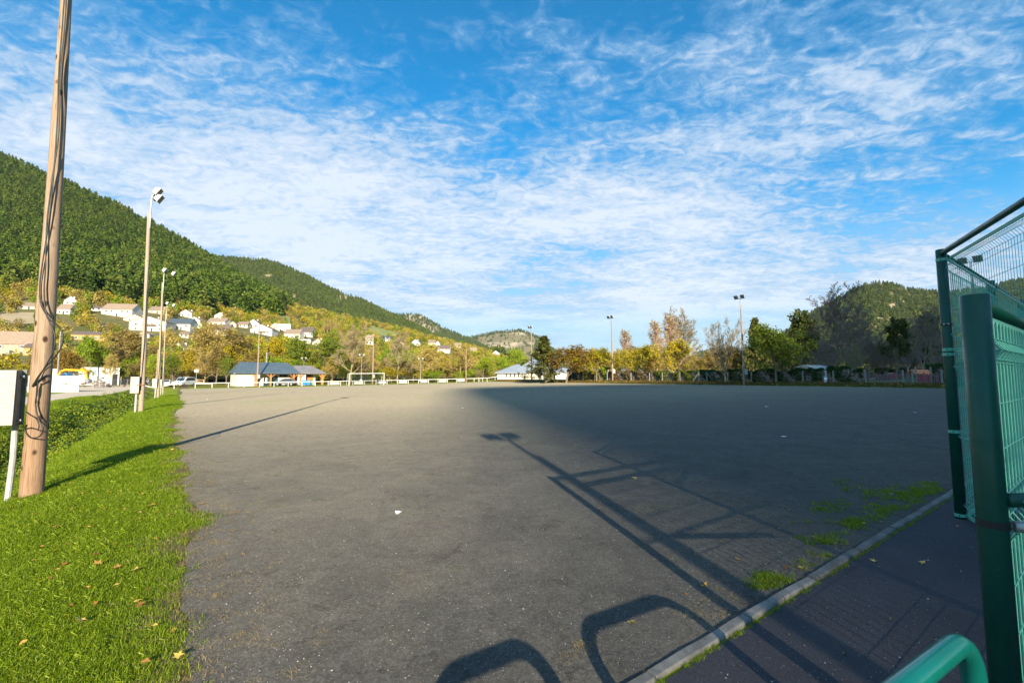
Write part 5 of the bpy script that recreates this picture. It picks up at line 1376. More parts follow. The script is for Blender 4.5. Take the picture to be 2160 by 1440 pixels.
# ------------------------------------------------------------------ vehicles
def car(name, label, cat, loc, rz, L_=4.2, Wd=1.75, H_=1.45, paint='carwhite', prof=None, van=False):
    t = thing(name, label, cat, loc, rz)
    # profile in (x forward, z)
    body = [(-0.5, 0.22), (-0.5, 0.52), (-0.46, 0.62), (-0.12, 0.66), (0.26, 0.64), (0.46, 0.54), (0.5, 0.42), (0.5, 0.22)] if not van else [(-0.5, 0.18), (-0.5, 0.55), (-0.47, 0.60), (0.3, 0.58), (0.46, 0.50), (0.5, 0.38), (0.5, 0.18)]
    roof = [(-0.44, 0.62), (-0.36, 0.96), (-0.2, 1.0), (0.05, 0.98), (0.25, 0.64)] if not van else [(-0.48, 0.58), (-0.45, 0.97), (-0.3, 1.0), (0.12, 0.99), (0.29, 0.57)]
    m = MB(); m.prism([(x * L_, -Wd / 2, z * H_) for x, z in body], (0, Wd, 0)); m.build('body', M[paint], t, bevel=0.09)
    m = MB(); m.prism([(x * L_, -Wd / 2 * 0.86, z * H_) for x, z in roof], (0, Wd * 0.86, 0)); cb = m.build('cabin', M[paint], t, bevel=0.08)
    cx = sum(x for x, z in roof) / 5; cz = sum(z for x, z in roof) / 5
    for sg in (-1, 1):
        m = MB(); ins = [((cx + (x - cx) * 0.84) * L_, sg * (Wd / 2 * 0.86 + 0.012), (cz + (z - cz) * 0.74) * H_) for x, z in roof]
        m.prism(ins if sg > 0 else ins, (0, sg * 0.012, 0)); m.build('side_window', M['pane'], cb)
    a, b = roof[3], roof[4]; nrm = Vector(((a[1] - b[1]) * H_, 0, (b[0] - a[0]) * L_)).normalized()
    def scr(p0, p1, nm):
        m = MB(); A = Vector((p0[0] * L_, 0, p0[1] * H_)).lerp(Vector((p1[0] * L_, 0, p1[1] * H_)), 0.12); Bq = Vector((p0[0] * L_, 0, p0[1] * H_)).lerp(Vector((p1[0] * L_, 0, p1[1] * H_)), 0.9)
        d = (Bq - A).normalized(); nn = Vector((d.z, 0, -d.x)); 
        if nn.x * (1 if nm == 'windscreen' else -1) < 0: nn = -nn
        m.bar(A + nn * 0.012, Bq + nn * 0.012, Wd * 0.74, 0.03, up=nn); m.build(nm, M['pane'], cb)
    scr(roof[3], roof[4], 'windscreen'); scr(roof[1], roof[0], 'rear_window')
    for x in (-0.31, 0.31):
        for y in (-1, 1):
            m = MB(); m.tube([(x * L_, y * (Wd / 2 - 0.2), 0.31), (x * L_, y * (Wd / 2 + 0.01), 0.31)], 0.31, 16); wh = m.build('wheel', M['rubber'], t)
            m = MB(); m.tube([(x * L_, y * (Wd / 2 + 0.0), 0.31), (x * L_, y * (Wd / 2 + 0.025), 0.31)], 0.19, 12); m.build('rim', M['galv'], wh)
    for y in (-1, 1):
        m = MB(); m.box((0.5 * L_ - 0.03, y * Wd * 0.36, 0.47 * H_), (0.08, 0.32, 0.14)); m.build('headlight', M['lamp'], t)
        m = MB(); m.box((-0.5 * L_ + 0.03, y * Wd * 0.38, 0.50 * H_), (0.08, 0.2, 0.18)); m.build('tail_light', M['red'], t)
        m = MB(); m.box((0.2 * L_, y * (Wd / 2 + 0.09), 0.66 * H_), (0.12, 0.16, 0.12)); m.build('mirror', M['rubber'], t)
    m = MB(); m.box((0.5 * L_ + 0.005, 0, 0.30 * H_), (0.03, 0.5, 0.11)); m.build('number_plate', M['white'], t)
    return t
def at(px, Y, z=-0.32): return Vector((P(px, 795, Y).x, Y, z))
car('parked_car', 'small white car partly hidden by the fourth wooden pole', 'car', at(350, 92), math.radians(-60), L_=3.8, H_=1.4)
car('parked_van', 'white van facing the pitch left of the clubhouse', 'van', at(389, 94), math.radians(-88), L_=4.6, Wd=2.0, H_=1.9, van=True)
car('parked_car', 'silver grey estate car parked in front of the clubhouse', 'car', at(603, 96.2, -0.15), math.radians(-170), L_=4.3, H_=1.45, paint='carsilver')
def recycling():
    t = thing('storage_bin', 'light blue double bin beside the clubhouse', 'bin', at(647, 96.5, -0.1), 0)
    for x in (-0.5, 0.5):
        m = MB(); m.box((x, 0, 0.5), (0.9, 0.7, 0.95)); b = m.build('container', M['blue'], t, bevel=0.04)
        m = MB(); m.box((x, 0, 1.0), (0.96, 0.78, 0.08)); m.build('lid', M['blue'], b)
recycling()

# ------------------------------------------------------------------ pitch barrier, goal, child
def barrier(pts, label, h=0.88, boards=()):
    t = thing('pitch_barrier', label, 'barrier', pts[0], 0); n = len(pts)
    for i, p in enumerate(pts):
        q = p - pts[0]; m = MB(); m.box((q.x, q.y, q.z + h / 2 - 0.1), (0.09, 0.09, h + 0.2)); m.build('post', M['white'], t)
        if i + 1 < n:
            r_ = pts[i + 1] - pts[0]; m = MB(); m.bar(q + Vector((0, 0, h)), r_ + Vector((0, 0, h)), 0.09, 0.12); m.build('rail', M['white'], t)
            if i in boards:
                m = MB(); d = (r_ - q).normalized(); m.bar(q + d * 0.3 + Vector((0, 0, h * 0.5)), r_ - d * 0.3 + Vector((0, 0, h * 0.5)), 0.03, 0.5); m.build('advert_board', M['white'], t)
ea = 98.5
def seg(b0, b1, a, n): return [GP(a, b0 + (b1 - b0) * i / n) for i in range(n + 1)]
barrier(seg(2.0, 62.0, ea, 24), 'white rail barrier with blank boards running behind the goal line', boards=(9, 11, 13, 15, 17, 19, 21))
barrier([GP(ea + 0.3, -1.0 - i * 2.5) for i in range(3)], 'white rail barrier in front of the parked cars')
barrier([GP(ea - 1.5, 60 + i * 2.4, 0.05) for i in range(4)], 'short white barrier at the far corner before the pale-roofed hall')
def goal():
    a0, b0 = 95.2, 31.4; hw = 3.66
    o = GP(a0, b0, 0.0); t = thing('football_goal', 'white football goal with dark green net at the far end of the pitch', 'goal', o, 0)
    z0 = lambda b: 0.0
    Pn = lambda da, db, z: GP(a0 + da, b0 + db) - o + Vector((0, 0, z))
    for s in (-1, 1):
        m = MB(); m.tube([Pn(0, s * hw, -0.1), Pn(0, s * hw, 2.44)], 0.075, 10); m.build('upright', M['white'], t)
        m = MB(); m.tube([Pn(0, s * hw, 2.44), Pn(0.9, s * hw, 2.40), Pn(1.9, s * hw, 0.05), Pn(0, s * hw, 0.04)], 0.035, 6); m.build('side_frame', M['white'], t)
    m = MB(); m.tube([Pn(0, -hw - 0.06, 2.44), Pn(0, hw + 0.06, 2.44)], 0.075, 10); m.build('crossbar', M['white'], t)
    m = MB(); n = 30
    prof = [(0.0, 2.42), (0.9, 2.38), (1.25, 1.6), (1.6, 0.8), (1.9, 0.05)]
    for i in range(n + 1):
        b = -hw + 2 * hw * i / n; pts = [Pn(da, b, z) for da, z in prof]
        for k in range(4): m.bar(pts[k], pts[k + 1], 0.018, 0.018)
    for j in range(14):
        f = j / 13 * 4; k = min(int(f), 3); g = f - k; da = prof[k][0] * (1 - g) + prof[k + 1][0] * g; z = prof[k][1] * (1 - g) + prof[k + 1][1] * g
        m.bar(Pn(da, -hw, z), Pn(da, hw, z), 0.018, 0.018)
    m.build('net', M['net'], t)['kind'] = 'stuff'
goal()
def child():
    p = GP(93.6, 33.2); t = thing('person', 'child in dark clothes standing before the far goal', 'person', p, math.radians(150))
    sc_ = 1.28 / 1.75
    J = [(0, 0, .95), (0, 0, 1.12), (0, 0, 1.32), (0, 0, 1.46), (0, 0, 1.56), (0, 0, 1.68),
         (.09, 0, .90), (.13, -.06, .50), (.15, 0, .09), (.15, -.13, .04), (-.09, 0, .90), (-.15, .07, .50), (-.20, .16, .10), (-.20, .05, .04),
         (.17, 0, 1.40), (.24, .02, 1.12), (.24, -.12, .90), (.25, -.16, .82), (-.17, 0, 1.40), (-.26, -.02, 1.13), (-.30, -.16, .96), (-.31, -.21, .90)]
    E = [(0, 1), (1, 2), (2, 3), (3, 4), (4, 5), (0, 6), (6, 7), (7, 8), (8, 9), (0, 10), (10, 11), (11, 12), (12, 13), (3, 14), (14, 15), (15, 16), (16, 17), (3, 18), (18, 19), (19, 20), (20, 21)]
    Rr = [.14, .125, .15, .09, .055, .10, .09, .06, .042, .035, .09, .06, .042, .035, .065, .045, .034, .028, .065, .045, .034, .028]
    me = bpy.data.meshes.new('body'); me.from_pydata([Vector(j) * sc_ for j in J], E, [])
    me.materials.append(M['cable']); o = mobj('body', me, t)
    sk = o.modifiers.new('skin', 'SKIN'); ss = o.modifiers.new('sub', 'SUBSURF'); ss.levels = 1; ss.render_levels = 1
    for v, r_ in zip(me.skin_vertices[0].data, Rr): v.radius = (r_ * sc_, r_ * sc_)
    me.skin_vertices[0].data[0].use_root = True
    m = MB(); m.tube([(0, .01, 1.60 * sc_), (0, .02, 1.70 * sc_), (0, .01, 1.77 * sc_)], [.088, .095, .05], 10); m.build('hair', M['bark_dark'], t)
    m = MB(); m.tube([(0, -.02, 1.50 * sc_), (0, -.03, 1.58 * sc_), (0, -.02, 1.67 * sc_)], [.05, .078, .06], 10); m.build('face', M['cream'], t)
child()
def ball(px, py, name, label, r_, m):
    p = on_ground(px, py); b = MB(); b.tube([(0, 0, r_ * (1 + math.sin(a))) for a in np.linspace(-1.5, 1.5, 8)], [r_ * math.cos(a) for a in np.linspace(-1.5, 1.5, 8)], 14)
    o = b.build(name, M[m], smooth=True); o.location = p; tag(o, label, 'ball')
ball(765, 810.6, 'football', 'white football lying in front of the far goal', 0.11, 'white')
# ------------------------------------------------------------------ floodlight poles
def pole(p, h_wood, r0, r1, label, lamps, boxes=True, wood='wood', cat='light pole', group=None, lean=(0, 0), yaw=0.0, knots=True, name='floodlight_pole', n=16, ext=1.1):
    t = thing(name, label, cat, p, 0, group)
    rr = random.Random(hash(label) % 1000 if False else int(abs(p[0]) * 37) % 997)
    pts = []; rad = []
    K = 26
    for i in range(K + 1):
        f = i / K; z = -0.3 + (h_wood + 0.3) * f
        pts.append((lean[0] * f * h_wood + 0.018 * math.sin(f * 5 + p[0]), lean[1] * f * h_wood + 0.012 * math.sin(f * 7), z)); rad.append((r0 * (1 - f) + r1 * f) * (1 + rr.uniform(-0.012, 0.012)))
    m = MB(); m.tube(pts, rad, n); sh = m.build('shaft', M[wood], t, smooth=True)
    top = Vector(pts[-1])
    return t, top
def lamp_pair(t, top, facing, spread=0.55, ext=1.1, single=False, size=0.42, up=0.0):
    """steel mast on the pole top carrying two floodlights"""
    f = Vector((facing[0], facing[1], 0)).normalized(); s = Vector((-f.y, f.x, 0))
    m = MB(); m.tube([top - Vector((0, 0, 0.7)) + f * 0.16, top + Vector((0, 0, ext)) + f * 0.16], 0.05, 8)
    if not single: m.tube([top + Vector((0, 0, ext)) + f * 0.16 - s * spread, top + Vector((0, 0, ext)) + f * 0.16 + s * spread], 0.035, 8)
    br = m.build('bracket', M['galv'], t)
    for k in (-1, 1):
        c = top + Vector((0, 0, ext + 0.28)) + f * 0.25 + s * (spread * k)
        lamp(t, c, f, size)
def lamp(t, c, f, size=0.42, tilt=0.6):
    d = (Vector((f.x, f.y, 0)).normalized() - Vector((0, 0, tilt))).normalized(); s = d.cross(Vector((0, 0, 1))).normalized(); u = s.cross(d)
    A = [c + s * i * size * 0.5 + u * j * size * 0.5 + d * size * 0.28 for i, j in ((-1, -1), (1, -1), (1, 1), (-1, 1))]
    Bk = [c + s * i * size * 0.26 + u * j * size * 0.3 - d * size * 0.3 for i, j in ((-1, -1), (1, -1), (1, 1), (-1, 1))]
    m = MB(); i0 = 0
    m.add([*A, *Bk], [(3, 2, 1, 0), (4, 5, 6, 7), (0, 1, 5, 4), (1, 2, 6, 5), (2, 3, 7, 6), (3, 0, 4, 7)])
    o = m.build('floodlight', M['lamp'], t)
    g = MB(); g.bar(c + d * (size * 0.285), c + d * (size * 0.30), size * 0.88, size * 0.88, up=u); g.build('lens', M['glassdark'], o)
    g = MB(); g.bar(c - s * size * 0.56 - u * 0.02, c + s * size * 0.56 - u * 0.02, 0.05, 0.04, up=d); g.build('yoke', M['galv'], o)
def ebox(t, off, w, h, d, z, yaw, conduit=True, wood_r=0.14, big=False):
    """grey cabinet fixed to the pole; off = offset of its centre from the pole axis"""
    Rm = Matrix.Translation(Vector((off[0], off[1], z + h / 2))) @ Matrix.Rotation(yaw, 4, 'Z')
    m = MB(); m.box((0, 0, 0), (w, d, h), Rm); b = m.build('cabinet', M['box_side'], t, bevel=0.012 if big else 0)
    m = MB(); m.box((0, -d / 2 - 0.012, 0), (w - 0.015, 0.024, h - 0.01), Rm); m.build('front', M['box'], b, bevel=0.006 if big else 0)
    m = MB(); m.box((w * 0.36, -d / 2 - 0.03, 0), (0.03, 0.02, 0.09), Rm); 0 if big else m.build('lock', M['rubber'], b)
    if big:
        for zz in (h * 0.38, -h * 0.42):
            m = MB(); q = Rm @ Vector((w / 2 + 0.012, 0.02, zz)); m.tube([q, q + Rm.to_3x3() @ Vector((0.03, 0, 0))], 0.022, 10); m.build('bolt', M['galv'], b)
        m = MB(); m.box((w / 2 + 0.02, d / 2 + 0.0, 0), (0.05, 0.03, h * 1.02), Rm); m.build('mounting_rail', M['box_side'], b)
POLES = []
PB = -1.75
pole_a = [(0.9), (23.0), (45.2), (67.5)]
# nearest pole
p1 = Vector((-7.16, 6.95, 0)); a1, b1 = AB(p1.x, p1.y); p1.z = float(T(a1, b1))
t1, top1 = pole(p1, 11.0, 0.137, 0.042, 'largest weathered wooden light pole standing in the grass at the left edge, two black cables', 2, lean=(-0.011, 0.0), n=28)
fdir = (0.8, 0.6)
lamp_pair(t1, top1, fdir, 0.4, ext=0.9)
ebox(t1, (-0.27, -0.33), 0.42, 0.80, 0.20, 1.10, math.radians(32), wood_r=0.15, big=True)
m = MB(); m.tube([(-0.21, -0.12, 1.10), (-0.225, -0.10, 0.6), (-0.26, -0.10, -0.15)], 0.038, 10); m.build('conduit', M['pvc'], t1)
def cable(t, pts, r_=0.009):
    # smooth the control points
    P_ = [Vector(p) for p in pts]; out = []
    for i in range(len(P_) - 1):
        p0 = P_[max(i - 1, 0)]; p1_ = P_[i]; p2 = P_[i + 1]; p3 = P_[min(i + 2, len(P_) - 1)]
        for k in range(5):
            s_ = k / 5
            out.append(0.5 * ((2 * p1_) + (p2 - p0) * s_ + (2 * p0 - 5 * p1_ + 4 * p2 - p3) * s_ ** 2 + (-p0 + 3 * p1_ - 3 * p2 + p3) * s_ ** 3))
    out.append(P_[-1]); m = MB(); m.tube(out, r_, 7); m.build('cable', M['cable'], t, smooth=True)
def on_pole(px, py, dep=0.0):
    """point on the camera side of pole 1 seen at that pixel, as an offset from its foot"""
    q = P(px, py, p1.y - 0.13 - dep); return q - p1
cable(t1, [on_pole(x, y) for x, y in ((138, -40), (131, 60), (124, 150), (122, 230), (118, 300), (112, 380), (104, 460), (92, 540), (84, 600), (86, 640), (98, 665), (110, 690), (116, 712), (113, 740), (100, 765), (85, 790), (72, 812))])
cable(t1, [on_pole(x, y) for x, y in ((142, -40), (136, 60), (127, 150), (126, 230), (122, 300), (110, 380), (99, 470), (96, 560), (93, 610), (95, 648), (103, 672), (117, 682), (130, 698), (133, 715), (128, 735), (114, 755), (100, 770), (82, 792), (68, 815))])
cable(t1, [on_pole(x, y) for x, y in ((80, 805), (78, 830), (75, 850), (80, 880), (90, 900), (88, 915), (76, 923), (62, 921), (52, 905), (56, 895))])
cable(t1, [on_pole(x, y) for x, y in ((110, 772), (104, 774), (94, 782), (86, 800), (78, 815), (76, 850))], 0.008)
cable(t1, [on_pole(x, y) for x, y in ((55, 868), (66, 876), (76, 882), (82, 895), (80, 905), (66, 902), (50, 905))], 0.008)
# second to fourth poles of the left row
def left_pole(px, ybase, ytop_w, ytop_l, Y, label, rr, style, group=None):
    x = P(px, ybase, Y).x; a_, b_ = AB(x, Y); p = Vector((x, Y, float(T(a_, b_)) - 0.02))
    hw = P(px, ytop_w, Y).z - p.z
    lean = (-0.022, 0)
    t, top = pole(p, hw, rr, rr * 0.62, label, 2, lean=lean, wood='wood2')
    ebox(t, (-0.20, -0.24), 0.38, 0.86, 0.2, 1.05, math.radians(24))
    m = MB(); m.tube([(-0.17, -0.18, 1.05), (-0.18, -0.17, -0.1)], 0.05, 8); m.build('conduit', M['pvc'], t)
    m = MB(); m.tube([(0.0, -rr - 0.01, 1.2), (0.03, -rr, hw * 0.35), (-0.02, -rr * 0.85, hw * 0.6), (0.02, -rr * 0.7, hw * 0.97)], 0.014, 5); m.build('cable', M['cable'], t)
    # bent steel arm with floodlights
    zt = P(px, ytop_l, Y).z - p.z
    f = Vector((0.85, 0.35, 0)).normalized() * 0.45; e = zt - hw
    m = MB(); m.tube([top + Vector((0.08, 0, -0.9)), top + Vector((0.08, 0, e * 0.6)), top + Vector((0.08, 0, e * 0.82)) + f * 0.08, top + Vector((0.08, 0, e * 0.9)) + f * 0.35], 0.036, 8); m.build('bracket', M['galv'], t)
    if style == 2:
        lamp(t, top + Vector((0.12, 0, e * 0.9 + 0.15)) + f * 0.45, f, 0.46); lamp(t, top + Vector((0.12, 0, e * 0.9 - 0.22)) + f * 0.62, f, 0.46)
        m = MB(); c = top + Vector((0.08, 0, e * 0.9 - 0.05)) + f * 0.38; m.bar(c + Vector((0, 0, 0.3)), c - Vector((0, 0, 0.35)), 0.12, 0.12); m.build('lamp_hinge', M['rubber'], t)
    else:
        lamp(t, top + Vector((0.08, -0.2, e * 0.9 + 0.1)) + f * 0.3, f, 0.45); lamp(t, top + Vector((0.08, 0.2, e * 0.9 - 0.1)) + f * 1.4, f, 0.45)
    return t
tp2 = left_pole(298, 866, 448, 404, 24.4, 'second wooden light pole from the left, grey cabinet with orange strap at its foot', 0.125, 2)
m = MB(); m.tube([(-0.3, -0.40, 1.45), (0.10, -0.15, 1.50), (0.13, 0.02, 1.5)], 0.015, 6); m.build('strap', M['orange'], tp2)
left_pole(334, 837, 596, 570, 43.0, 'third wooden light pole from the left, cream box at its foot', 0.12, 3)
left_pole(344, 824, 660, 639, 61.0, 'fourth wooden light pole from the left, beside the parked white cars', 0.115, 3)
def far_pole(px, ytop, Y, label, wooden_to, lamps=True, box=True, zb=None, r_=0.13, size=0.55, cat='light pole'):
    x = P(px, 795, Y).x; z = TW(x, Y) if zb is None else zb
    p = Vector((x, Y, z)); zt = P(px, ytop, Y).z - z; zw = P(px, wooden_to, Y).z - z
    t, top = pole(p, zw, r_, r_ * 0.6, label, 2, n=10, cat=cat)
    if lamps: lamp_pair(t, top, (-0.75, -0.5), 0.42 * size / 0.55, ext=zt - zw - 0.2, size=size)
    if box: 
        m = MB(); m.box((0.3, 0, 1.9), (0.42, 0.22, 0.8)); m.build('cabinet', M['pvc'], t)
    return t
far_pole(1569, 627, 63, 'tallest right-hand wooden pole with two floodlights, next to the broad green maple', 643, r_=0.16, size=0.6)
far_pole(1292, 669, 86, 'middle right-hand wooden pole with two floodlights in front of the yellow trees', 677, r_=0.16, size=0.6)
far_pole(1121, 690, 102, 'right-hand wooden pole farthest away, in front of the pale slate hall', 699, r_=0.17, size=0.6, box=False)
far_pole(543, 672, 92, 'wooden pole standing directly before the clubhouse roof', 689, r_=0.17, lamps=False, zb=-0.2)
far_pole(786, 702, 106, 'wooden pole behind the goal', 704, r_=0.17, lamps=False, zb=-0.1)
far_pole(983, 737, 112, 'slim wooden pole at the far barrier right of the goal', 738, r_=0.14, lamps=False, zb=0.1, box=False)
def street_lamp(px, ytop, Y, label, zb=-0.2):
    x = P(px, 795, Y).x; p = Vector((x, Y, zb)); h = P(px, ytop, Y).z - zb
    t = thing('street_lamp', label, 'street lamp', p, 0)
    m = MB(); m.tube([(0, 0, -0.1), (0, 0, h - 0.5)], [0.11, 0.06], 8); m.build('post', M['cpost'], t)
    m = MB(); m.tube([(-0.5, 0, h - 0.1), (-0.3, 0, h - 0.5), (0, 0, h - 0.6), (0.3, 0, h - 0.5), (0.5, 0, h - 0.1)], 0.04, 6); m.build('arm', M['galv'], t)
    for s in (-1, 1):
        m = MB(); m.tube([(s * 0.5, 0, h - 0.2), (s * 0.5, 0, h + 0.05), (s * 0.5, 0, h + 0.18)], [0.12, 0.26, 0.10], 10); m.build('lamp_head', M['lamp'], t)
    m = MB(); m.box((0, -0.12, 1.1), (0.5, 0.1, 0.35)); m.build('plate', M['white'], t)
street_lamp(762, 748, 103, 'white twin-headed lamp post just inside the left goal post')
street_lamp(887, 756, 105, 'white twin-headed lamp post between the goal and the slim pole')
street_lamp(640, 755, 112, 'twin-headed lamp behind the right end of the clubhouse roof', 0.0)
def conc_pole(px, ytop, Y, label, zb=0.0, wd=0.34, mt='cpost'):
    x = P(px, 795, Y).x; h = P(px, ytop, Y).z - zb; t = thing('utility_pole', label, 'utility pole', (x, Y, zb), 0)
    m = MB(); m.bar((0, 0, -0.2), (0, 0, h), wd, wd * 0.8, up=(0, 1, 0)); m.build('shaft', M[mt], t)
    m = MB(); m.tube([(0, 0, h - 0.25), (0.9, 0, h - 0.1)], 0.04, 6); m.build('arm', M['galv'], t)
conc_pole(561, 743, 116, 'square concrete utility pole rising behind the clubhouse ridge')
conc_pole(331, 737, 84, 'short wooden stub pole behind the third light pole', -0.2, 0.2, 'wood')
conc_pole(121, 700, 92, 'thin concrete pole beside the large wooden pole', -0.2, 0.22)
# floodlight pole behind the camera: its shadow falls on the pitch
pb_ = Vector((6.05, -16.4, 0)); pb_.z = TW(pb_.x, pb_.y)
tb, topb = pole(pb_, 10.8, 0.15, 0.09, 'wooden floodlight pole beside the path behind the viewer', 2, n=14)
lamp_pair(tb, topb, (-0.5, 0.85), 0.27, ext=0.9, size=0.46)
# pole glimpsed through the wire mesh at the right
far_pole(2068, 549, 44, 'floodlight pole seen through the green wire mesh at the right edge', 575, r_=0.13, size=0.7, box=False)

# ------------------------------------------------------------------ right side: hedges, posts, picket fence, playground
def hedge(px0, px1, Y0, Y1, h, leaf, label, dens=1.0, th=1.2, group=None):
    x0 = P(px0, 795, Y0).x; x1 = P(px1, 795, Y1).x; A = Vector((x0, Y0, 0)); Bq = Vector((x1, Y1, 0)); Ln = (Bq - A).length
    rs_ = np.random.RandomState(int(px0)); n = int(Ln * h * 190 * dens)
    s = rs_.rand(n); d = (Bq - A).normalized(); nx, ny = -d.y, d.x
    side = rs_.rand(n)
    off = np.where(side < 0.55, -th / 2 + rs_.rand(n) * 0.3, rs_.uniform(-th / 2, th / 2, n)); zt = h * (0.9 + 0.10 * np.sin(s * Ln * 1.3) + 0.06 * np.sin(s * Ln * 3.9))
    zz = np.where(side < 0.55, rs_.rand(n), 0.8 + 0.2 * rs_.rand(n)) * zt
    off = off + 0.22 * np.sin(s * Ln * 2.1 + zz * 1.7)
    c = np.stack([A.x + (Bq.x - A.x) * s + nx * off, A.y + (Bq.y - A.y) * s + ny * off, zz], 1)
    gz = np.array([TW(A.x + (Bq.x - A.x) * q, A.y + (Bq.y - A.y) * q) for q in np.linspace(0, 1, 12)])
    c[:, 2] += np.interp(s, np.linspace(0, 1, 12), gz)
    org = Vector((c[:, 0].mean(), c[:, 1].mean(), c[:, 2].min())); 
    V, F, tint = leaf_quads(c - np.array(org), 0.24, rs_)
    t = thing('hedge', label, 'hedge', org, 0, group)
    mobj('foliage', np_mesh('foliage', V, F, M[leaf], tint=tint), t)
    m = MB(); m.bar(A - Vector((org.x, org.y, org.z)) + Vector((0, 0, float(gz[0]) + h * 0.42)), Bq - Vector((org.x, org.y, org.z)) + Vector((0, 0, float(gz[-1]) + h * 0.42)), th * 0.55, h * 0.8); m.build('inner_twigs', M['bark_dark'], t)
def fY(px):
    """depth of the far touchline fence (b about 66) along a bearing"""
    u = (px - 1080) / FPX / (CP + 0.0785 * SP); b = 66.2
    a = (CA * b - u * SA * b) / (SA + CA * u); return CA * a + SA * b
for x0, x1, h, lf, lab in [(1200, 1222, 2.4, 'l_hedge', 'rounded dark green laurel hedge beside the pale-roofed hall'), (1226, 1268, 2.1, 'l_hedge2', 'mottled green hedge left of the middle right-hand pole'), (1271, 1284, 2.8, 'l_lime', 'tall bright green ivy hedge just left of the middle pole'),
    (1287, 1380, 1.9, 'l_dry', 'dry brown beech hedge right of the middle pole'), (1383, 1436, 1.8, 'l_hedge2', 'yellow-green laurel hedge around the yellow maple trunk'), (1438, 1478, 1.8, 'l_hedge2', 'sunlit laurel hedge left of the braced concrete posts'), (1478, 1526, 1.9, 'l_hedge', 'dark laurel hedge right of the braced concrete posts'),
    (1530, 1700, 1.95, 'l_hedge', 'long clipped dark cypress hedge around the tallest right-hand pole'), (1702, 1738, 1.9, 'l_hedge', 'dark clipped hedge below the white polytunnel'), (1746, 1824, 2.1, 'l_hedge', 'dark clipped hedge ending at the picket fence')]:
    hedge(x0, x1, fY(x0) + 1.3, fY(x1) + 1.3, h, lf, lab)
hedge(1965, 2150, 56, 44, 2.3, 'l_hedge', 'dark hedge behind the playground at the green corner post', 0.8)
hedge(1850, 1985, 96, 84, 2.6, 'l_hedge', 'low dark hedge across the campsite lawn below the cabins', 0.6)
for px in (1206, 1230, 1254, 1281, 1331, 1370, 1397, 1434, 1474, 1491, 1535, 1585, 1637, 1693, 1758, 1826, 1905, 1925, 1987):
    Y = fY(px); x = P(px, 795, Y).x; z = TW(x, Y)
    t = thing('fence_post', None, 'fence post', (x, Y, z), 0, 'concrete posts along the far touchline'); hh = 1.55 * (1.0 if px > 1300 else 1.1)
    m = MB(); m.box((0, 0, hh / 2 - 0.1), (0.13, 0.13, hh + 0.2)); m.build('post', M['cpost'], t)
    lab = 'upright concrete fence post in front of the hedge along the far touchline'
    if px == 1474:
        m = MB(); m.bar((-1.0, 0, 0), (-0.1, 0, hh * 0.85), 0.1, 0.1); m.build('brace', M['cpost'], t); lab = 'concrete fence post with a brace leaning from its left'; 
    if px == 1491:
        m = MB(); m.bar((1.0, 0, 0), (0.1, 0, hh * 0.85), 0.1, 0.1); m.build('brace', M['cpost'], t); lab = 'concrete fence post with a brace leaning from its right'
    if px > 1800: lab = 'concrete post standing in the dark picket fence line'
    if lab.startswith('concrete fence post with'): del t['group']; t['label'] = lab
    elif px > 1800: in_row(t, ('concrete posts', 'concrete post', 'standing in the dark picket fence line'), px)
    else: in_row(t, ('upright concrete fence posts', 'upright concrete fence post', 'before the far touchline hedges'), px)
def picket():
    pxs = list(np.linspace(1828, 2060, 92)); Ys = [fY(x) + 0.15 for x in pxs]
    org = Vector((P(1828, 795, Ys[0]).x, Ys[0], 0)); org.z = TW(org.x, org.y)
    t = thing('picket_fence', 'faded purple-brown picket fence in front of the playground', 'fence', org, 0)
    pts = [Vector((P(px, 795, Y).x, Y, 0)) for px, Y in zip(pxs, Ys)]
    me = None; r_ = random.Random(3); d = (pts[-1] - pts[0]).normalized(); ang = math.atan2(d.y, d.x)
    mbs = []
    for k in range(3):
        m = MB(); hh = 1.15 + 0.05 * k; m.prism([(-0.045, -0.012, 0.05), (0.045, -0.012, 0.05), (0.045, -0.012, hh - 0.06), (0, -0.012, hh), (-0.045, -0.012, hh - 0.06)], (0, 0.024, 0)); mbs.append(m.mesh('picket', M['picket']))
    n = int((pts[-1] - pts[0]).length / 0.17)
    for i in range(min(n, 150)):
        q = pts[0].lerp(pts[-1], i / n); z = TW(q.x, q.y)
        o = mobj('picket', mbs[r_.randrange(3)], t, (q.x - org.x, q.y - org.y, z - org.z)); o.rotation_euler = (0, r_.uniform(-0.03, 0.03), ang); o.scale = (1, 1, r_.uniform(0.94, 1.06))
    for z in (0.35, 0.95):
        m = MB(); a_ = pts[0]; e_ = pts[-1]; za = TW(a_.x, a_.y); ze = TW(e_.x, e_.y)
        m.bar(Vector((0, 0.04, z)), Vector((e_.x - org.x, e_.y - org.y + 0.04, ze - org.z + z)), 0.03, 0.08); m.build('rail', M['picket'], t)
picket()
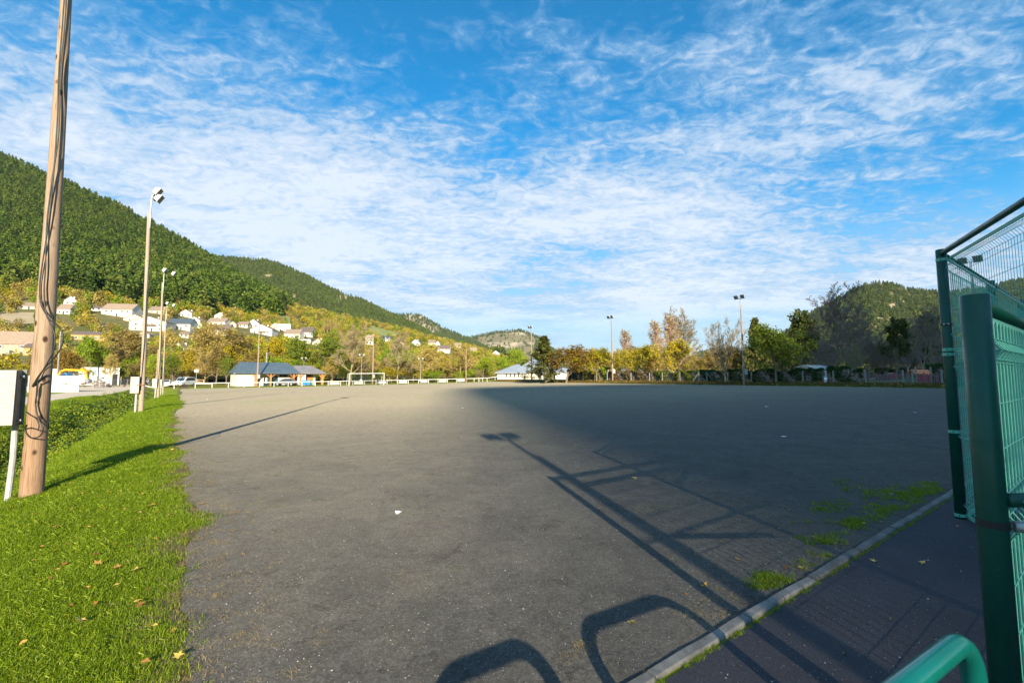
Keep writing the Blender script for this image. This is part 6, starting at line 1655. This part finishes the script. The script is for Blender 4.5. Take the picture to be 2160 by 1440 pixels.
def playhouse():
    Y = 54; x = P(1940, 795, Y).x; z = TW(x, Y); t = thing('playhouse', 'playground house with a wavy orange roof above the picket fence', 'playhouse', (x, Y, z), math.radians(-8))
    for i in (-0.8, 0.8):
        for j in (-0.6, 0.6):
            m = MB(); m.box((i, j, 0.95), (0.12, 0.12, 1.9)); m.build('post', M['cpost'], t)
    m = MB(); K = 10; yt = P(1940, 779, Y).z - z; yb = P(1940, 789, Y).z - z
    top = []; bot = []
    for i in range(K + 1):
        f = i / K; xx = -0.93 + 1.86 * f; w = 0.05 * math.sin(f * 6.28)
        top.append((xx, 0.0, yt + w * 0.6)); bot.append((xx, -0.75, yb + w * 0.9))
    for i in range(K):
        m.quad(bot[i], bot[i + 1], top[i + 1], top[i])
        b2 = [(q[0], 0.75, q[2]) for q in (bot[i], bot[i + 1])]; m.quad(b2[1], b2[0], top[i], top[i + 1])
    m.quad((-0.93, -0.75, yb), (0, 0, 0), (0, 0, 0)) if False else None
    o = m.build('roof', M['orange'], t); s_ = o.modifiers.new('solid', 'SOLIDIFY'); s_.thickness = 0.05
    m = MB(); m.box((0.1, -0.62, 0.55), (1.4, 0.05, 0.9)); m.build('side_panel', M['red'], t)
playhouse()
def spring_rider():
    Y = 55; x = P(1879, 795, Y).x; z = TW(x, Y); t = thing('spring_rider', 'small red and white spring rider behind the picket fence', 'spring rider', (x, Y, z), 0)
    m = MB(); m.tube([(0.06 * math.cos(a), 0.06 * math.sin(a), 0.1 + a * 0.02) for a in np.linspace(0, 18, 40)], 0.012, 5); m.build('spring', M['galv'], t)
    m = MB(); m.prism([(-0.5, -0.1, 0.6), (-0.45, -0.1, 1.05), (-0.2, -0.1, 0.95), (0.2, -0.1, 0.95), (0.4, -0.1, 1.3), (0.55, -0.1, 1.2), (0.5, -0.1, 0.7), (0.2, -0.1, 0.5)], (0, 0.2, 0)); m.build('body', M['red'], t)
    m = MB(); m.box((0.05, 0, 1.15), (0.6, 0.3, 0.06)); m.build('seat', M['white'], t)
spring_rider()
def bin_(px, Y):
    x = P(px, 795, Y).x; z = TW(x, Y); t = thing('litter_bin', 'white litter bin at the foot of the dark hedge', 'bin', (x, Y, z), 0)
    m = MB(); m.tube([(0, 0, 0.12), (0, 0, 0.78)], [0.15, 0.19], 14); m.build('drum', M['white'], t, smooth=True)
    m = MB(); m.tube([(0, 0, 0.84), (0, 0, 0.9), (0, 0, 0.95)], [0.2, 0.2, 0.08], 14); m.build('lid', M['pvc'], t)
    m = MB(); m.tube([(0.17, 0.12, -0.1), (0.17, 0.12, 0.9)], 0.03, 6); m.build('post', M['galv'], t)
bin_(1741, fY(1741) - 0.6)
def polytunnel():
    Y = 74; x0 = P(1690, 795, Y).x; x1 = P(1734, 795, Y).x; z = TW(x0, Y); h = P(1710, 770.5, Y).z - z; w = x1 - x0
    t = thing('polytunnel', 'pale rounded canvas tunnel tent behind the dark hedge', 'tent', ((x0 + x1) / 2, Y, z), math.radians(12))
    m = MB(); K = 12; L2 = w / 2; D = 2.2
    A = [(L2, -D * math.cos(PI * i / K), 1.0 + (h - 1.0) * math.sin(PI * i / K) ** 0.7) for i in range(K + 1)]
    Bq = [(-L2, y * 1.0, z_) for _, y, z_ in A]
    A = [(L2, D, 0)] + A[::-1] + [(L2, -D, 0)]; Bq = [(-L2, D, 0)] + Bq[::-1] + [(-L2, -D, 0)]
    for i in range(len(A) - 1): m.quad(A[i], A[i + 1], Bq[i + 1], Bq[i])
    m.quad(*A[::-1]); m.quad(*Bq); m.build('cover', M['tent'], t)
    m = MB(); m.box((L2 + 0.03, 0, h * 0.62), (0.06, 1.6, 1.2)); m.build('end_window', M['pane'], t)
    for i in range(4):
        m = MB(); m.tube([(-L2 + w * (i + 0.5) / 4, q[1] * 1.01, q[2] + 0.03) for q in A], 0.03, 5); m.build('rib', M['lamp'], t)
polytunnel()
def cabin(px0, px1, yt, yb, Y, label, m_roof='tile_dark', front='raw_timber', yaw=0.3):
    x0 = P(px0, 795, Y).x; x1 = P(px1, 795, Y).x; zb = P(px0, yb, Y).z; h = P(px0, yt, Y).z - zb; w = x1 - x0
    zg = min(zb, 3.0)
    t = thing('camping_cabin', label, 'cabin', ((x0 + x1) / 2, Y, zb), yaw)
    m = MB(); m.prism([(-w / 2, -1.6, -3.5), (w / 2, -1.6, -3.5), (w / 2 * 0.9, -1.6, h * 0.35), (0, -1.6, h * 0.95), (-w / 2 * 0.9, -1.6, h * 0.35)], (0, 2.2, 0)); m.build('wall', M[front], t)
    m = MB()
    for s in (-1, 1): m.prism([(s * w / 2 * 1.08, -2.2, h * 0.12), (0, -2.2, h * 0.97), (0, -2.2, h * 1.05), (s * w / 2 * 1.12, -2.2, h * 0.18)][::s], (0, 3.0, 0))
    m.build('roof', M[m_roof], t)
    m = MB(); m.box((0.1, -1.63, h * 0.22), (w * 0.38, 0.06, h * 0.5)); m.build('door', M['rubber'], t)
cabin(1900, 1918, 755, 768, 96, 'low camping cabin with dark arched opening, left of the three beyond the lawn')
cabin(1931, 1950, 751, 767, 94, 'camping cabin with grey roof above the orange playhouse roof', yaw=-0.3)
cabin(1974, 1990, 753, 766, 92, 'camping cabin half hidden by the tall green corner post', yaw=0.2)
# lawn beyond the picket fence
def lawn():
    V = []; al = np.linspace(-30, 22, 12); bl = np.linspace(68.5, 96, 10)
    A, Bm = np.meshgrid(al, bl, indexing='ij'); Z = T(A, Bm) + 0.02 + np.clip((Bm - 80) / 16, 0, 1) * 0.5
    V = np.stack([-SA * A + CA * Bm, CA * A + SA * Bm, Z], -1).reshape(-1, 3); k = 10; n = 12
    i = (np.arange(n - 1)[:, None] * k + np.arange(k - 1)[None, :]).ravel(); F = np.stack([i, i + k, i + k + 1, i + 1], 1)[:, ::-1]
    o = mobj('lawn', np_mesh('lawn', V, F, M['lawn'], smooth=True)); o['kind'] = 'structure'
M['lawn'] = mat('campsite_lawn', (0.04, 0.16, 0.02), (0.06, 0.20, 0.03), 0.5, 0.95)
lawn()
# ------------------------------------------------------------------ green court fence at the right
def tube_obj(name, pts, r_, m, parent, n=20, label=None, smooth=True):
    b = MB(); b.tube(pts, r_, n); return b.build(name, M[m], parent, smooth=smooth, label=label)
def wire_panel(parent, p0, p1, z0, z1, folds, outn, step_=0.05, wr=0.0021, hr=0.0024, name='wire_panel', mt='mint', zs=None):
    """welded mesh with V folds; folds = heights of the folds, outn = direction the folds bulge"""
    p0 = Vector(p0); p1 = Vector(p1); L_ = (p1 - p0).length; d = (p1 - p0) / L_; nrm = Vector(outn).normalized()
    prof = [(z0, 0.0)]
    for f in folds: prof += [(f - 0.05, 0.0), (f, 0.034), (f + 0.05, 0.0)]
    prof.append((z1, 0.0)); prof = [q for q in prof if z0 - 1e-6 <= q[0] <= z1 + 1e-6]
    m = MB(); n = int(L_ / step_)
    for i in range(n + 1):
        q = p0 + d * (L_ * i / n)
        m.tube([q + nrm * o + Vector((0, 0, z)) for z, o in prof], wr, 5, caps=False)
    zs = list(zs) if zs is not None else []
    if not zs:
        z = z0 + 0.03
        while z < z1: zs.append(z); z += 0.2
        zs += [f - 0.055 for f in folds] + [f + 0.055 for f in folds] + [f for f in folds]
    for z in zs:
        o = np.interp(z, [a for a, _ in prof], [b for _, b in prof])
        m.tube([p0 + nrm * (o + 0.006) + Vector((0, 0, z)), p1 + nrm * (o + 0.006) + Vector((0, 0, z))], hr, 5, caps=False)
    o = m.build(name, M[mt], parent); o['kind'] = 'stuff'; return o
F0 = Vector((5.07, 5.28, 0)); F1 = Vector((2.30, -0.42, 0)); FE = F0 + Vector((-0.457, -0.889, 0)) * 3.6; F2 = F0 + Vector((CA, SA, 0)) * 9.0; F3 = F1 + Vector((CA, SA, 0)) * 8
HT = 3.1
court = thing('court_fence', 'tall green court fence of round posts and welded mesh, rising out of the right edge', 'fence', F0, 0)
def rel(p, z=0.0): q = Vector(p) - F0; return Vector((q.x, q.y, z))
def gpost(p, h=HT, r_=0.051): 
    o = tube_obj('post', [rel(p, -0.1), rel(p, h - 0.004), rel(p, h)], [r_, r_, r_ * 0.9], 'green', court, 28); return o
mid1 = F0.lerp(F1, 0.5)
for p in (F0, FE, F1, F2, F3, F0.lerp(F2, 0.33), F0.lerp(F2, 0.66), F1.lerp(F3, 0.5)): gpost(p)
def side(pa, pb, n, inward, low_=True):
    d = (pb - pa).normalized(); nn = Vector(inward)
    tube_obj('top_rail', [rel(pa + d * 0.02, HT - 0.05), rel(pb - d * 0.02, HT - 0.05)], 0.03, 'green', court)
    for i in range(n):
        a_ = pa.lerp(pb, i / n) + d * 0.06 - nn * 0.05; b_ = pa.lerp(pb, (i + 1) / n) - d * 0.06 - nn * 0.05
        wire_panel(court, rel(a_), rel(b_), 1.93, 2.96, [2.09, 2.88], nn, name='wire_panel')
        if low_: wire_panel(court, rel(a_), rel(b_), 0.04, 1.86, [0.17, 0.93, 1.72], nn, name='wire_panel')
        for z, hh in ((2.975, 0.03), (1.915, 0.03), (1.875, 0.03), (0.045, 0.035))[:4 if low_ else 2]:
            m = MB(); m.bar(rel(a_, z), rel(b_, z), 0.012, hh); m.build('flat_rail', M['mint'], court)
side(F0, FE, 2, (-0.88, 0.46, 0)); side(F0, F2, 3, (-SA, CA, 0)); side(F1, F3, 2, (SA, -CA, 0), False)
def collar(p, z, r_=0.054, h=0.034, m='mint', parent=court, relf=rel, bolt=True, ang=-2.5):
    t = MB(); t.tube([relf(p, z - h / 2), relf(p, z + h / 2)], r_, 24); o = t.build('clamp', M[m], parent)
    if bolt:
        d = Vector((math.cos(ang), math.sin(ang), 0)); q = relf(p, z) + d * (r_ - 0.004)
        t = MB(); t.tube([q, q + d * 0.008], 0.007, 8); t.build('bolt', M['rubber'], o)
for z in (2.975, 1.917, 1.862, 0.98, 0.05): collar(F0, z)
def nut(p, z, ang, relf, parent, r0=0.05):
    d = Vector((math.cos(ang), math.sin(ang), 0)); s = Vector((-d.y, d.x, 0)); q = relf(p, z) + d * r0
    t = MB(); t.tube([relf(p, z - 0.012), relf(p, z + 0.012)], r0 + 0.003, 24); o = t.build('cable_band', M['rubber'], parent)
    for k in (-0.018, 0.018):
        t = MB(); t.tube([q + s * k, q + s * k + d * 0.018, q + s * k + d * 0.026], [0.014, 0.013, 0.004], 12); t.build('nut', M['galv'], o, smooth=True)
nut(F0, 2.21, -2.35, rel, court)
# near post and the low fence behind it
N0 = Vector((2.085, 2.03, 0)); N1 = N0 + Vector((CA, SA, 0)) * 2.72
low = thing('entrance_fence', 'shorter green post and low mesh fence nearest the viewer at the right edge', 'fence', N0, 0)
def rel2(p, z=0.0): q = Vector(p) - N0; return Vector((q.x, q.y, z))
b = MB(); b.tube([rel2(N0, -0.1), rel2(N0, 1.965), rel2(N0, 1.968)], [0.0505, 0.0505, 0.047], 40); b.build('post', M['green'], low, smooth=True)
b = MB(); b.tube([rel2(N1, -0.1), rel2(N1, 1.968)], 0.0505, 24); b.build('post', M['green'], low, smooth=True)
tube_obj('top_rail', [rel2(N0, 1.93), rel2(N1, 1.93)], 0.028, 'green', low)
dn = Vector((CA, SA, 0))
wire_panel(low, rel2(N0 + dn * 0.06 + Vector((SA, -CA, 0)) * 0.03), rel2(N1 - dn * 0.06), 0.05, 1.86, [0.17, 0.93, 1.72], (SA, -CA, 0), step_=0.1, wr=0.0048, mt='mint')
0 and wire_panel(low, rel2(N0 + dn * 0.06 + Vector((-SA, CA, 0)) * 0.10), rel2(N1 - dn * 0.06 + Vector((-SA, CA, 0)) * 0.10), 0.05, 1.86, [0.17, 0.93, 1.72], (-SA, CA, 0), step_=0.05, wr=0.0034, mt='mint')
for z in (1.875, 0.045):
    m = MB(); m.bar(rel2(N0 + dn * 0.05, z), rel2(N1, z), 0.012, 0.03); m.build('flat_rail', M['mint'], low)
# handrail stub fixed to the near post
hd = Vector((1.0, 0.03, 0)).normalized()
q0 = rel2(N0, 1.075) + Vector((0.040, -0.035, 0))
b = MB(); b.tube([q0 - hd * 0.012, q0, q0 + hd * 1.1], [0.018, 0.030, 0.030], 20); hr_ = b.build('handrail', M['green'], low, smooth=True)
b = MB(); q = q0 + hd * 0.035 + Vector((0, -0.029, 0.0)); b.tube([q, q + Vector((0, -0.006, 0))], 0.006, 8); b.build('screw', M['galv'], hr_)
b = MB(); b.tube([rel2(N0, 0.955), rel2(N0, 0.985)], 0.054, 28); o = b.build('clamp', M['rubber'], low)
b = MB(); q = rel2(N0, 0.97) + Vector((0.045, -0.045, 0)); b.tube([q, q + Vector((0.02, -0.012, 0)), q + Vector((0.055, -0.03, 0)), q + Vector((0.06, -0.033, 0))], [0.022, 0.024, 0.02, 0.006], 14); b.build('nut', M['galv'], o, smooth=True)
# hoop barriers
def hoop(pL, pR, h, label, r_=0.040):
    t = thing('hoop_barrier', label, 'barrier', pL, 0); d = (pR - pL); L_ = d.length; d = d / L_; rc = 0.17
    pts = [Vector((0, 0, -0.1)), Vector((0, 0, h - rc))]
    for k in range(1, 9): a_ = PI / 2 * k / 8; pts.append(d * (rc - rc * math.cos(a_)) + Vector((0, 0, h - rc + rc * math.sin(a_))))
    for k in range(9): a_ = PI / 2 * k / 8; pts.append(d * (L_ - rc + rc * math.sin(a_)) + Vector((0, 0, h - rc + rc * math.cos(a_))))
    pts.append(d * L_ + Vector((0, 0, -0.1)))
    m = MB(); m.tube(pts, r_, 22); m.build('tube', M['teal'], t, smooth=True)
    for e in (Vector((0, 0, 0)), d * L_):
        m = MB(); m.tube([e + Vector((0, 0, 0.0)), e + Vector((0, 0, 0.015))], 0.075, 18); m.build('foot_ring', M['teal'], t)
hoop(Vector((0.80, 1.17, 0)), Vector((1.56, 1.62, 0)), 0.735, 'glossy teal hoop barrier on the dark path at the bottom right corner', 0.034)
hoop(Vector((0.0, 0.55, 0)), Vector((0.56, 0.93, 0)), 0.78, 'second teal hoop barrier on the path just below the view')

# ------------------------------------------------------------------ grass, leaves, grit
def blade_proto(name, seed, n, rad, hmin, hmax, wid, m, lean=0.35):
    rs_ = np.random.RandomState(seed); V = []; F = []; tint = []
    for i in range(n):
        r_ = rad * math.sqrt(rs_.rand()); a_ = rs_.uniform(0, 6.28); x, y = r_ * math.cos(a_), r_ * math.sin(a_)
        h = rs_.uniform(hmin, hmax); d = rs_.uniform(0, 6.28); ln = abs(rs_.normal(lean, 0.25)) * h; w = wid * rs_.uniform(0.7, 1.3)
        sx, sy = -math.sin(d) * w, math.cos(d) * w; k = len(V)
        V += [(x - sx, y - sy, -0.005), (x + sx, y + sy, -0.005), (x + sx * .8 + math.cos(d) * ln * .35, y + sy * .8 + math.sin(d) * ln * .35, h * .55), (x - sx * .8 + math.cos(d) * ln * .35, y - sy * .8 + math.sin(d) * ln * .35, h * .55),
              (x + math.cos(d) * ln + sx * .1, y + math.sin(d) * ln + sy * .1, h * rs_.uniform(.75, 1)), (x + math.cos(d) * ln - sx * .1, y + math.sin(d) * ln - sy * .1, h * .9)]
        F += [(k, k + 1, k + 2, k + 3), (k + 3, k + 2, k + 4, k + 5)]
        tint += [float(np.clip(rs_.normal(0.45, 0.2), 0, 1))] * 6
    return proto(name, np_mesh(name, V, F, M[m], tint=tint))
gr = [blade_proto('grass_tuft', s, 60, 0.10, 0.014, 0.042, 0.0016, 'grass') for s in range(4)] + [blade_proto('grass_tuft', 9, 30, 0.09, 0.025, 0.06, 0.0018, 'grass', 0.7)]
rs = np.random.RandomState(5)
def field_pts(n, a0, a1, b0, b1, dens):
    """points with density falling away from the viewer"""
    a = rs.uniform(a0, a1, n); b = rs.uniform(b0, b1, n); x = -SA * a + CA * b; y = CA * a + SA * b
    d = np.hypot(x, y); keep = (rs.rand(n) < dens(d)) & (y > 0.3) & (abs(x / np.maximum(y, .3)) < 1.25)
    return a[keep], b[keep], x[keep], y[keep], d[keep]
a, b, x, y, d = field_pts(760000, 1.0, 60, -7.5, 0.6, lambda d: np.clip((4.5 / d) ** 1.7, 0, 1))
e = edge_b(a); kp = (b < e - 0.02 + 0.05 * rs.randn(len(a))); 
# thinner, patchy growth near the edge of the grit
thin = np.clip((e - b + 0.25 * np.sin(a * 3.1) * np.sin(a * 1.3 + 1)) / 0.85, 0, 1); kp &= rs.rand(len(a)) < 0.07 + 0.93 * thin ** 1.5
kp &= ~((b < -2.9) & (b > -4.9) & (rs.rand(len(a)) < 0.6))
a, b, x, y, d = a[kp], b[kp], x[kp], y[kp], d[kp]
z = T(a, b) + bump_noise(a, b)
s_ = rs.uniform(0.7, 1.25, len(a)) * np.clip((d / 5.0) ** 0.45, 0.9, 3.0)
scatter('grass', gr, np.stack([x, y, z], 1), s_, rs.uniform(0, 6.28, len(a)), 'mown green grass bank along the left edge of the pitch', 'grass', 3)
print('grass', len(a))
# grass beyond the far touchline and around the pitch end
a = rs.uniform(-20, 96, 9000); b = rs.uniform(63.1, 66.5, 9000); x = -SA * a + CA * b; y = CA * a + SA * b; kp = (y > 5) & (x / y < 1.2)
a, b, x, y = a[kp], b[kp], x[kp], y[kp]
scatter('grass', [blade_proto('verge_tuft', 60 + s, 30, 0.10, 0.02, 0.07, 0.003, 'l_verge', 0.6) for s in range(2)], np.stack([x, y, T(a, b)], 1), rs.uniform(2.0, 3.2, len(a)), rs.uniform(0, 6.28, len(a)), 'rough leaf-strewn grass verge under the far hedges', 'grass', 4)
# ditch vegetation
shr = [clump_proto('bramble', s, 150, 'bush', 0.085, lf) for s, lf in ((31, 'l_green'), (32, 'l_hedge'), (33, 'l_green'), (34, 'l_hedge2'), (35, 'l_green'), (36, 'l_hedge'), (37, 'l_lime'))]
n = 9000; a = rs.uniform(-2, 92, n); b = rs.normal(-4.1, 0.85, n); kp = (b < -2.3) & (b > -6.6) & ((a > 40) | (rs.rand(n) < 1)); kp &= rs.rand(n) < np.clip(16 / np.maximum(a, 4), 0.25, 1)
a, b = a[kp], b[kp]; x = -SA * a + CA * b; y = CA * a + SA * b
dd = np.hypot(x, y)
scatter('brambles', shr, np.stack([x, y, T(a, b) - 0.05], 1), rs.uniform(0.35, 0.8, len(a)) * np.clip(dd / 20, 1, 2.0) * np.where(abs(b + 4) > 1.2, 0.6, 1), rs.uniform(0, 6.28, len(a)), 'brambles and ivy filling the ditch behind the wooden poles', 'brambles', 5)
# grass and moss tufts along the kerb
pr = [blade_proto('weed_tuft', 40 + s, 40, 0.09, 0.02, 0.07, 0.003, 'grass', 0.7) for s in range(3)]
A_, B_ = [], []
for (ac, bc, sa, sb, nn) in [(1.90, 8.4, .12, .5, 110), (2.15, 7.9, .12, .40, 34), (1.93, 6.9, .09, .25, 40), (2.35, 6.5, .10, .25, 26), (1.95, 6.0, .06, .14, 34), (1.92, 5.2, .05, .16, 26), (1.80, 3.75, .04, .10, 34), (2.6, 7.8, .2, .5, 16), (2.2, 5.6, .2, .4, 6), (1.75, 4.5, .03, .25, 12)]:
    A_ += list(rs.normal(ac, sa, nn)); B_ += list(rs.normal(bc, sb, nn))
A_ += list(1.572 + rs.rand(150) * 0.012); B_ += list(rs.choice([2.3, 2.6, 3.2, 3.9, 4.4, 5.0, 5.3, 6.6, 7.1, 7.6], 150) + rs.randn(150) * 0.28)
A_ = np.array(A_); B_ = np.array(B_); k = (A_ > 1.72) | (A_ < 1.58); A_, B_ = A_[k], B_[k]
scatter('weeds', pr, np.stack([-SA * A_ + CA * B_, CA * A_ + SA * B_, T(A_, B_) + 0.008], 1), np.where(A_ < 1.6, 0.42, 1.0) * rs.uniform(0.3, 0.75, len(A_)), rs.uniform(0, 6.28, len(A_)), 'patches of grass and moss growing along the kerb', 'weeds', 6)
# straw and dead stems
st = [blade_proto('straw_wisp', 50 + s, 26, 0.07, 0.004, 0.012, 0.0011, 'straw', 5.0) for s in range(3)]
A_, B_ = [], []
n = 2200; a = rs.uniform(1.8, 26, n); b = edge_b(a) + rs.normal(0.02, 0.26, n); A_ += list(a); B_ += list(b)
for (ac, bc, sa, sb, nn) in [(1.86, 3.0, .06, .18, 20), (2.02, 1.95, .04, .09, 12), (3.6, 4.6, .05, .12, 9), (1.8, 4.6, .05, .35, 22), (9, 3.2, .3, .6, 24), (11, 5.6, .2, .4, 20)]:
    A_ += list(rs.normal(ac, sa, nn)); B_ += list(rs.normal(bc, sb, nn))
A_ = np.array(A_); B_ = np.array(B_); k = A_ > 1.72; A_, B_ = A_[k], B_[k]
scatter('dry_straw', st, np.stack([-SA * A_ + CA * B_, CA * A_ + SA * B_, T(A_, B_) + 0.014], 1), rs.uniform(0.35, 0.85, len(A_)), rs.uniform(0, 6.28, len(A_)), 'dry grass clippings strewn along the edge of the grit', 'straw', 7)
# grit
def stone_proto(seed):
    r_ = random.Random(seed); V = []
    for i, j, k in [(-1, -1, -1), (1, -1, -1), (1, 1, -1), (-1, 1, -1), (-1, -1, 1), (1, -1, 1), (1, 1, 1), (-1, 1, 1)]:
        V.append((i * r_.uniform(.3, .55), j * r_.uniform(.3, .55), k * r_.uniform(.2, .4)))
    F = [(0, 3, 2, 1), (4, 5, 6, 7), (0, 1, 5, 4), (1, 2, 6, 5), (2, 3, 7, 6), (3, 0, 4, 7)]
    return proto('grit_stone', np_mesh('grit_stone', V, F, M['pebble'], tint=[r_.random()] * 8))
gs = [stone_proto(s) for s in range(8)]
n = 90000; x = rs.uniform(-9, 9, n); y = rs.uniform(1.6, 12, n); a, b = AB(x, y); d = np.hypot(x, y)
kp = (rs.rand(n) < np.clip((3.0 / d) ** 1.6, 0, 1)) & (((a > 1.72) & (b > 0.1)) | ((a < 1.5) & (b > -0.3) & (rs.rand(n) < 0.4)))
x, y, a, b = x[kp], y[kp], a[kp], b[kp]
sz = 0.0032 * np.exp(rs.randn(len(x)) * 0.45)
scatter('grit', gs, np.stack([x, y, T(a, b) + 0.009], 1), sz, rs.uniform(0, 6.28, len(x)), 'loose grit and tiny stones lying on the pitch and the path', 'grit', 8)
print('grit', len(x))
# fallen leaves
def leaf_mesh(seed, m, s=0.035, maple=True):
    r_ = random.Random(seed); K = 10 if maple else 6; out = []
    for k in range(K):
        a_ = 2 * PI * k / K; rad = s * (1.0 if k % 2 == 0 else 0.45) * r_.uniform(0.8, 1.15) if maple else s * (1 if k % 3 == 0 else 0.5)
        out.append((rad * math.cos(a_), rad * math.sin(a_), 0.004 + abs(r_.gauss(0, s * 0.22))))
    V = [(0, 0, 0.003)] + out; F = [(0, 1 + k, 1 + (k + 1) % K) for k in range(K)]
    return np_mesh('leaf', V, F, M[m], tint=[r_.random()] * len(V))
lms = [leaf_mesh(s, 'litter', 0.026 + 0.004 * (s % 3), s % 3 > 0) for s in range(7)]
lpro = [proto('litter_leaf', q) for q in lms]
def leaf_at(px, py, label, mesh, sc=1.0):
    p = on_ground(px, py, 0.052 if px < 430 else 0.012); o = bpy.data.objects.new('fallen_leaf', mesh); o.location = p; link(o)
    o.rotation_euler = (R.uniform(-0.25, 0.25), R.uniform(-0.25, 0.25), R.uniform(0, 6.28)); o.scale = (sc, sc, sc)
    tag(o, label, 'leaf'); return o
my = leaf_mesh(91, 'leafyellow', 0.032); mb2 = leaf_mesh(92, 'litter', 0.032)
leaf_at(1333, 1320, 'pale yellow maple leaf on the grit inside the hoop shadow', my, 1.15)
leaf_at(1337, 1011, 'small yellow leaf lying beside the long pole shadow', my, 1.6)
leaf_at(1263, 1076, 'brown leaf on the edge of the long diagonal shadow', mb2, 1.2)
leaf_at(168, 1330, 'bright yellow leaf in the grass near the bottom left', my, 1.2)
leaf_at(286, 1218, 'orange-brown curled leaf pair in the grass', mb2, 1.6)
leaf_at(205, 1201, 'tan leaf in the grass left of the curled brown pair', mb2, 1.3)
leaf_at(318, 1078, 'yellow leaf in the grass level with the bulge of turf', my, 1.1)
leaf_at(295, 1091, 'small amber leaf just below the yellow leaf in the grass', my, 0.9)
leaf_at(1688, 1202, 'yellow leaf resting against the kerb stones', my, 0.8)
leaf_at(1842, 1186, 'orange-brown leaf on the dark path right of the kerb', mb2, 0.9)
leaf_at(1946, 1190, 'greenish yellow leaf on the dark path near the green post', my, 0.9)
leaf_at(1617, 1232, 'pinkish brown leaf among the weeds by the kerb', mb2, 1.3)
leaf_at(1786, 1110, 'brown leaf in front of the weeds beside the kerb', mb2, 1.3)
leaf_at(375, 1406, 'small rust leaf at the bottom edge of the grass', mb2, 1.0)
n = 900; a = rs.uniform(1, 26, n); b = rs.uniform(-3.0, 0.1, n); kp = rs.rand(n) < np.clip(5 / a, 0.12, 0.8); a, b = a[kp], b[kp]
a2 = rs.uniform(1.8, 40, 110); b2 = rs.uniform(0.2, 26, 110); a = np.concatenate([a, a2]); b = np.concatenate([b, b2])
a3 = rs.uniform(1.75, 2.6, 60); b3 = rs.uniform(3, 9, 60); a4 = rs.uniform(-0.5, 1.5, 24); b4 = rs.uniform(1.5, 8, 24)
a = np.concatenate([a, a3, a4]); b = np.concatenate([b, b3, b4])
scatter('leaf_litter', lpro, np.stack([-SA * a + CA * b, CA * a + SA * b, T(a, b) + np.where(b < 0, 0.048, 0.012)], 1), np.where(b < 0, 1.35, 1.0) * rs.uniform(0.4, 0.85, len(a)), rs.uniform(0, 6.28, len(a)), 'scattered small fallen leaves on the grass and the grit', 'leaf litter', 10, tilt=rs.uniform(-0.3, 0.3, (len(a), 2)))
# leaves blown against the far hedges
n = 2600; a = rs.uniform(-10, 96, n); b = rs.uniform(63, 66.5, n)
scatter('leaf_litter', lpro, np.stack([-SA * a + CA * b, CA * a + SA * b, T(a, b) + 0.12], 1), rs.uniform(2.5, 4.5, n), rs.uniform(0, 6.28, n), 'brown leaves blown along the verge under the far hedges', 'leaf litter', 11, tilt=rs.uniform(-0.6, 0.6, (n, 2)))
# white scraps
def scrap(px, py, s, label, name='paper_scrap', th=0.01):
    p = on_ground(px, py, 0.012); r_ = random.Random(int(px)); K = 8; out = [(s * r_.uniform(.75, 1.1) * math.cos(2 * PI * k / K), s * 0.75 * r_.uniform(.75, 1.1) * math.sin(2 * PI * k / K), th * r_.uniform(0.6, 2.2)) for k in range(K)]
    m = MB(); m.prism(out, (0, 0, -0.004)); o = m.build(name, M['paper']); o.location = p; o.rotation_euler = (0, 0, r_.uniform(0, 3)); tag(o, label, 'litter')
scrap(840, 1085, 0.055, 'crumpled white paper scrap alone on the near grit', th=0.016)
scrap(976, 861, 0.10, 'small white scrap on the sunlit part of the pitch')
scrap(1115, 827, 0.16, 'white scrap at the dark tip of the mountain shadow')
scrap(1617, 858, 0.13, 'white scrap on the shaded pitch below the hedge')
scrap(1654, 922, 0.07, 'white scrap nearest in the shaded right half of the pitch')
scrap(1930, 871, 0.08, 'white scrap close to the green corner post')
scrap(1880, 1046, 0.02, 'thin white straw-like scrap at the kerb end')
scrap(436, 843, 0.12, 'white scrap near the left edge of the pitch')
# ------------------------------------------------------------------ thin valley haze
def haze():
    m = bpy.data.materials.new('valley_air'); m.use_nodes = True; nt = m.node_tree; nt.nodes.clear()
    o_ = nt.nodes.new('ShaderNodeOutputMaterial'); v = nt.nodes.new('ShaderNodeVolumePrincipled')
    v.inputs['Color'].default_value = (0.80, 0.90, 1.0, 1); v.inputs['Density'].default_value = HAZE; v.inputs['Anisotropy'].default_value = 0.1
    nt.links.new(v.outputs[0], o_.inputs['Volume'])
    b = MB(); b.box((0, 0, 0), (14400, 14400, 940)); me = b.mesh('haze', m); o = mobj('haze', me); o.location = (0, 0, 460); o['kind'] = 'stuff'
HAZE = 0.00003
haze()
name_rows()
print('objects', len(bpy.data.objects), 'trees', ntree)
